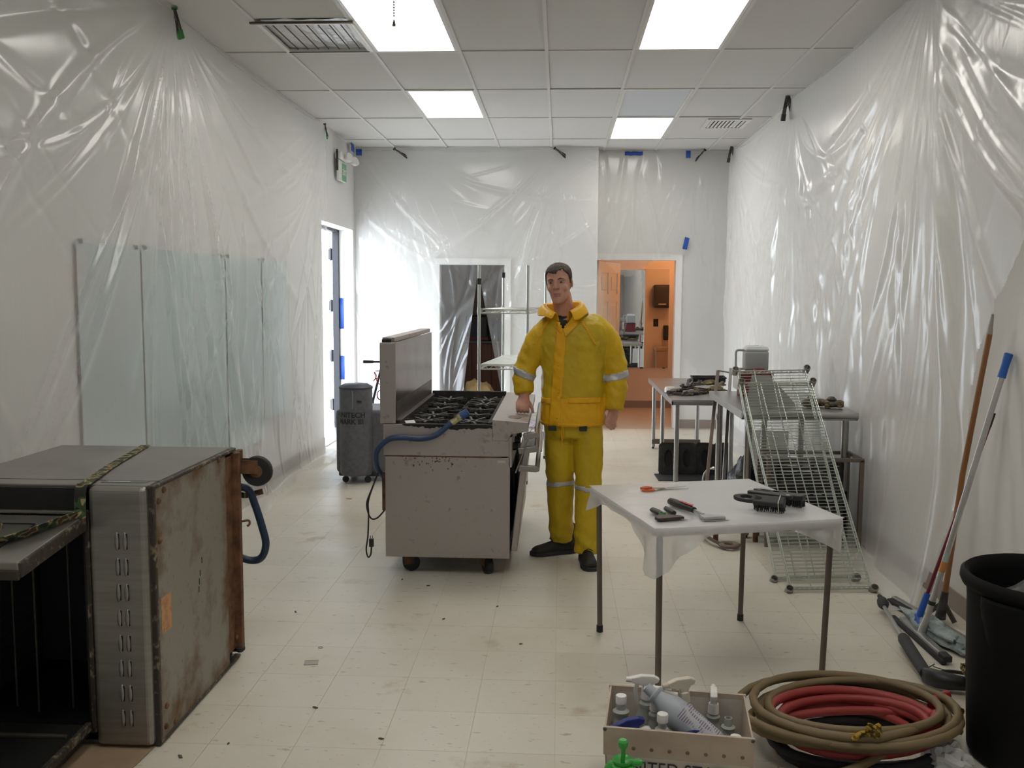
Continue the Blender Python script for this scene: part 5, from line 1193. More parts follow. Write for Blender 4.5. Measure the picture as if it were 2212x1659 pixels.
# ================================================================== MAIL TUB WITH SPRAY BOTTLES
m_tub = mat('tub_plastic',(0.56,0.45,0.35),0.6,var=(7,(0.44,0.34,0.26),0.42,0.7)); m_tubl = mat('tub_plastic_light',(0.64,0.58,0.50),0.6,var=(6,(0.44,0.41,0.36),0.42,0.7))
TB = thing('mail_tub', 'tan corrugated plastic mail tub full of spray bottles', 'tub', (0.382,2.79,0), R(-6.5))
wx, wy, th_, hz = 0.218, 0.152, 0.005, 0.290
part('bottom', MB().box(-wx+0.012,-wy+0.012,0,wx-0.012,wy-0.012,0.005), m_tubl, TB, 0)
for sg in (-1,1):
    part('long_wall', MB().loft([[(-wx+0.01,sg*(wy-0.012),0),(wx-0.01,sg*(wy-0.012),0),(wx-0.01,sg*(wy-0.012-th_),0),(-wx+0.01,sg*(wy-0.012-th_),0)],[(-wx,sg*wy,hz),(wx,sg*wy,hz),(wx,sg*(wy-th_),hz),(-wx,sg*(wy-th_),hz)]]), m_tubl, TB, 0)
    part('fold_band', MB().loft([[(-wx-0.002,sg*(wy-0.0005),hz-0.085),(wx+0.002,sg*(wy-0.0005),hz-0.085),(wx+0.002,sg*(wy-0.004),hz-0.085),(-wx-0.002,sg*(wy-0.004),hz-0.085)],[(-wx-0.003,sg*(wy+0.004),hz+0.003),(wx+0.003,sg*(wy+0.004),hz+0.003),(wx+0.003,sg*(wy-0.006),hz+0.003),(-wx-0.003,sg*(wy-0.006),hz+0.003)]]), m_tub, TB, 0)
    part('short_wall', MB().loft([[(sg*(wx-0.012),-wy+0.012,0),(sg*(wx-0.012),wy-0.012,0),(sg*(wx-0.012-th_),wy-0.012,0),(sg*(wx-0.012-th_),-wy+0.012,0)],[(sg*wx,-wy,hz),(sg*wx,wy,hz),(sg*(wx-th_),wy,hz),(sg*(wx-th_),-wy,hz)]]), m_tub, TB, 0)
    for y in (-1,1): part('corner_rivet', MB().ball((sg*(wx-0.002),y*(wy+0.001),hz-0.004),0.0065,10,8), m_irongrey, TB)
for k in range(7): part('stain_rivet', MB().lathe([(0.006,0),(0.005,0.0015),(0.001,0.002)],10,M=TR((-0.13+0.053*k,-wy-0.0015,hz-0.058),(R(90),0,0))), mat('rivet_brown',(0.20,0.14,0.09),0.7) if k == 0 else MATS['rivet_brown'], TB)
tilt = math.atan2(0.012,hz)
text_mesh('UNITED STATES', 0.050, mat('print_black',(0.03,0.03,0.03),0.6), TB, TR((0.005,-wy+0.0025,hz-0.118),(R(90)+tilt,0,0)), 'printed_lettering', 0.0008, spacing=1.02)
text_mesh('POSTAL SERVICE', 0.044, MATS['print_black'], TB, TR((0.005,-wy+0.0055,hz-0.178),(R(90)+tilt,0,0)), 'printed_lettering', 0.0008)
m_clear = mat('translucent_bottle',(0.62,0.64,0.60),0.3,spec=0.5,trans=0.35,alpha=None); m_greyb = mat('grey_bottle',(0.42,0.45,0.49),0.4); m_blueb = mat('spray_blue',(0.02,0.03,0.22),0.4)
m_creamc = mat('sprayer_cream',(0.68,0.62,0.50),0.4); m_whitec = mat('sprayer_white',(0.80,0.78,0.74),0.35)
TBM = TR((0.382,2.79,0),(0,0,R(-6.5)))
def bottle(label, x, y, h, rot, body, top, kind, rz=0.0, r=0.040, name='spray_bottle', zoff=0.006):
    """x,y world; h = neck height; kind: trig, cap, open ; rz = direction the nozzle points"""
    b = thing(name, label, 'bottle', (x,y,zoff), rot=(rot[0],rot[1],rz), group='bottles in the mail tub')
    prof = [(r*0.9,0),(r,0.006),(r,h*0.55),(r*0.93,h*0.66),(r*0.55,h*0.80),(r*0.50,h*0.84),(r*0.62,h*0.86),(r*0.62,h*0.88),(r*0.36,h*0.90),(r*0.34,h)]
    if kind == 'open': prof += [(r*0.28,h),(r*0.28,h*0.9),(r*0.001,h*0.89)]
    part('body', MB().lathe(prof,22), body, b, 50)
    if kind == 'cap':
        part('cap', MB().lathe([(0.017,h-0.012),(0.0175,h+0.010),(0.016,h+0.013),(0.001,h+0.013)],20), top, b)
    if kind == 'trig':
        part('collar', MB().lathe([(0.017,h-0.022),(0.0185,h-0.02),(0.0165,h+0.010),(0.012,h+0.014),(0.001,h+0.014)],18), top, b)
        hd = part('head', MB().prism([(-0.034,0.036),(-0.020,0.030),(-0.010,0.010),(0.012,0.010),(0.014,0.022),(0.050,0.030),(0.052,0.046),(0.02,0.056),(-0.02,0.056),(-0.038,0.048)],-0.011,0.011,M=TR((0,0,h),(R(90),0,0))), top, b, 0, 0.003)
        part('nozzle', MB().cyl((0.048,0,h+0.038),(0.070,0,h+0.038),0.0095,0.008,n=12), top, hd)
        part('trigger', MB().tube([(0.030,0,h+0.032),(0.036,0,h+0.005),(0.030,0,h-0.028),(0.022,0,h-0.042)],[0.007,0.0075,0.006,0.004],8), top, hd)
    return b
bottle('translucent bottle with a white screw cap at the left end of the tub',0.207,2.80,0.312,(0,0),m_clear,m_whitec,'cap',0,0.042)
bottle('white trigger sprayer pointing left at the back left of the tub',0.272,2.875,0.305,(0,R(-4)),m_clear,m_whitec,'trig',R(184),0.036)
bottle('white trigger sprayer pointing right behind the printed bottle',0.318,2.835,0.285,(0,0),m_clear,m_whitec,'trig',R(-12),0.034)
pbt = bottle('tilted grey bottle with purple printed label in the tub middle',0.492,2.755,0.275,(0,R(58)),m_greyb,m_greyb,'open',R(153),0.048,'printed_bottle',0.05)
pbt.location = (0.495,2.715,0.205)
lab = MB(); vs_ = []; fs_ = []
for i in range(13):
    for j in range(2):
        q = math.pi+ (i-6)/6*1.15; vs_.append((0.0487*math.cos(q),0.0487*math.sin(q),0.02+0.128*j))
for i in range(12): fs_.append((2*i,2*i+2,2*i+3,2*i+1))
def label_mat():
    m = bpy.data.materials.new('purple_print'); t = nt(m); b = t.nodes.new('ShaderNodeBsdfPrincipled'); o = t.nodes.new('ShaderNodeOutputMaterial'); t.links.new(b.outputs[0], o.inputs[0])
    tc = t.nodes.new('ShaderNodeTexCoord'); w_ = N(t,'ShaderNodeTexWave',Scale=42.0,Distortion=0.6); w_.bands_direction = 'Z'; t.links.new(tc.outputs['Object'], w_.inputs['Vector'])
    f = noise_fac(t, 45, 2.0, 0.5, (1,1,0.4)); 
    f1 = ramp(t, w_.outputs['Fac'], [(0.45,(0,0,0)),(0.55,(1,1,1))]); f2 = ramp(t, f, [(0.46,(0,0,0)),(0.52,(1,1,1))])
    mu = t.nodes.new('ShaderNodeMix'); mu.data_type = 'RGBA'; mu.blend_type = 'MULTIPLY'; mu.inputs[0].default_value = 1.0; t.links.new(f1, mu.inputs[6]); t.links.new(f2, mu.inputs[7])
    t.links.new(mixc(t, mu.outputs[2], (0.50,0.52,0.55), (0.24,0.17,0.25)), b.inputs['Base Color']); return m
part('print_label', lab.add(vs_,fs_), label_mat(), pbt, 60)
bottle('grey bottle with a cream trigger sprayer raised high in the tub',0.436,2.84,0.318,(0,R(5)),m_greyb,m_creamc,'trig',R(190),0.040)
bottle('translucent bottle with white sprayer seen from behind at the back right',0.510,2.885,0.258,(0,0),m_clear,m_whitec,'trig',R(82),0.036)
bottle('translucent bottle with a white cap at the tub front middle',0.326,2.705,0.300,(0,0),m_clear,m_whitec,'cap',0,0.036)
bottle('blue trigger sprayer lying low beside the white nozzle',0.275,2.735,0.232,(0,R(8)),m_clear,m_blueb,'trig',R(190),0.030)
bottle('blue-headed sprayer leaning at the right front of the tub',0.515,2.72,0.225,(0,R(24)),m_clear,m_blueb,'trig',R(186),0.034)
bottle('empty open translucent bottle at the right end of the tub',0.549,2.835,0.245,(0,0),m_clear,m_whitec,'open',0,0.036)
bottle('short bottle with a white cap in the right front tub corner',0.548,2.705,0.236,(0,0),m_clear,m_whitec,'cap',0,0.030)
sn = thing('spray_nozzle', 'loose long white spray nozzle lying at the tub front left', 'nozzle', (0.236,2.70,0.235), rot=(0,R(-28),R(18)), group='bottles in the mail tub')
part('shell', MB().loft([[(x,w_*math.cos(t*math.pi/6),h_*math.sin(t*math.pi/6)) for t in range(12)] for x,w_,h_ in ((-0.04,0.010,0.010),(-0.03,0.018,0.016),(0.02,0.021,0.018),(0.055,0.016,0.014),(0.065,0.008,0.008))]), m_whitec, sn, 60)
part('stem', MB().cyl((-0.02,0,-0.075),(-0.02,0,-0.01),0.008,n=10), m_whitec, sn)
# green pump sprayer before the tub
gs = thing('pump_sprayer', 'bright green pump sprayer top in front of the mail tub', 'sprayer', (0.192,2.50,0), R(-8))
m_gr = mat('bright_green',(0.05,0.40,0.06),0.35)
part('tank', MB().lathe([(0.055,0),(0.06,0.005),(0.06,0.17),(0.05,0.205),(0.032,0.225),(0.030,0.235)],24), mat('tank_white',(0.62,0.62,0.58),0.4), gs)
part('collar', MB().lathe([(0.034,0.222),(0.036,0.225),(0.034,0.262),(0.026,0.266),(0.001,0.266)],24), m_gr, gs)
part('pump_rod', MB().cyl((0,0,0.26),(0.002,0,0.318),0.0065,n=12), m_gr, gs)
part('pump_knob', MB().lathe([(0.008,0.308),(0.014,0.316),(0.0145,0.330),(0.010,0.335),(0.001,0.336)],18), m_gr, gs)
part('top_disc', MB().lathe([(0.022,0.262),(0.029,0.274),(0.029,0.278),(0.024,0.274),(0.001,0.266)],24), m_gr, gs)
part('grip', MB().loft([[(x,0.015*w_*math.cos(t*math.pi/4),z_+0.014*math.sin(t*math.pi/4)) for t in range(8)] for x,w_,z_ in ((-0.02,1,0.258),(-0.035,1.1,0.255),(-0.05,1.1,0.24),(-0.055,1.0,0.20),(-0.056,0.9,0.15))]), m_gr, gs, 50)
part('nozzle', MB().tube([(0.02,0,0.268),(0.045,0,0.272),(0.056,0,0.274)],[0.010,0.011,0.007],12), m_gr, gs)
part('nozzle_tip', MB().cyl((0.056,0,0.274),(0.064,0,0.275),0.004,n=10), m_brownpaint, gs)

# ================================================================== HOSE COILS
def coil(cx, cy, a_, b_, z0, dz, loops, r, jit, seed, start=None, end=None, rot=0.0):
    rnd = random.Random(seed); pts = []; per = 26; ph = rnd.uniform(0,6.28)
    for k in range(int(loops*per)+1):
        t = 2*math.pi*k/per; L_ = k/per
        ja = 1+jit*math.sin(L_*2.1+seed)+0.5*jit*math.sin(t*0.5+seed*2)
        jb = 1+jit*math.sin(L_*1.7+seed*3)+0.5*jit*math.cos(t*0.5+seed)
        x, y = a_*ja*math.cos(t), b_*jb*math.sin(t)
        ox, oy = jit*0.10*math.sin(L_*2.7+seed), jit*0.10*math.cos(L_*3.3+seed)
        pts.append((cx+ox+x*math.cos(rot)-y*math.sin(rot), cy+oy+x*math.sin(rot)+y*math.cos(rot), z0+dz*L_+0.006*math.sin(t*1.5+seed)))
    if start: pts = list(start)+pts
    if end: pts = pts+list(end)
    return MB().tube(pts, r, 10)
m_bh = mat('brown_hose',(0.21,0.15,0.075),0.55,bump=(200,0.15,0.002)); m_rh = mat('red_hose',(0.34,0.045,0.04),0.5,bump=(200,0.15,0.002)); m_kh = m_rubber
kt = thing('black_hose_coil', 'black hose coil at the bottom of the hose pile', 'hose', (0,0,0))
part('hose', coil(1.055,3.12,0.285,0.205,0.020,0.010,4.2,0.017,0.10,2.0,rot=R(8)), m_kh, kt, 60)
rh = thing('red_hose_coil', 'red hose coiled inside the brown hose on the floor', 'hose', (0,0,0))
part('hose', coil(1.03,3.10,0.265,0.180,0.085,0.015,4.97,0.0155,0.11,5.0,rot=R(8),end=[(1.30,3.17,0.11),(1.38,3.20,0.07),(1.42,3.21,0.05)]), m_rh, rh, 60)
part('end_grip', MB().tube([(1.33,3.205,0.14),(1.36,3.235,0.155),(1.41,3.265,0.16)],[0.015,0.018,0.016],12), mat('red_grip_bright',(0.40,0.02,0.03),0.4), rh)
part('hose_tail', MB().tube(smooth_path([(0.64,2.93,0.02),(0.72,2.90,0.018),(0.80,2.88,0.018),(0.87,2.875,0.02)],5),0.0155,10), m_rh, rh, 60)
part('brass_end', MB().tube([(1.41,3.215,0.055),(1.44,3.222,0.052)],[0.019,0.021],8), mat('brass2',(0.40,0.30,0.12),0.4,0.9), rh)
bh_ = thing('brown_hose_coil', 'long olive brown hose coil lying on top of the pile', 'hose', (0,0,0))
part('hose', coil(1.035,3.135,0.345,0.245,0.115,0.012,5.76,0.0145,0.12,1.0,rot=R(10),end=[(1.14,2.93,0.175),(1.24,3.01,0.165),(1.34,3.12,0.150)]), m_bh, bh_, 60)
part('hose_tail', MB().tube(smooth_path([(0.72,2.885,0.052),(0.80,2.87,0.055),(0.90,2.865,0.060),(1.0,2.89,0.085),(1.10,2.95,0.11)],5),0.0145,10), m_bh, bh_, 60)
rt = []; rnd = random.Random(4)
for k in range(18): rt.append((0.985+rnd.uniform(-.05,.06),2.872+rnd.uniform(-.025,.025),0.190+rnd.uniform(-.02,.04)))
single('rope_tie', MB().tube(smooth_path(rt,4),0.005,7), rope_mat('yellow_tie',(0.40,0.26,0.02),(0.10,0.06,0.01),50), 'yellow rope knotted round the front of the brown hose', 'rope', smooth=60)
single('paper_wad', lumpmesh(0.085,0.06,0.055,14.0,0.55,20,14,True), mat('white_paper',(0.72,0.71,0.69),0.8), 'crumpled white paper lying against the hose pile', 'paper', smooth=0, loc=(1.30,3.00,0.045), rot=(0,0,R(20)))
bc = thing('black_case', 'flat black case at the bottom edge before the hoses', 'case', (1.12,2.735,0), R(2))
part('shell', MB().box(-0.26,-0.11,0,0.26,0.095,0.048), m_blackp, bc, 0, 0.01, 3)
part('lid_seam', MB().box(-0.262,-0.112,0.03,0.262,0.097,0.033), m_rubber, bc, 0)
# ---- floor litter
m_litter = mat('litter_dark',(0.10,0.085,0.07),0.7); m_gold = mat('litter_gold',(0.42,0.36,0.22),0.6)
lt = single('metal_plate', MB().ring_prism([(-0.03,-0.024),(0.03,-0.024),(0.03,0.024),(-0.03,0.024)],[(-0.027,-0.021),(0.027,-0.021),(0.027,0.021),(-0.027,0.021)],0,0.002).box(-0.027,-0.021,0,0.027,0.021,0.0012), m_gold if False else mat('plate_grey',(0.40,0.38,0.32),0.4,0.4), 'small square metal plate lying on the floor before the range', 'metal plate', loc=(-1.052,3.78,0.0005), rot=(0,0,R(10)))
single('washer', MB().ring_prism([(0.011*math.cos(k*.524),0.011*math.sin(k*.524)) for k in range(12)],[(0.007*math.cos(k*.524),0.007*math.sin(k*.524)) for k in range(12)],0,0.002), m_gold, 'small brass ring on the floor beyond the metal plate', 'ring', loc=(-1.056,3.95,0.0005))
single('chip', MB().prism([(-0.022,-0.008),(0.02,-0.012),(0.025,0.01),(-0.01,0.012)],0,0.003), mat('chip_orange',(0.45,0.24,0.12),0.7), 'orange-brown chip on the floor left of the range', 'chip', loc=(-1.62,6.95,0.0005))
crumbs = [(-0.70,4.86,0.010),(-0.86,4.96,0.008),(-0.92,3.35,0.012),(-0.55,4.35,0.010),(-1.30,4.40,0.011),(-0.16,4.05,0.008),(-1.15,3.05,0.008),(-0.62,3.12,0.01),(-0.30,4.55,0.009),(-1.28,2.95,0.014)]
for k,(x,y,s_) in enumerate(crumbs):
    CL = ['right below the range','at the range caster','before the metal plate','between oven and range','near the oven hose','between the range and card table','beside the cardboard','at the bottom edge of the floor','in front of the boots','by the oven corner']
    single('crumb', MB().prism([(-s_,-s_*0.3),(s_*0.6,-s_*0.4),(s_,s_*0.2),(-s_*0.4,s_*0.4)],0,0.004), m_litter, 'tiny dark crumb on the open floor, '+CL[k], 'debris', 'crumbs on the open floor', loc=(x,y,0.0005), rot=(0,0,k*1.3))
# ================================================================== BACK OF THE ROOM
# grey extractor machine
m_grey = mat('machine_grey',(0.13,0.13,0.145),0.45,var=(30,(0.105,0.105,0.12),0.45,0.6)); m_lid = mat('machine_lid',(0.05,0.055,0.075),0.5)
ac = thing('steam_extractor', 'grey cleaning machine with round front tank and dark lid', 'machine', (-1.70,7.60,0))
part('tank', MB().lathe([(0.125,0.07),(0.137,0.085),(0.139,0.20),(0.137,0.80)],40), m_grey, ac, 50)
part('lid', MB().lathe([(0.140,0.798),(0.142,0.812),(0.128,0.822),(0.10,0.838),(0.05,0.842),(0.001,0.842)],40), m_lid, ac, 30)
part('housing', MB().box(-0.178,0.0,0.075,0.36,0.52,0.615), m_grey, ac, 0, 0.035, 4)
part('skirt', MB().box(-0.16,0.02,0.045,0.34,0.50,0.085), m_lid, ac, 0, 0.01)
part('sheen_strip', MB().tube([(0.0,-0.1385,0.64),(0.0,-0.1385,0.79)],0.002,6), m_chrome, ac)
part('small_badge', MB().box(0.036,-0.134,0.695,0.075,-0.122,0.708), m_blackp, ac, 0)
for (x,y) in ((-0.09,-0.02),(0.10,-0.02),(-0.12,0.42),(0.28,0.42)):
    part('caster', MB().cyl((x,y,0.03),(x,y,0.07),0.012,n=10).lathe([(0.012,-0.010),(0.027,-0.010),(0.029,0),(0.027,0.010),(0.012,0.010)],18,M=TR((x,y,0.029),(R(90),0,0.5))), m_blackp, ac)
def wrap_text(txt, size, z, r, parent, m, a_mid):
    o = text_mesh(txt, size, m, parent, Matrix.Identity(4), 'lettering', 0.0, bold=True); me = o.data
    for v in me.vertices:
        q = a_mid + v.co.x/r; zz = z+v.co.y
        v.co = ((r+0.0012)*math.cos(q),(r+0.0012)*math.sin(q),zz)
    return o
m_print = mat('machine_print',(0.018,0.018,0.022),0.6)
wrap_text('UNITECH',0.062,0.585,0.139,ac,m_print,R(270-10)); wrap_text('MARK III',0.062,0.530,0.139,ac,m_print,R(270-10))
# hand truck with red cord behind it
ht = thing('hand_truck', 'dark T-handle trolley with an orange cord behind the grey machine', 'hand truck', (-1.64,8.34,0))
part('stem', MB().tube([(0.025,0,0.965),(-0.07,0,0.60),(-0.07,0,0.03)],0.011,12), m_lid, ht)
part('crossbar', MB().cyl((-0.13,0,0.968),(0.10,0,0.968),0.009,n=12), m_lid, ht)
part('grip', MB().tube([(-0.155,0,0.968),(-0.15,0,0.968),(-0.06,0,0.968)],[0.012,0.0155,0.0135],14), m_blackp, ht)
part('foot_plate', MB().box(-0.20,-0.05,0.0,0.06,0.12,0.012), m_lid, ht, 0, 0.002)
m_cord = mat('orange_cord',(0.42,0.06,0.02),0.5)
part('cord', MB().tube(smooth_path([(-0.04,-0.01,0.885),(0.02,-0.02,0.885),(0.055,-0.02,0.86),(0.02,-0.02,0.83),(-0.035,-0.015,0.815),(-0.06,-0.015,0.79),(-0.03,-0.02,0.84),(-0.05,-0.02,0.875),(-0.035,-0.02,0.83),(-0.02,-0.02,0.78),(0.03,-0.02,0.74),(0.07,-0.02,0.66)],5),0.004,7), m_cord, ht)
part('cord_coil', MB().tube([(0.01+0.035*math.cos(t*0.7),-0.03+0.01*math.sin(t*0.3),0.665+0.045*math.sin(t*0.7)) for t in range(46)],0.004,6), mat('maroon_cord',(0.20,0.02,0.025),0.5), ht)
# tall wire rack
wr = thing('wire_rack', 'tall chrome wire rack with tapered posts, behind the man', 'shelving rack', (0,0,0))
PF = [(-0.665,7.62),(-0.263,7.62),(-0.54,8.84),(-0.135,8.86)]; tops = [1.83,1.83,1.80,1.80]
for (x,y),zt in zip(PF,tops):
    part('post', MB().cyl((x,y,0.03),(x,y,zt),0.0125,n=14), m_chrome, wr)
    part('foot', MB().cyl((x,y,0.0),(x,y,0.035),0.009,0.012,n=12), m_blackp, wr)
for i in (0,2):
    x,y = PF[i]; part('post_sleeve', MB().cyl((x,y,tops[i]-0.16 if i == 0 else tops[i]-0.05),(x,y,tops[i]-0.11 if i == 0 else tops[i]),0.017,n=14), m_blackp, wr)
def rack_shelf(z):
    s_ = part('shelf', MB().tube([(p[0],p[1],z) for p in (PF[0],PF[1],PF[3],PF[2])],0.006,8,closed=True).tube([(p[0],p[1],z-0.03) for p in (PF[0],PF[1],PF[3],PF[2])],0.006,8,closed=True), m_chrome, wr)
    A,B,D_,C_ = [Vector((p[0],p[1],z)) for p in (PF[0],PF[1],PF[3],PF[2])]
    part('front_truss', MB().tube([A.lerp(B,k/10)+Vector((0,0,0 if k%2 else -0.03)) for k in range(11)],0.003,6), m_chrome, s_)
    for k in range(1,16):
        t = k/16; part('wire', MB().cyl(A.lerp(C_,t),B.lerp(D_,t),0.0025,n=6), m_chrome, s_)
    for p in PF: part('collar', MB().cyl((p[0],p[1],z-0.035),(p[0],p[1],z+0.012),0.018,0.016,n=14), m_chrome, s_)
for z in (1.465,1.0,0.45): rack_shelf(z)
A,B,D_,C_ = [Vector((p[0],p[1],1.008)) for p in (PF[0],PF[1],PF[3],PF[2])]
up = Vector((0,0,0.004))
lin = [A.lerp(D_,0.03),B.lerp(C_,0.03),D_.lerp(A,0.03),C_.lerp(B,0.03)]
single('shelf_liner', MB().add([tuple(p) for p in lin]+[tuple(p+up) for p in lin],[(0,3,2,1),(4,5,6,7),(0,1,5,4),(1,2,6,5),(2,3,7,6),(3,0,4,7)]), mat('white_liner',(0.76,0.78,0.74),0.35,var=(12,(0.62,0.66,0.60),0.45,0.6)), 'pale shelf liner board lying on the middle rack shelf', 'shelf liner', smooth=0)
# flyers on the low shelf
def flyer_mat():
    m = bpy.data.materials.new('flyer_print'); t = nt(m); b = t.nodes.new('ShaderNodeBsdfPrincipled'); o = t.nodes.new('ShaderNodeOutputMaterial'); t.links.new(b.outputs[0], o.inputs[0])
    f = noise_fac(t, 18, 1.0, 0.5); t.links.new(ramp(t, f, [(0,(0.70,0.70,0.74)),(0.42,(0.12,0.10,0.42)),(0.47,(0.72,0.72,0.75)),(0.57,(0.55,0.10,0.22)),(0.61,(0.70,0.70,0.72)),(0.70,(0.62,0.52,0.10))],'CONSTANT'), b.inputs['Base Color']); return m
single('flyer', MB().box(-0.13,-0.19,0,0.13,0.19,0.006), flyer_mat(), 'printed colour flyers stacked on the low rack shelf', 'flyer', loc=(-0.29,8.0,0.458), rot=(0,0,R(-8)))
# storeroom contents
m_cab = mat('cabinet_wood',(0.15,0.055,0.030),0.5,var=(4,(0.10,0.035,0.02),0.4,0.7),stretch=(6,6,0.5))
cb = thing('wood_cabinet', 'reddish-brown plank cabinet in the storeroom', 'cabinet', (-0.93,12.35,0))
part('carcass', MB().box(-0.38,0.02,0,0.42,0.55,0.94), m_cab, cb, 0)
for k in range(6): part('plank', MB().box(-0.38+0.1335*k,0.0,0.02,-0.38+0.1335*k+0.130,0.02,0.93), m_cab, cb, 0, 0.003)
part('worktop', MB().box(-0.40,-0.02,0.94,0.44,0.57,0.97), mat('dark_worktop',(0.10,0.085,0.08),0.4), cb, 0, 0.003)
mc = thing('dark_appliance', 'dark red-trimmed appliance on the storeroom cabinet', 'appliance', (-1.12,12.55,0.97))
part('case', MB().box(-0.15,-0.14,0.0,0.15,0.14,0.34), mat('appliance_dark',(0.035,0.03,0.033),0.5), mc, 0, 0.03, 3)
part('red_base', MB().box(-0.16,-0.155,0.0,0.16,-0.13,0.05), mat('appliance_red',(0.14,0.015,0.03),0.4), mc, 0, 0.006)
part('arm', MB().box(-0.16,-0.15,0.05,-0.13,-0.12,0.20), mat('appliance_red2',(0.14,0.015,0.03),0.4), mc, 0, 0.004)
bj = thing('blue_jug', 'dark blue water jug standing on the storeroom cabinet', 'jug', (-0.83,12.5,0.97))
part('body', MB().lathe([(0.075,0),(0.085,0.01),(0.085,0.20),(0.06,0.25),(0.03,0.28),(0.03,0.30),(0.001,0.30)],20), mat('jug_blue',(0.02,0.03,0.09),0.3), bj)
part('handle', MB().tube(smooth_path([(0.07,0,0.22),(0.12,0,0.2),(0.12,0,0.12),(0.08,0,0.09)],4),0.009,8), MATS['jug_blue'], bj)
single('paper_sack', lumpmesh(0.24,0.17,0.36,21.0,0.22,24,18,True), mat('kraft_sack',(0.52,0.36,0.16),0.85,bump=(14,0.8)), 'tan crumpled paper sack standing in the storeroom doorway', 'sack', smooth=50, loc=(-1.03,11.40,0.165))
# restroom fittings: mirror and dispensers
mr_ = thing('wall_mirror', 'frameless tall mirror on the restroom back wall', 'mirror', (1.17,Y2,0))
part('glass', MB().box(-0.42,-0.012,0.575,0.37,-0.002,1.965), mat('mirror_silver',(0.92,0.92,0.92),0.01,1.0), mr_, 0)
part('lower_clip', MB().box(-0.02,-0.016,0.56,0.02,0.0,0.58).box(0.30,-0.016,0.56,0.33,0.0,0.58), m_irongrey, mr_, 0)
yI = YR+0.13
td = thing('towel_dispenser', 'dark paper towel dispenser inside the restroom', 'dispenser', (1.63,yI,1.40))
part('cover', MB().box(-0.14,0.0,0.0,0.14,0.20,0.37), mat('smoke_plastic',(0.045,0.04,0.042),0.25), td, 0, 0.04, 4)
part('slot', MB().box(-0.06,0.195,0.05,0.06,0.205,0.07), m_chrome, td, 0)
sd = thing('soap_dispenser', 'small black soap dispenser inside the restroom', 'dispenser', (1.72,yI,0.88))
part('body', MB().box(-0.05,0.0,0.0,0.05,0.09,0.24), MATS['smoke_plastic'], sd, 0, 0.02, 3)
part('push_bar', MB().box(-0.04,0.085,0.02,0.04,0.105,0.08), m_blackp, sd, 0, 0.006)
sw = thing('light_switch', 'dark switch plate inside the restroom', 'switch', (1.555,yI,1.16))
part('plate', MB().box(-0.04,0,-0.06,0.04,0.008,0.06), m_blackp, sw, 0, 0.003)
part('toggle', MB().box(-0.008,0.008,-0.015,0.008,0.02,0.015), m_irongrey, sw, 0)
bxr = thing('waste_bin', 'beige waste bin below the restroom dispensers', 'bin', (1.68,yI+0.16,0))
part('body', MB().loft([[(sx*w_,sy*w_*0.9,z) for sx,sy in ((-1,-1),(1,-1),(1,1),(-1,1))] for w_,z in ((0.12,0),(0.14,0.72))]), mat('bin_beige',(0.50,0.40,0.33),0.5), bxr, 0, 0.01)
part('lid', MB().box(-0.15,-0.135,0.72,0.15,0.135,0.78), MATS['bin_beige'], bxr, 0, 0.01)
# ================================================================== PERSON IN YELLOW RAIN SUIT
from mathutils.bvhtree import BVHTree
def fuse(mb, voxel, smooth_it=4, name='fused'):
    me = mb.mesh(name); ob = bpy.data.objects.new('tmp', me); C.objects.link(ob)
    r_ = ob.modifiers.new('r','REMESH'); r_.mode = 'VOXEL'; r_.voxel_size = voxel
    if smooth_it:
        sm = ob.modifiers.new('s','SMOOTH'); sm.factor = 0.5; sm.iterations = smooth_it
    bpy.context.view_layer.update()
    out = bpy.data.meshes.new_from_object(ob.evaluated_get(bpy.context.evaluated_depsgraph_get()))
    bpy.data.objects.remove(ob); bpy.data.meshes.remove(me); out.name = name; out.materials.clear()
    return out
def displace(me, fn):
    n = len(me.vertices); co = np.empty(n*3); me.vertices.foreach_get('co', co); nr = np.empty(n*3); me.vertices.foreach_get('normal', nr)
    co = co.reshape(-1,3); nr = nr.reshape(-1,3)
    co += nr*fn(co)[:,None]; me.vertices.foreach_set('co', co.ravel()); me.update()
def extract(me, cond, off, name):
    """copy the faces whose centre satisfies cond(c, n), lifted by off along the normals"""
    idx = {}; vs = []; fs = []
    for p in me.polygons:
        if cond(p.center, p.normal):
            f = []
            for v in p.vertices:
                if v not in idx: idx[v] = len(vs); mv = me.vertices[v]; vs.append(mv.co + mv.normal*off)
                f.append(idx[v])
            fs.append(f)
    out = bpy.data.meshes.new(name); out.from_pydata([tuple(v) for v in vs], [], fs); return out
def sring(c, rx, ry, n=24, e=0.85, rot=0.0, tilt=None):
    pts = []
    for k in range(n):
        t = 2*math.pi*k/n; x = math.copysign(abs(math.cos(t))**e, math.cos(t))*rx; y = math.copysign(abs(math.sin(t))**e, math.sin(t))*ry
        pts.append((c[0]+x*math.cos(rot)-y*math.sin(rot), c[1]+x*math.sin(rot)+y*math.cos(rot), c[2]))
    return pts
def limb(mb, pts, n=18, sub=5, ends=True):
    """pts: (x,y,z,r) smooth tapered limb with rounded ends"""
    P = smooth_path([p[:3] for p in pts], sub); Rr = []
    for i in range(len(pts)-1):
        for k in range(sub): Rr.append(pts[i][3]+(pts[i+1][3]-pts[i][3])*k/sub)
    Rr.append(pts[-1][3])
    mb.tube(P, Rr, n); mb.ball(P[0], Rr[0]*0.98, 14, 10)
    if ends: mb.ball(P[-1], Rr[-1]*0.98, 14, 10)
    return mb
person = thing('person', 'man in a yellow rain suit resting one hand on the range', 'person', (0,0,0))
m_skin = mat('skin',(0.62,0.33,0.24),0.5,sss=0.12,var=(9,(0.54,0.25,0.18),0.4,0.7)); m_shirt = mat('dark_shirt',(0.022,0.020,0.022),0.85)
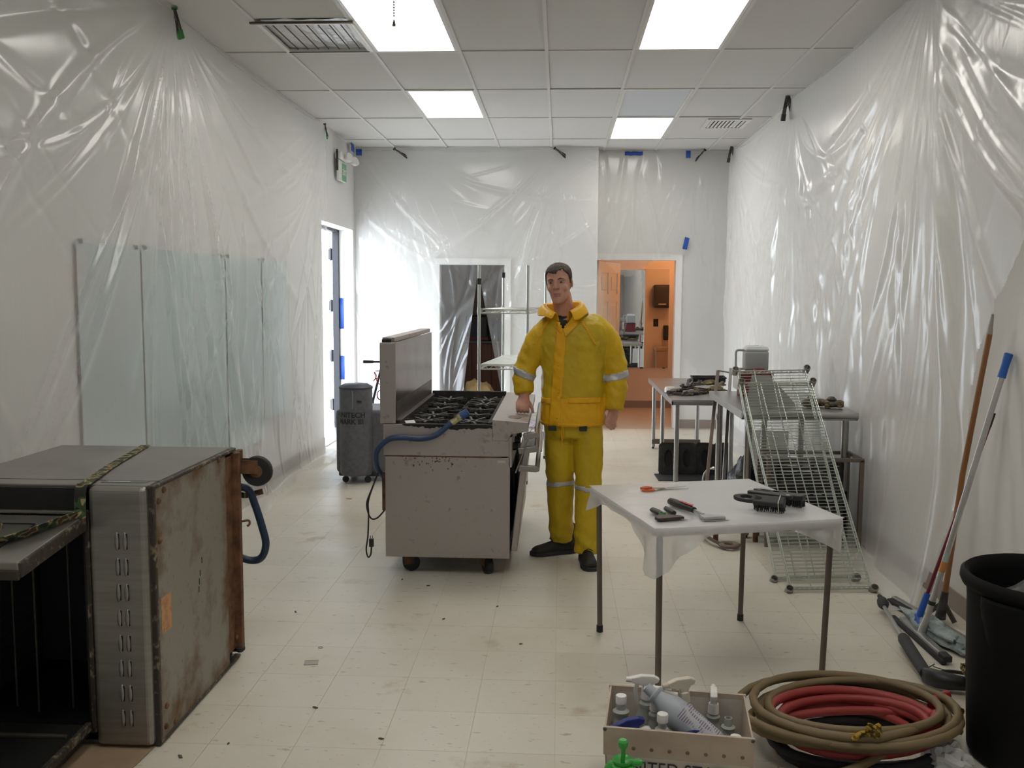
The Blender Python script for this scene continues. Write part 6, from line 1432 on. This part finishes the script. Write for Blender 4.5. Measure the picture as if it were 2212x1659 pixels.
m_lip = mat('lips',(0.46,0.19,0.16),0.45)
# ---- head in its own frame
HM = TR((-0.004,5.455,1.658),(R(4),R(-5.5),R(-13)))
tbl = [(-0.121,0.020,0.068,-0.030),(-0.113,0.034,0.082,-0.015),(-0.095,0.045,0.088,0.010),(-0.070,0.054,0.089,0.040),(-0.040,0.062,0.089,0.066),(-0.010,0.067,0.088,0.084),(0.020,0.0705,0.089,0.094),(0.050,0.0715,0.086,0.097),(0.075,0.066,0.076,0.090),(0.095,0.053,0.057,0.075),(0.110,0.034,0.034,0.050),(0.119,0.010,0.008,0.020)]
def head_ring(z, w, f, b, n=32, off=0.0):
    cy, hy = (b-f)/2, (b+f)/2
    return [((w+off)*math.copysign(abs(math.cos(2*math.pi*k/n))**0.92,math.cos(2*math.pi*k/n)), cy+(hy+off)*math.copysign(abs(math.sin(2*math.pi*k/n))**0.92,math.sin(2*math.pi*k/n)), z) for k in range(n)]
hb = MB(); hb.loft([head_ring(*r_) for r_ in tbl])
limb(hb, [(0,-0.083,0.022,0.009),(0,-0.094,0.000,0.0095),(0,-0.104,-0.022,0.0125)],12,4)
for s_ in (-1,1):
    hb.ball((s_*0.0125,-0.094,-0.027),(0.0085,0.011,0.0075),10,8)
    limb(hb, [(s_*0.012,-0.085,0.022,0.0075),(s_*0.034,-0.079,0.026,0.0085),(s_*0.052,-0.060,0.020,0.007)],10,4)
    hb.ball((s_*0.040,-0.062,-0.028),(0.022,0.022,0.022),12,9)
    hb.ball((0,0,0),(0.0075,0.019,0.031),12,10,M=TR((s_*0.0725,0.012,-0.006),(R(8),0,s_*R(18))))
limb(hb, [(-0.024,-0.080,-0.061,0.005),(0,-0.088,-0.0585,0.0065),(0.024,-0.080,-0.061,0.005)],10,4)
limb(hb, [(-0.020,-0.080,-0.071,0.005),(0,-0.0865,-0.0725,0.0075),(0.020,-0.080,-0.071,0.005)],10,4)
hb.ball((0,-0.072,-0.105),(0.022,0.020,0.016),12,9)
B = MB().add(hb.v, hb.f, HM)
# neck, torso core, arms, legs
limb(B, [(0.035,5.50,1.40,0.066),(0.025,5.49,1.50,0.060),(0.008,5.475,1.585,0.060)],18,4)
B.loft([sring((0.083,5.48,z),rx,ry,20) for z,rx,ry in ((0.80,0.16,0.11),(0.95,0.155,0.10),(1.15,0.155,0.10),(1.32,0.165,0.10),(1.42,0.13,0.085),(1.455,0.075,0.065))])
limb(B, [(-0.06,5.49,1.37,0.045),(-0.185,5.475,1.20,0.040),(-0.205,5.455,1.10,0.042),(-0.205,5.425,1.005,0.030)],14,4)
limb(B, [(0.225,5.49,1.37,0.045),(0.325,5.485,1.15,0.040),(0.333,5.465,1.05,0.042),(0.324,5.432,0.915,0.030)],14,4)
limb(B, [(0.02,5.50,0.86,0.085),(0.012,5.51,0.48,0.060),(0.025,5.575,0.10,0.042)],14,4)
limb(B, [(0.16,5.48,0.86,0.085),(0.175,5.42,0.48,0.060),(0.172,5.40,0.10,0.042)],14,4)
# hand resting on the range ledge (his right)
B.loft([[(c[0]+w_*math.cos(t*math.pi/6),c[1]+d_*math.sin(t*math.pi/6)+0.25*w_*math.cos(t*math.pi/6)*0,c[2]) for t in range(12)] for c,w_,d_ in (((-0.203,5.422,1.01),0.027,0.020),((-0.205,5.408,0.985),0.034,0.021),((-0.210,5.388,0.958),0.041,0.020),((-0.213,5.372,0.938),0.041,0.016))])
for (x,y,z,r_) in ((-0.181,5.366,0.938,0.0098),(-0.202,5.360,0.938,0.0102),(-0.2235,5.362,0.940,0.0098),(-0.2435,5.370,0.943,0.0088)):
    limb(B, [(x,y+0.018,z+0.012,r_+0.001),(x,y-0.004,z-0.004,r_+0.0005),(x+0.001,y-0.010,z-0.026,r_),(x+0.002,y+0.012,0.8985,r_-0.001)],10,4)
limb(B, [(-0.190,5.400,0.972,0.015),(-0.170,5.386,0.945,0.0125),(-0.156,5.376,0.920,0.0105),(-0.150,5.372,0.898,0.0085)],10,4)
# hanging hand (his left)
B.loft([[(c[0]+w_*math.cos(t*math.pi/6),c[1]+d_*math.sin(t*math.pi/6)+0.5*w_*math.cos(t*math.pi/6),c[2]) for t in range(12)] for c,w_,d_ in (((0.323,5.430,0.918),0.025,0.020),((0.321,5.422,0.895),0.031,0.019),((0.318,5.410,0.870),0.034,0.018),((0.317,5.400,0.850),0.031,0.014))])
for K,M1,T1,r_ in (((0.296,5.378,0.855),(0.287,5.368,0.830),(0.296,5.376,0.812),0.0092),((0.309,5.386,0.848),(0.302,5.376,0.820),(0.311,5.388,0.801),0.0096),((0.323,5.396,0.847),(0.319,5.387,0.820),(0.327,5.400,0.803),0.0092),((0.335,5.408,0.853),(0.334,5.401,0.829),(0.339,5.411,0.815),0.0082)):
    limb(B, [(K[0]+0.003,K[1]+0.006,K[2]+0.015,r_+0.001),(*K,r_+0.0005),(*M1,r_),(*T1,r_-0.0012)],10,4)
limb(B, [(0.308,5.400,0.890,0.014),(0.289,5.380,0.868,0.0115),(0.280,5.368,0.846,0.0098),(0.281,5.365,0.830,0.0082)],10,4)
body = fuse(B, 0.0046, 3, 'body')
HI = HM.inverted(); HIa = np.array(HI)
def sock(co):
    h = np.concatenate([co,np.ones((len(co),1))],1) @ HIa.T
    d = np.zeros(len(co))
    for s_ in (-1,1):
        q = (h[:,0]-s_*0.031)**2/0.014**2+(h[:,1]+0.082)**2/0.020**2+(h[:,2]-0.006)**2/0.009**2
        d -= 0.0085*np.exp(-q)
    q = (h[:,0])**2/0.022**2+(h[:,1]+0.088)**2/0.016**2+(h[:,2]+0.0652)**2/0.0022**2
    d -= 0.0030*np.exp(-q)
    return d
displace(body, sock)
bo = part('body', body, [m_skin, m_shirt, m_lip], person, 0); body.polygons.foreach_set('use_smooth',[True]*len(body.polygons))
mi = []
for p in body.polygons:
    c = p.center; h = HI @ c; v = 0
    if 0.78 < c.z < 1.455 and -0.105 < c.x < 0.262 and (c.z < 1.440 or c.y > 5.43): v = 1
    if c.z < 1.455+0.5*(c.y-5.42) and c.z > 1.3 and c.y > 5.42: v = 1
    if c.z < 0.80 and c.y > 5.3 and c.x < 0.265 and c.x > -0.14: v = 1
    if h.y < -0.070 and abs(h.x) < 0.021 and -0.0775 < h.z < -0.0555: v = 2
    mi.append(v)
body.polygons.foreach_set('material_index', mi)
# eyes, brows, hair
m_eyew = mat('eye_white',(0.36,0.30,0.27),0.3); m_iris = mat('iris_dark',(0.035,0.028,0.022),0.2); m_hair = mat('brown_hair',(0.060,0.042,0.032),0.75,var=(60,(0.12,0.09,0.07),0.45,0.65),bump=(220,0.6,0.003))
for s_ in (-1,1):
    e_ = part('eye', MB().ball((s_*0.031,-0.0735,0.005),(0.0115,0.0085,0.0042),14,10,M=HM), m_eyew, person)
    part('iris', MB().ball((s_*0.031-0.001,-0.0815,0.005),(0.0052,0.0035,0.0048),12,8,M=HM), m_iris, e_)
    part('eyebrow', MB().tube([HM @ Vector(p) for p in ((s_*0.014,-0.0925,0.0225),(s_*0.030,-0.0895,0.0275),(s_*0.047,-0.0745,0.0225))],[0.003,0.0034,0.0018],8), m_hair, person)
rows = []
zs_ = np.linspace(-0.055,0.1185,30)
T_ = np.array(tbl)
ring3 = []
for z in zs_:
    w_,f_,b_ = [np.interp(z,T_[:,0],T_[:,k]) for k in (1,2,3)]
    ring3.append(head_ring(z,w_,f_,b_,64,0.0065*min(1,(0.125-z)/0.02)))
vs_ = [p for r_ in ring3 for p in r_]; fs_ = []
def hairline(x,y):
    # y<0 front: hairline high; sides drop to the ear; nape low
    a = math.atan2(x,-y)      # 0 at front
    d = abs(a)
    if d < 0.55: return 0.066 + 0.012*(d/0.55)**2 + (0.006 if x > 0.01 else -0.006)
    if d < 0.95: return 0.076 - (d-0.55)/0.40*0.030
    if d < 1.35: return 0.046 - (d-0.95)/0.40*0.058
    if d < 1.75: return -0.012 + 0.020*math.sin((d-1.35)/0.4*math.pi)
    return -0.012 - min(1,(d-1.75)/0.5)*0.045
for i in range(len(zs_)-1):
    for k in range(64):
        a_,b_ = vs_[i*64+k], vs_[(i+1)*64+(k+1)%64]; mx_,my_,mz_ = [(a_[q]+b_[q])/2 for q in range(3)]
        if mz_ > hairline(mx_,my_-0.01): fs_.append((i*64+k,i*64+(k+1)%64,(i+1)*64+(k+1)%64,(i+1)*64+k))
fs_.append(tuple((len(zs_)-1)*64+k for k in range(64)))
hr_ = part('hair', MB().add(vs_,fs_,HM), m_hair, person, 80, label='short cropped brown hair')
so = hr_.modifiers.new('s','SOLIDIFY'); so.thickness = 0.008; so.offset = -1
# ---- jacket
JX, JY = 0.083, 5.485
J = MB()
J.loft([sring((JX+dx,JY+dy,z),rx,ry,28,0.82) for z,dx,dy,rx,ry in ((0.818,0.005,0,0.192,0.150),(0.86,0.005,0,0.196,0.150),(0.98,0.0,0,0.186,0.140),(1.08,0.0,0,0.184,0.138),(1.18,0.0,0,0.188,0.140),(1.29,0.002,0,0.198,0.142),(1.36,0.004,0,0.204,0.132),(1.41,0.004,0.0,0.192,0.118),(1.45,-0.004,0.002,0.150,0.100),(1.482,-0.03,0.005,0.098,0.084))])
armR = [(-0.050,5.49,1.390,0.076),(-0.128,5.48,1.315,0.074),(-0.180,5.475,1.20,0.068),(-0.205,5.465,1.125,0.067),(-0.208,5.445,1.06,0.063),(-0.204,5.425,1.003,0.055)]
armL = [(0.205,5.49,1.400,0.078),(0.282,5.485,1.325,0.076),(0.325,5.485,1.20,0.071),(0.340,5.475,1.10,0.068),(0.338,5.455,1.01,0.064),(0.328,5.432,0.912,0.056)]
limb(J, armR, 18, 5, False); limb(J, armL, 18, 5, False)
jk = fuse(J, 0.0085, 5, 'jacket')
def vneck(c, n):
    if c.z > 1.470 and n.z > 0.6 and abs(c.x-0.045) < 0.11: return False
    return not (c.y < 5.47 and c.z > 1.385 and abs(c.x-0.020-0.12*(c.z-1.385)) < 0.058*(c.z-1.385)/0.10)
def wrinkle_fn(seed, amp, kz=7, kx=5):
    rng = np.random.RandomState(seed)
    wv = [(rng.normal(0,kx),rng.normal(0,kx),rng.normal(0,kz),rng.uniform(0,6.28)) for _ in range(10)] + [(rng.normal(0,kx*2.6),rng.normal(0,kx*2.6),rng.normal(0,kz*2.6),rng.uniform(0,6.28)) for _ in range(12)]
    def fn(co):
        d = np.zeros(len(co))
        for i,(a_,b_,c_,p_) in enumerate(wv):
            s_ = np.sin(co[:,0]*a_+co[:,1]*b_+co[:,2]*c_+p_); d += (1-np.abs(s_))**2.2*(1.0 if i < 10 else 0.5)*(1 if i%2 else -0.7)
        return amp*d/6
    return fn
displace(jk, wrinkle_fn(4, 0.014, 14, 16))
# folds bunched at the elbows
def elbow(co):
    d = np.zeros(len(co))
    for c_ in ((-0.205,5.465,1.125),(0.338,5.475,1.09)):
        r2 = ((co[:,0]-c_[0])**2+(co[:,1]-c_[1])**2)/0.10**2+((co[:,2]-c_[2])/0.11)**2
        d += 0.0055*np.sin((co[:,2]+0.35*co[:,0])*85+3*co[:,0])*np.exp(-r2)
    return d
displace(jk, elbow)
jk = extract(jk, vneck, 0.0, 'jacket')
def rain_mat(name, col, col2, tr=0.12):
    m = mat(name, col, 0.42, spec=0.28, var=(7,col2,0.38,0.68), bump=(16,0.5,0.012)); return m
m_rain = rain_mat('rainsuit_yellow',(0.66,0.46,0.022),(0.54,0.375,0.02)); m_rain2 = rain_mat('rainsuit_double',(0.86,0.47,0.015),(0.80,0.41,0.012)); m_sleeve = rain_mat('rainsuit_sleeve',(0.76,0.48,0.018),(0.62,0.39,0.016))
m_refl = mat('reflective_band',(0.52,0.53,0.55),0.35,0.3)
jo = part('jacket', jk, [m_rain, m_rain2, m_sleeve], person, 0, label='yellow rain jacket'); jk.polygons.foreach_set('use_smooth',[True]*len(jk.polygons))
def side(c): return (c.x < -0.112+0.10*max(0,c.z-1.28)) or (c.x > 0.276-0.10*max(0,c.z-1.28))
mi = []
for p in jk.polygons:
    c = p.center; v = 0
    if side(c): v = 2
    if c.z < 0.985 and not side(c): v = 1
    mi.append(v)
jk.polygons.foreach_set('material_index', mi)
def near_axis(c, pts, t0, t1):
    """inside the slab between z-levels along an arm"""
    return t0 < c.z < t1
def cut(name, cond, m, off=0.004, thick=0.004, parent=person):
    me = extract(jk, cond, off, name); o = part(name, me, m, parent, 0); me.polygons.foreach_set('use_smooth',[True]*len(me.polygons))
    s_ = o.modifiers.new('s','SOLIDIFY'); s_.thickness = thick; s_.offset = -1; return o
cut('placket', lambda c,n: n.y < -0.2 and c.z < 1.425 and abs(c.x-(0.016-0.04*(1.42-c.z)/0.6)) < 0.030, m_rain2, 0.005, 0.006, jo)
cut('pocket_flap', lambda c,n: n.y < 0.1 and 0.957 < c.z < 0.990 and 0.055 < c.x < 0.245, m_rain2, 0.007, 0.006, jo)
cut('pocket_flap', lambda c,n: n.y < 0.1 and 0.952 < c.z < 0.982 and -0.098 < c.x < -0.045, m_rain2, 0.007, 0.006, jo)
cut('hem_band', lambda c,n: 0.815 < c.z < 0.834 and c.x < 0.285 and c.x > -0.12, m_rain2, 0.003, 0.004, jo)
bandR = lambda c,n: c.x < -0.122 and abs(c.z-(1.115-0.42*(c.x+0.2))) < 0.021
bandL = lambda c,n: c.x > 0.262 and abs(c.z-(1.108+0.22*(c.x-0.335))) < 0.021
cut('sleeve_band', bandR, m_refl, 0.003, 0.004, jo); cut('sleeve_band', bandL, m_refl, 0.003, 0.004, jo)
cut('cuff', lambda c,n: c.x < -0.13 and c.z < 1.0, m_sleeve, 0.003, 0.004, jo); cut('cuff', lambda c,n: c.x > 0.28 and c.z < 0.925, m_sleeve, 0.003, 0.004, jo)
cut('raglan_seam', lambda c,n: n.y < 0.2 and c.z > 1.30 and abs((c.x-0.115)-(1.455-c.z)*0.62) < 0.006, m_rain2, 0.003, 0.003, jo)
cut('raglan_seam', lambda c,n: n.y < 0.2 and c.z > 1.30 and abs((-0.055-c.x)-(1.455-c.z)*0.55) < 0.006, m_rain2, 0.003, 0.003, jo)
for z in (1.02,1.18,0.87): part('snap', MB().ball((-0.002-0.02*(1.2-z),JY-0.148,z),0.006,10,8), m_rain2, jo)
# collar: stand-and-fall band open at the front
ncx, ncy = 0.020, 5.482
rows = []
nseg = 34
for i in range(nseg+1):
    t = -1+2*i/nseg; a_ = t*R(158)                    # 0 at the back
    sx_, sy_ = math.sin(a_), math.cos(a_); fr_ = max(0,(abs(t)-0.45)/0.55)
    base = (ncx+0.090*sx_*(1-0.45*fr_**2), ncy+0.080*sy_-0.042*fr_, 1.468-0.048*fr_**1.5)
    crest = (ncx+0.096*sx_*(1-0.12*fr_), ncy+0.086*sy_-0.050*fr_, 1.545-0.052*fr_**1.3+ (0.012 if t > 0 else -0.004))
    mid = (ncx+0.126*sx_*(1+0.02*fr_), ncy+0.112*sy_-0.045*fr_, 1.532-0.055*fr_**1.3+(0.010 if t > 0 else 0))
    fall = (ncx+0.150*sx_*(1+0.10*fr_), ncy+0.128*sy_-0.040*fr_, 1.488-0.050*fr_**1.2+0.008*math.sin(i*0.9))
    rows.append([base,crest,mid,fall])
cm = MB().loft(rows, caps=False, closed_ring=False)
cl = part('collar', cm, m_rain2, jo, 70); s_ = cl.modifiers.new('s','SOLIDIFY'); s_.thickness = 0.004
su = cl.modifiers.new('ss','SUBSURF'); su.levels = 1; su.render_levels = 1
# lapels folded open over the chest
def lapel(pts): 
    mb = MB(); n_ = len(pts); mb.add(pts,[tuple(range(n_))]); return mb
bv = BVHTree.FromPolygons([v.co.copy() for v in jk.vertices],[tuple(p.vertices) for p in jk.polygons])
def on_front(x,z,off):
    h = bv.ray_cast(Vector((x,4.9,z)),Vector((0,1,0))); y = h[0].y if h[0] is not None else 5.36
    return (x,min(y,5.46)-off,z)
for poly in (((-0.042,1.478),(-0.080,1.452),(-0.036,1.410),(0.012,1.362),(0.019,1.388)),((0.088,1.478),(0.120,1.452),(0.092,1.405),(0.035,1.345),(0.022,1.388))):
    ring_a = [on_front(x,z,0.012) for x,z in poly]
    o = part('lapel', lapel(ring_a), m_rain2, jo, 0); s_ = o.modifiers.new('s','SOLIDIFY'); s_.thickness = 0.006
# ---- trousers
Pn = MB()
Pn.loft([sring((0.090,5.488,z),rx,ry,24,0.85) for z,rx,ry in ((0.74,0.165,0.115),(0.82,0.178,0.128),(0.96,0.165,0.12))])
limb(Pn, [(0.022,5.50,0.80,0.098),(0.014,5.50,0.66,0.094),(0.015,5.51,0.47,0.084),(0.020,5.54,0.28,0.077),(0.026,5.575,0.085,0.072)],20,5,False)
limb(Pn, [(0.172,5.47,0.80,0.094),(0.180,5.45,0.66,0.090),(0.182,5.425,0.47,0.080),(0.178,5.41,0.28,0.074),(0.180,5.40,0.055,0.077)],20,5,False)
pj = fuse(Pn, 0.0085, 4, 'trousers')
displace(pj, wrinkle_fn(9, 0.009, 10, 15))
displace(pj, lambda co: 0.004*np.sin(co[:,2]*60+co[:,0]*40)*np.exp(-((co[:,2]-0.14)/0.10)**2)+0.003*np.sin(co[:,2]*70-co[:,0]*50)*np.exp(-((co[:,2]-0.50)/0.08)**2))
po = part('trousers', pj, m_rain, person, 0, label='yellow rain trousers'); pj.polygons.foreach_set('use_smooth',[True]*len(pj.polygons))
def pcut(name, cond, m, off=0.003):
    me = extract(pj, cond, off, name); o = part(name, me, m, po, 0); me.polygons.foreach_set('use_smooth',[True]*len(me.polygons)); s_ = o.modifiers.new('s','SOLIDIFY'); s_.thickness = 0.003; s_.offset = -1
pcut('knee_band', lambda c,n: abs(c.z-(0.455+0.07*c.x)) < 0.013 and c.x < 0.100, m_refl); pcut('knee_band', lambda c,n: abs(c.z-(0.445-0.06*(c.x-0.18))) < 0.013 and c.x >= 0.100, m_refl)
part('drawstring', MB().tube(smooth_path([(0.022,5.335,0.825),(0.020,5.352,0.77),(0.024,5.368,0.70)],4),0.0032,7).tube(smooth_path([(0.028,5.335,0.825),(0.030,5.352,0.78),(0.027,5.362,0.735)],4),0.0032,7), m_rain2, po)
for x in (-0.036,0.145): part('clip', MB().cbox((x,5.342,0.808),(0.046,0.012,0.030)), m_blackp, po, 0, 0.004)
# ---- boots
m_boot = mat('boot_leather',(0.018,0.016,0.015),0.6,var=(12,(0.035,0.032,0.030),0.5,0.7)); m_sole = mat('boot_sole',(0.03,0.03,0.032),0.8)
def boot(loc, rz, lift=0.0):
    M = TR(loc,(lift,0,rz))       # toe points to local -y
    mb = MB(); L_ = 0.285
    rings = []
    for y,w_,h_ in ((0.085,0.030,0.085),(0.07,0.038,0.110),(0.03,0.041,0.125),(-0.02,0.042,0.115),(-0.07,0.046,0.082),(-0.13,0.050,0.066),(-0.17,0.045,0.058),(-0.195,0.030,0.045)):
        rings.append([(w_*math.cos(t*math.pi/9)*(1 if math.sin(t*math.pi/9) < 0 else 0.92), y, 0.022+max(0,math.sin(t*math.pi/9))*(h_-0.022)) for t in range(18)])
    mb.loft(rings); limb(mb, [(0,0.045,0.08,0.042),(0,0.05,0.15,0.045)],16,3)
    me = fuse(MB().add(mb.v,mb.f,M), 0.0055, 3, 'boot'); o = part('boot', me, m_boot, person, 0); me.polygons.foreach_set('use_smooth',[True]*len(me.polygons))
    outl = [(0.040,0.08),(0.045,0.03),(0.044,-0.02),(0.052,-0.10),(0.054,-0.14),(0.044,-0.185),(0.02,-0.207),(-0.02,-0.207),(-0.044,-0.185),(-0.054,-0.14),(-0.052,-0.10),(-0.044,-0.02),(-0.045,0.03),(-0.040,0.08),(-0.02,0.097),(0.02,0.097)]
    part('sole', MB().prism(outl,0.0,0.024,M=M), m_sole, o, 0, 0.003)
    for k in range(4):
        y = -0.075+0.024*k; z = 0.088+0.011*k
        part('lace', MB().tube([M @ Vector((-0.026,y,z)),M @ Vector((0,y-0.004,z+0.012)),M @ Vector((0.026,y,z))],0.0028,6), m_iris, o)
boot((0.032,5.565,0.0),R(-68)); boot((0.178,5.385,0.0),R(6))
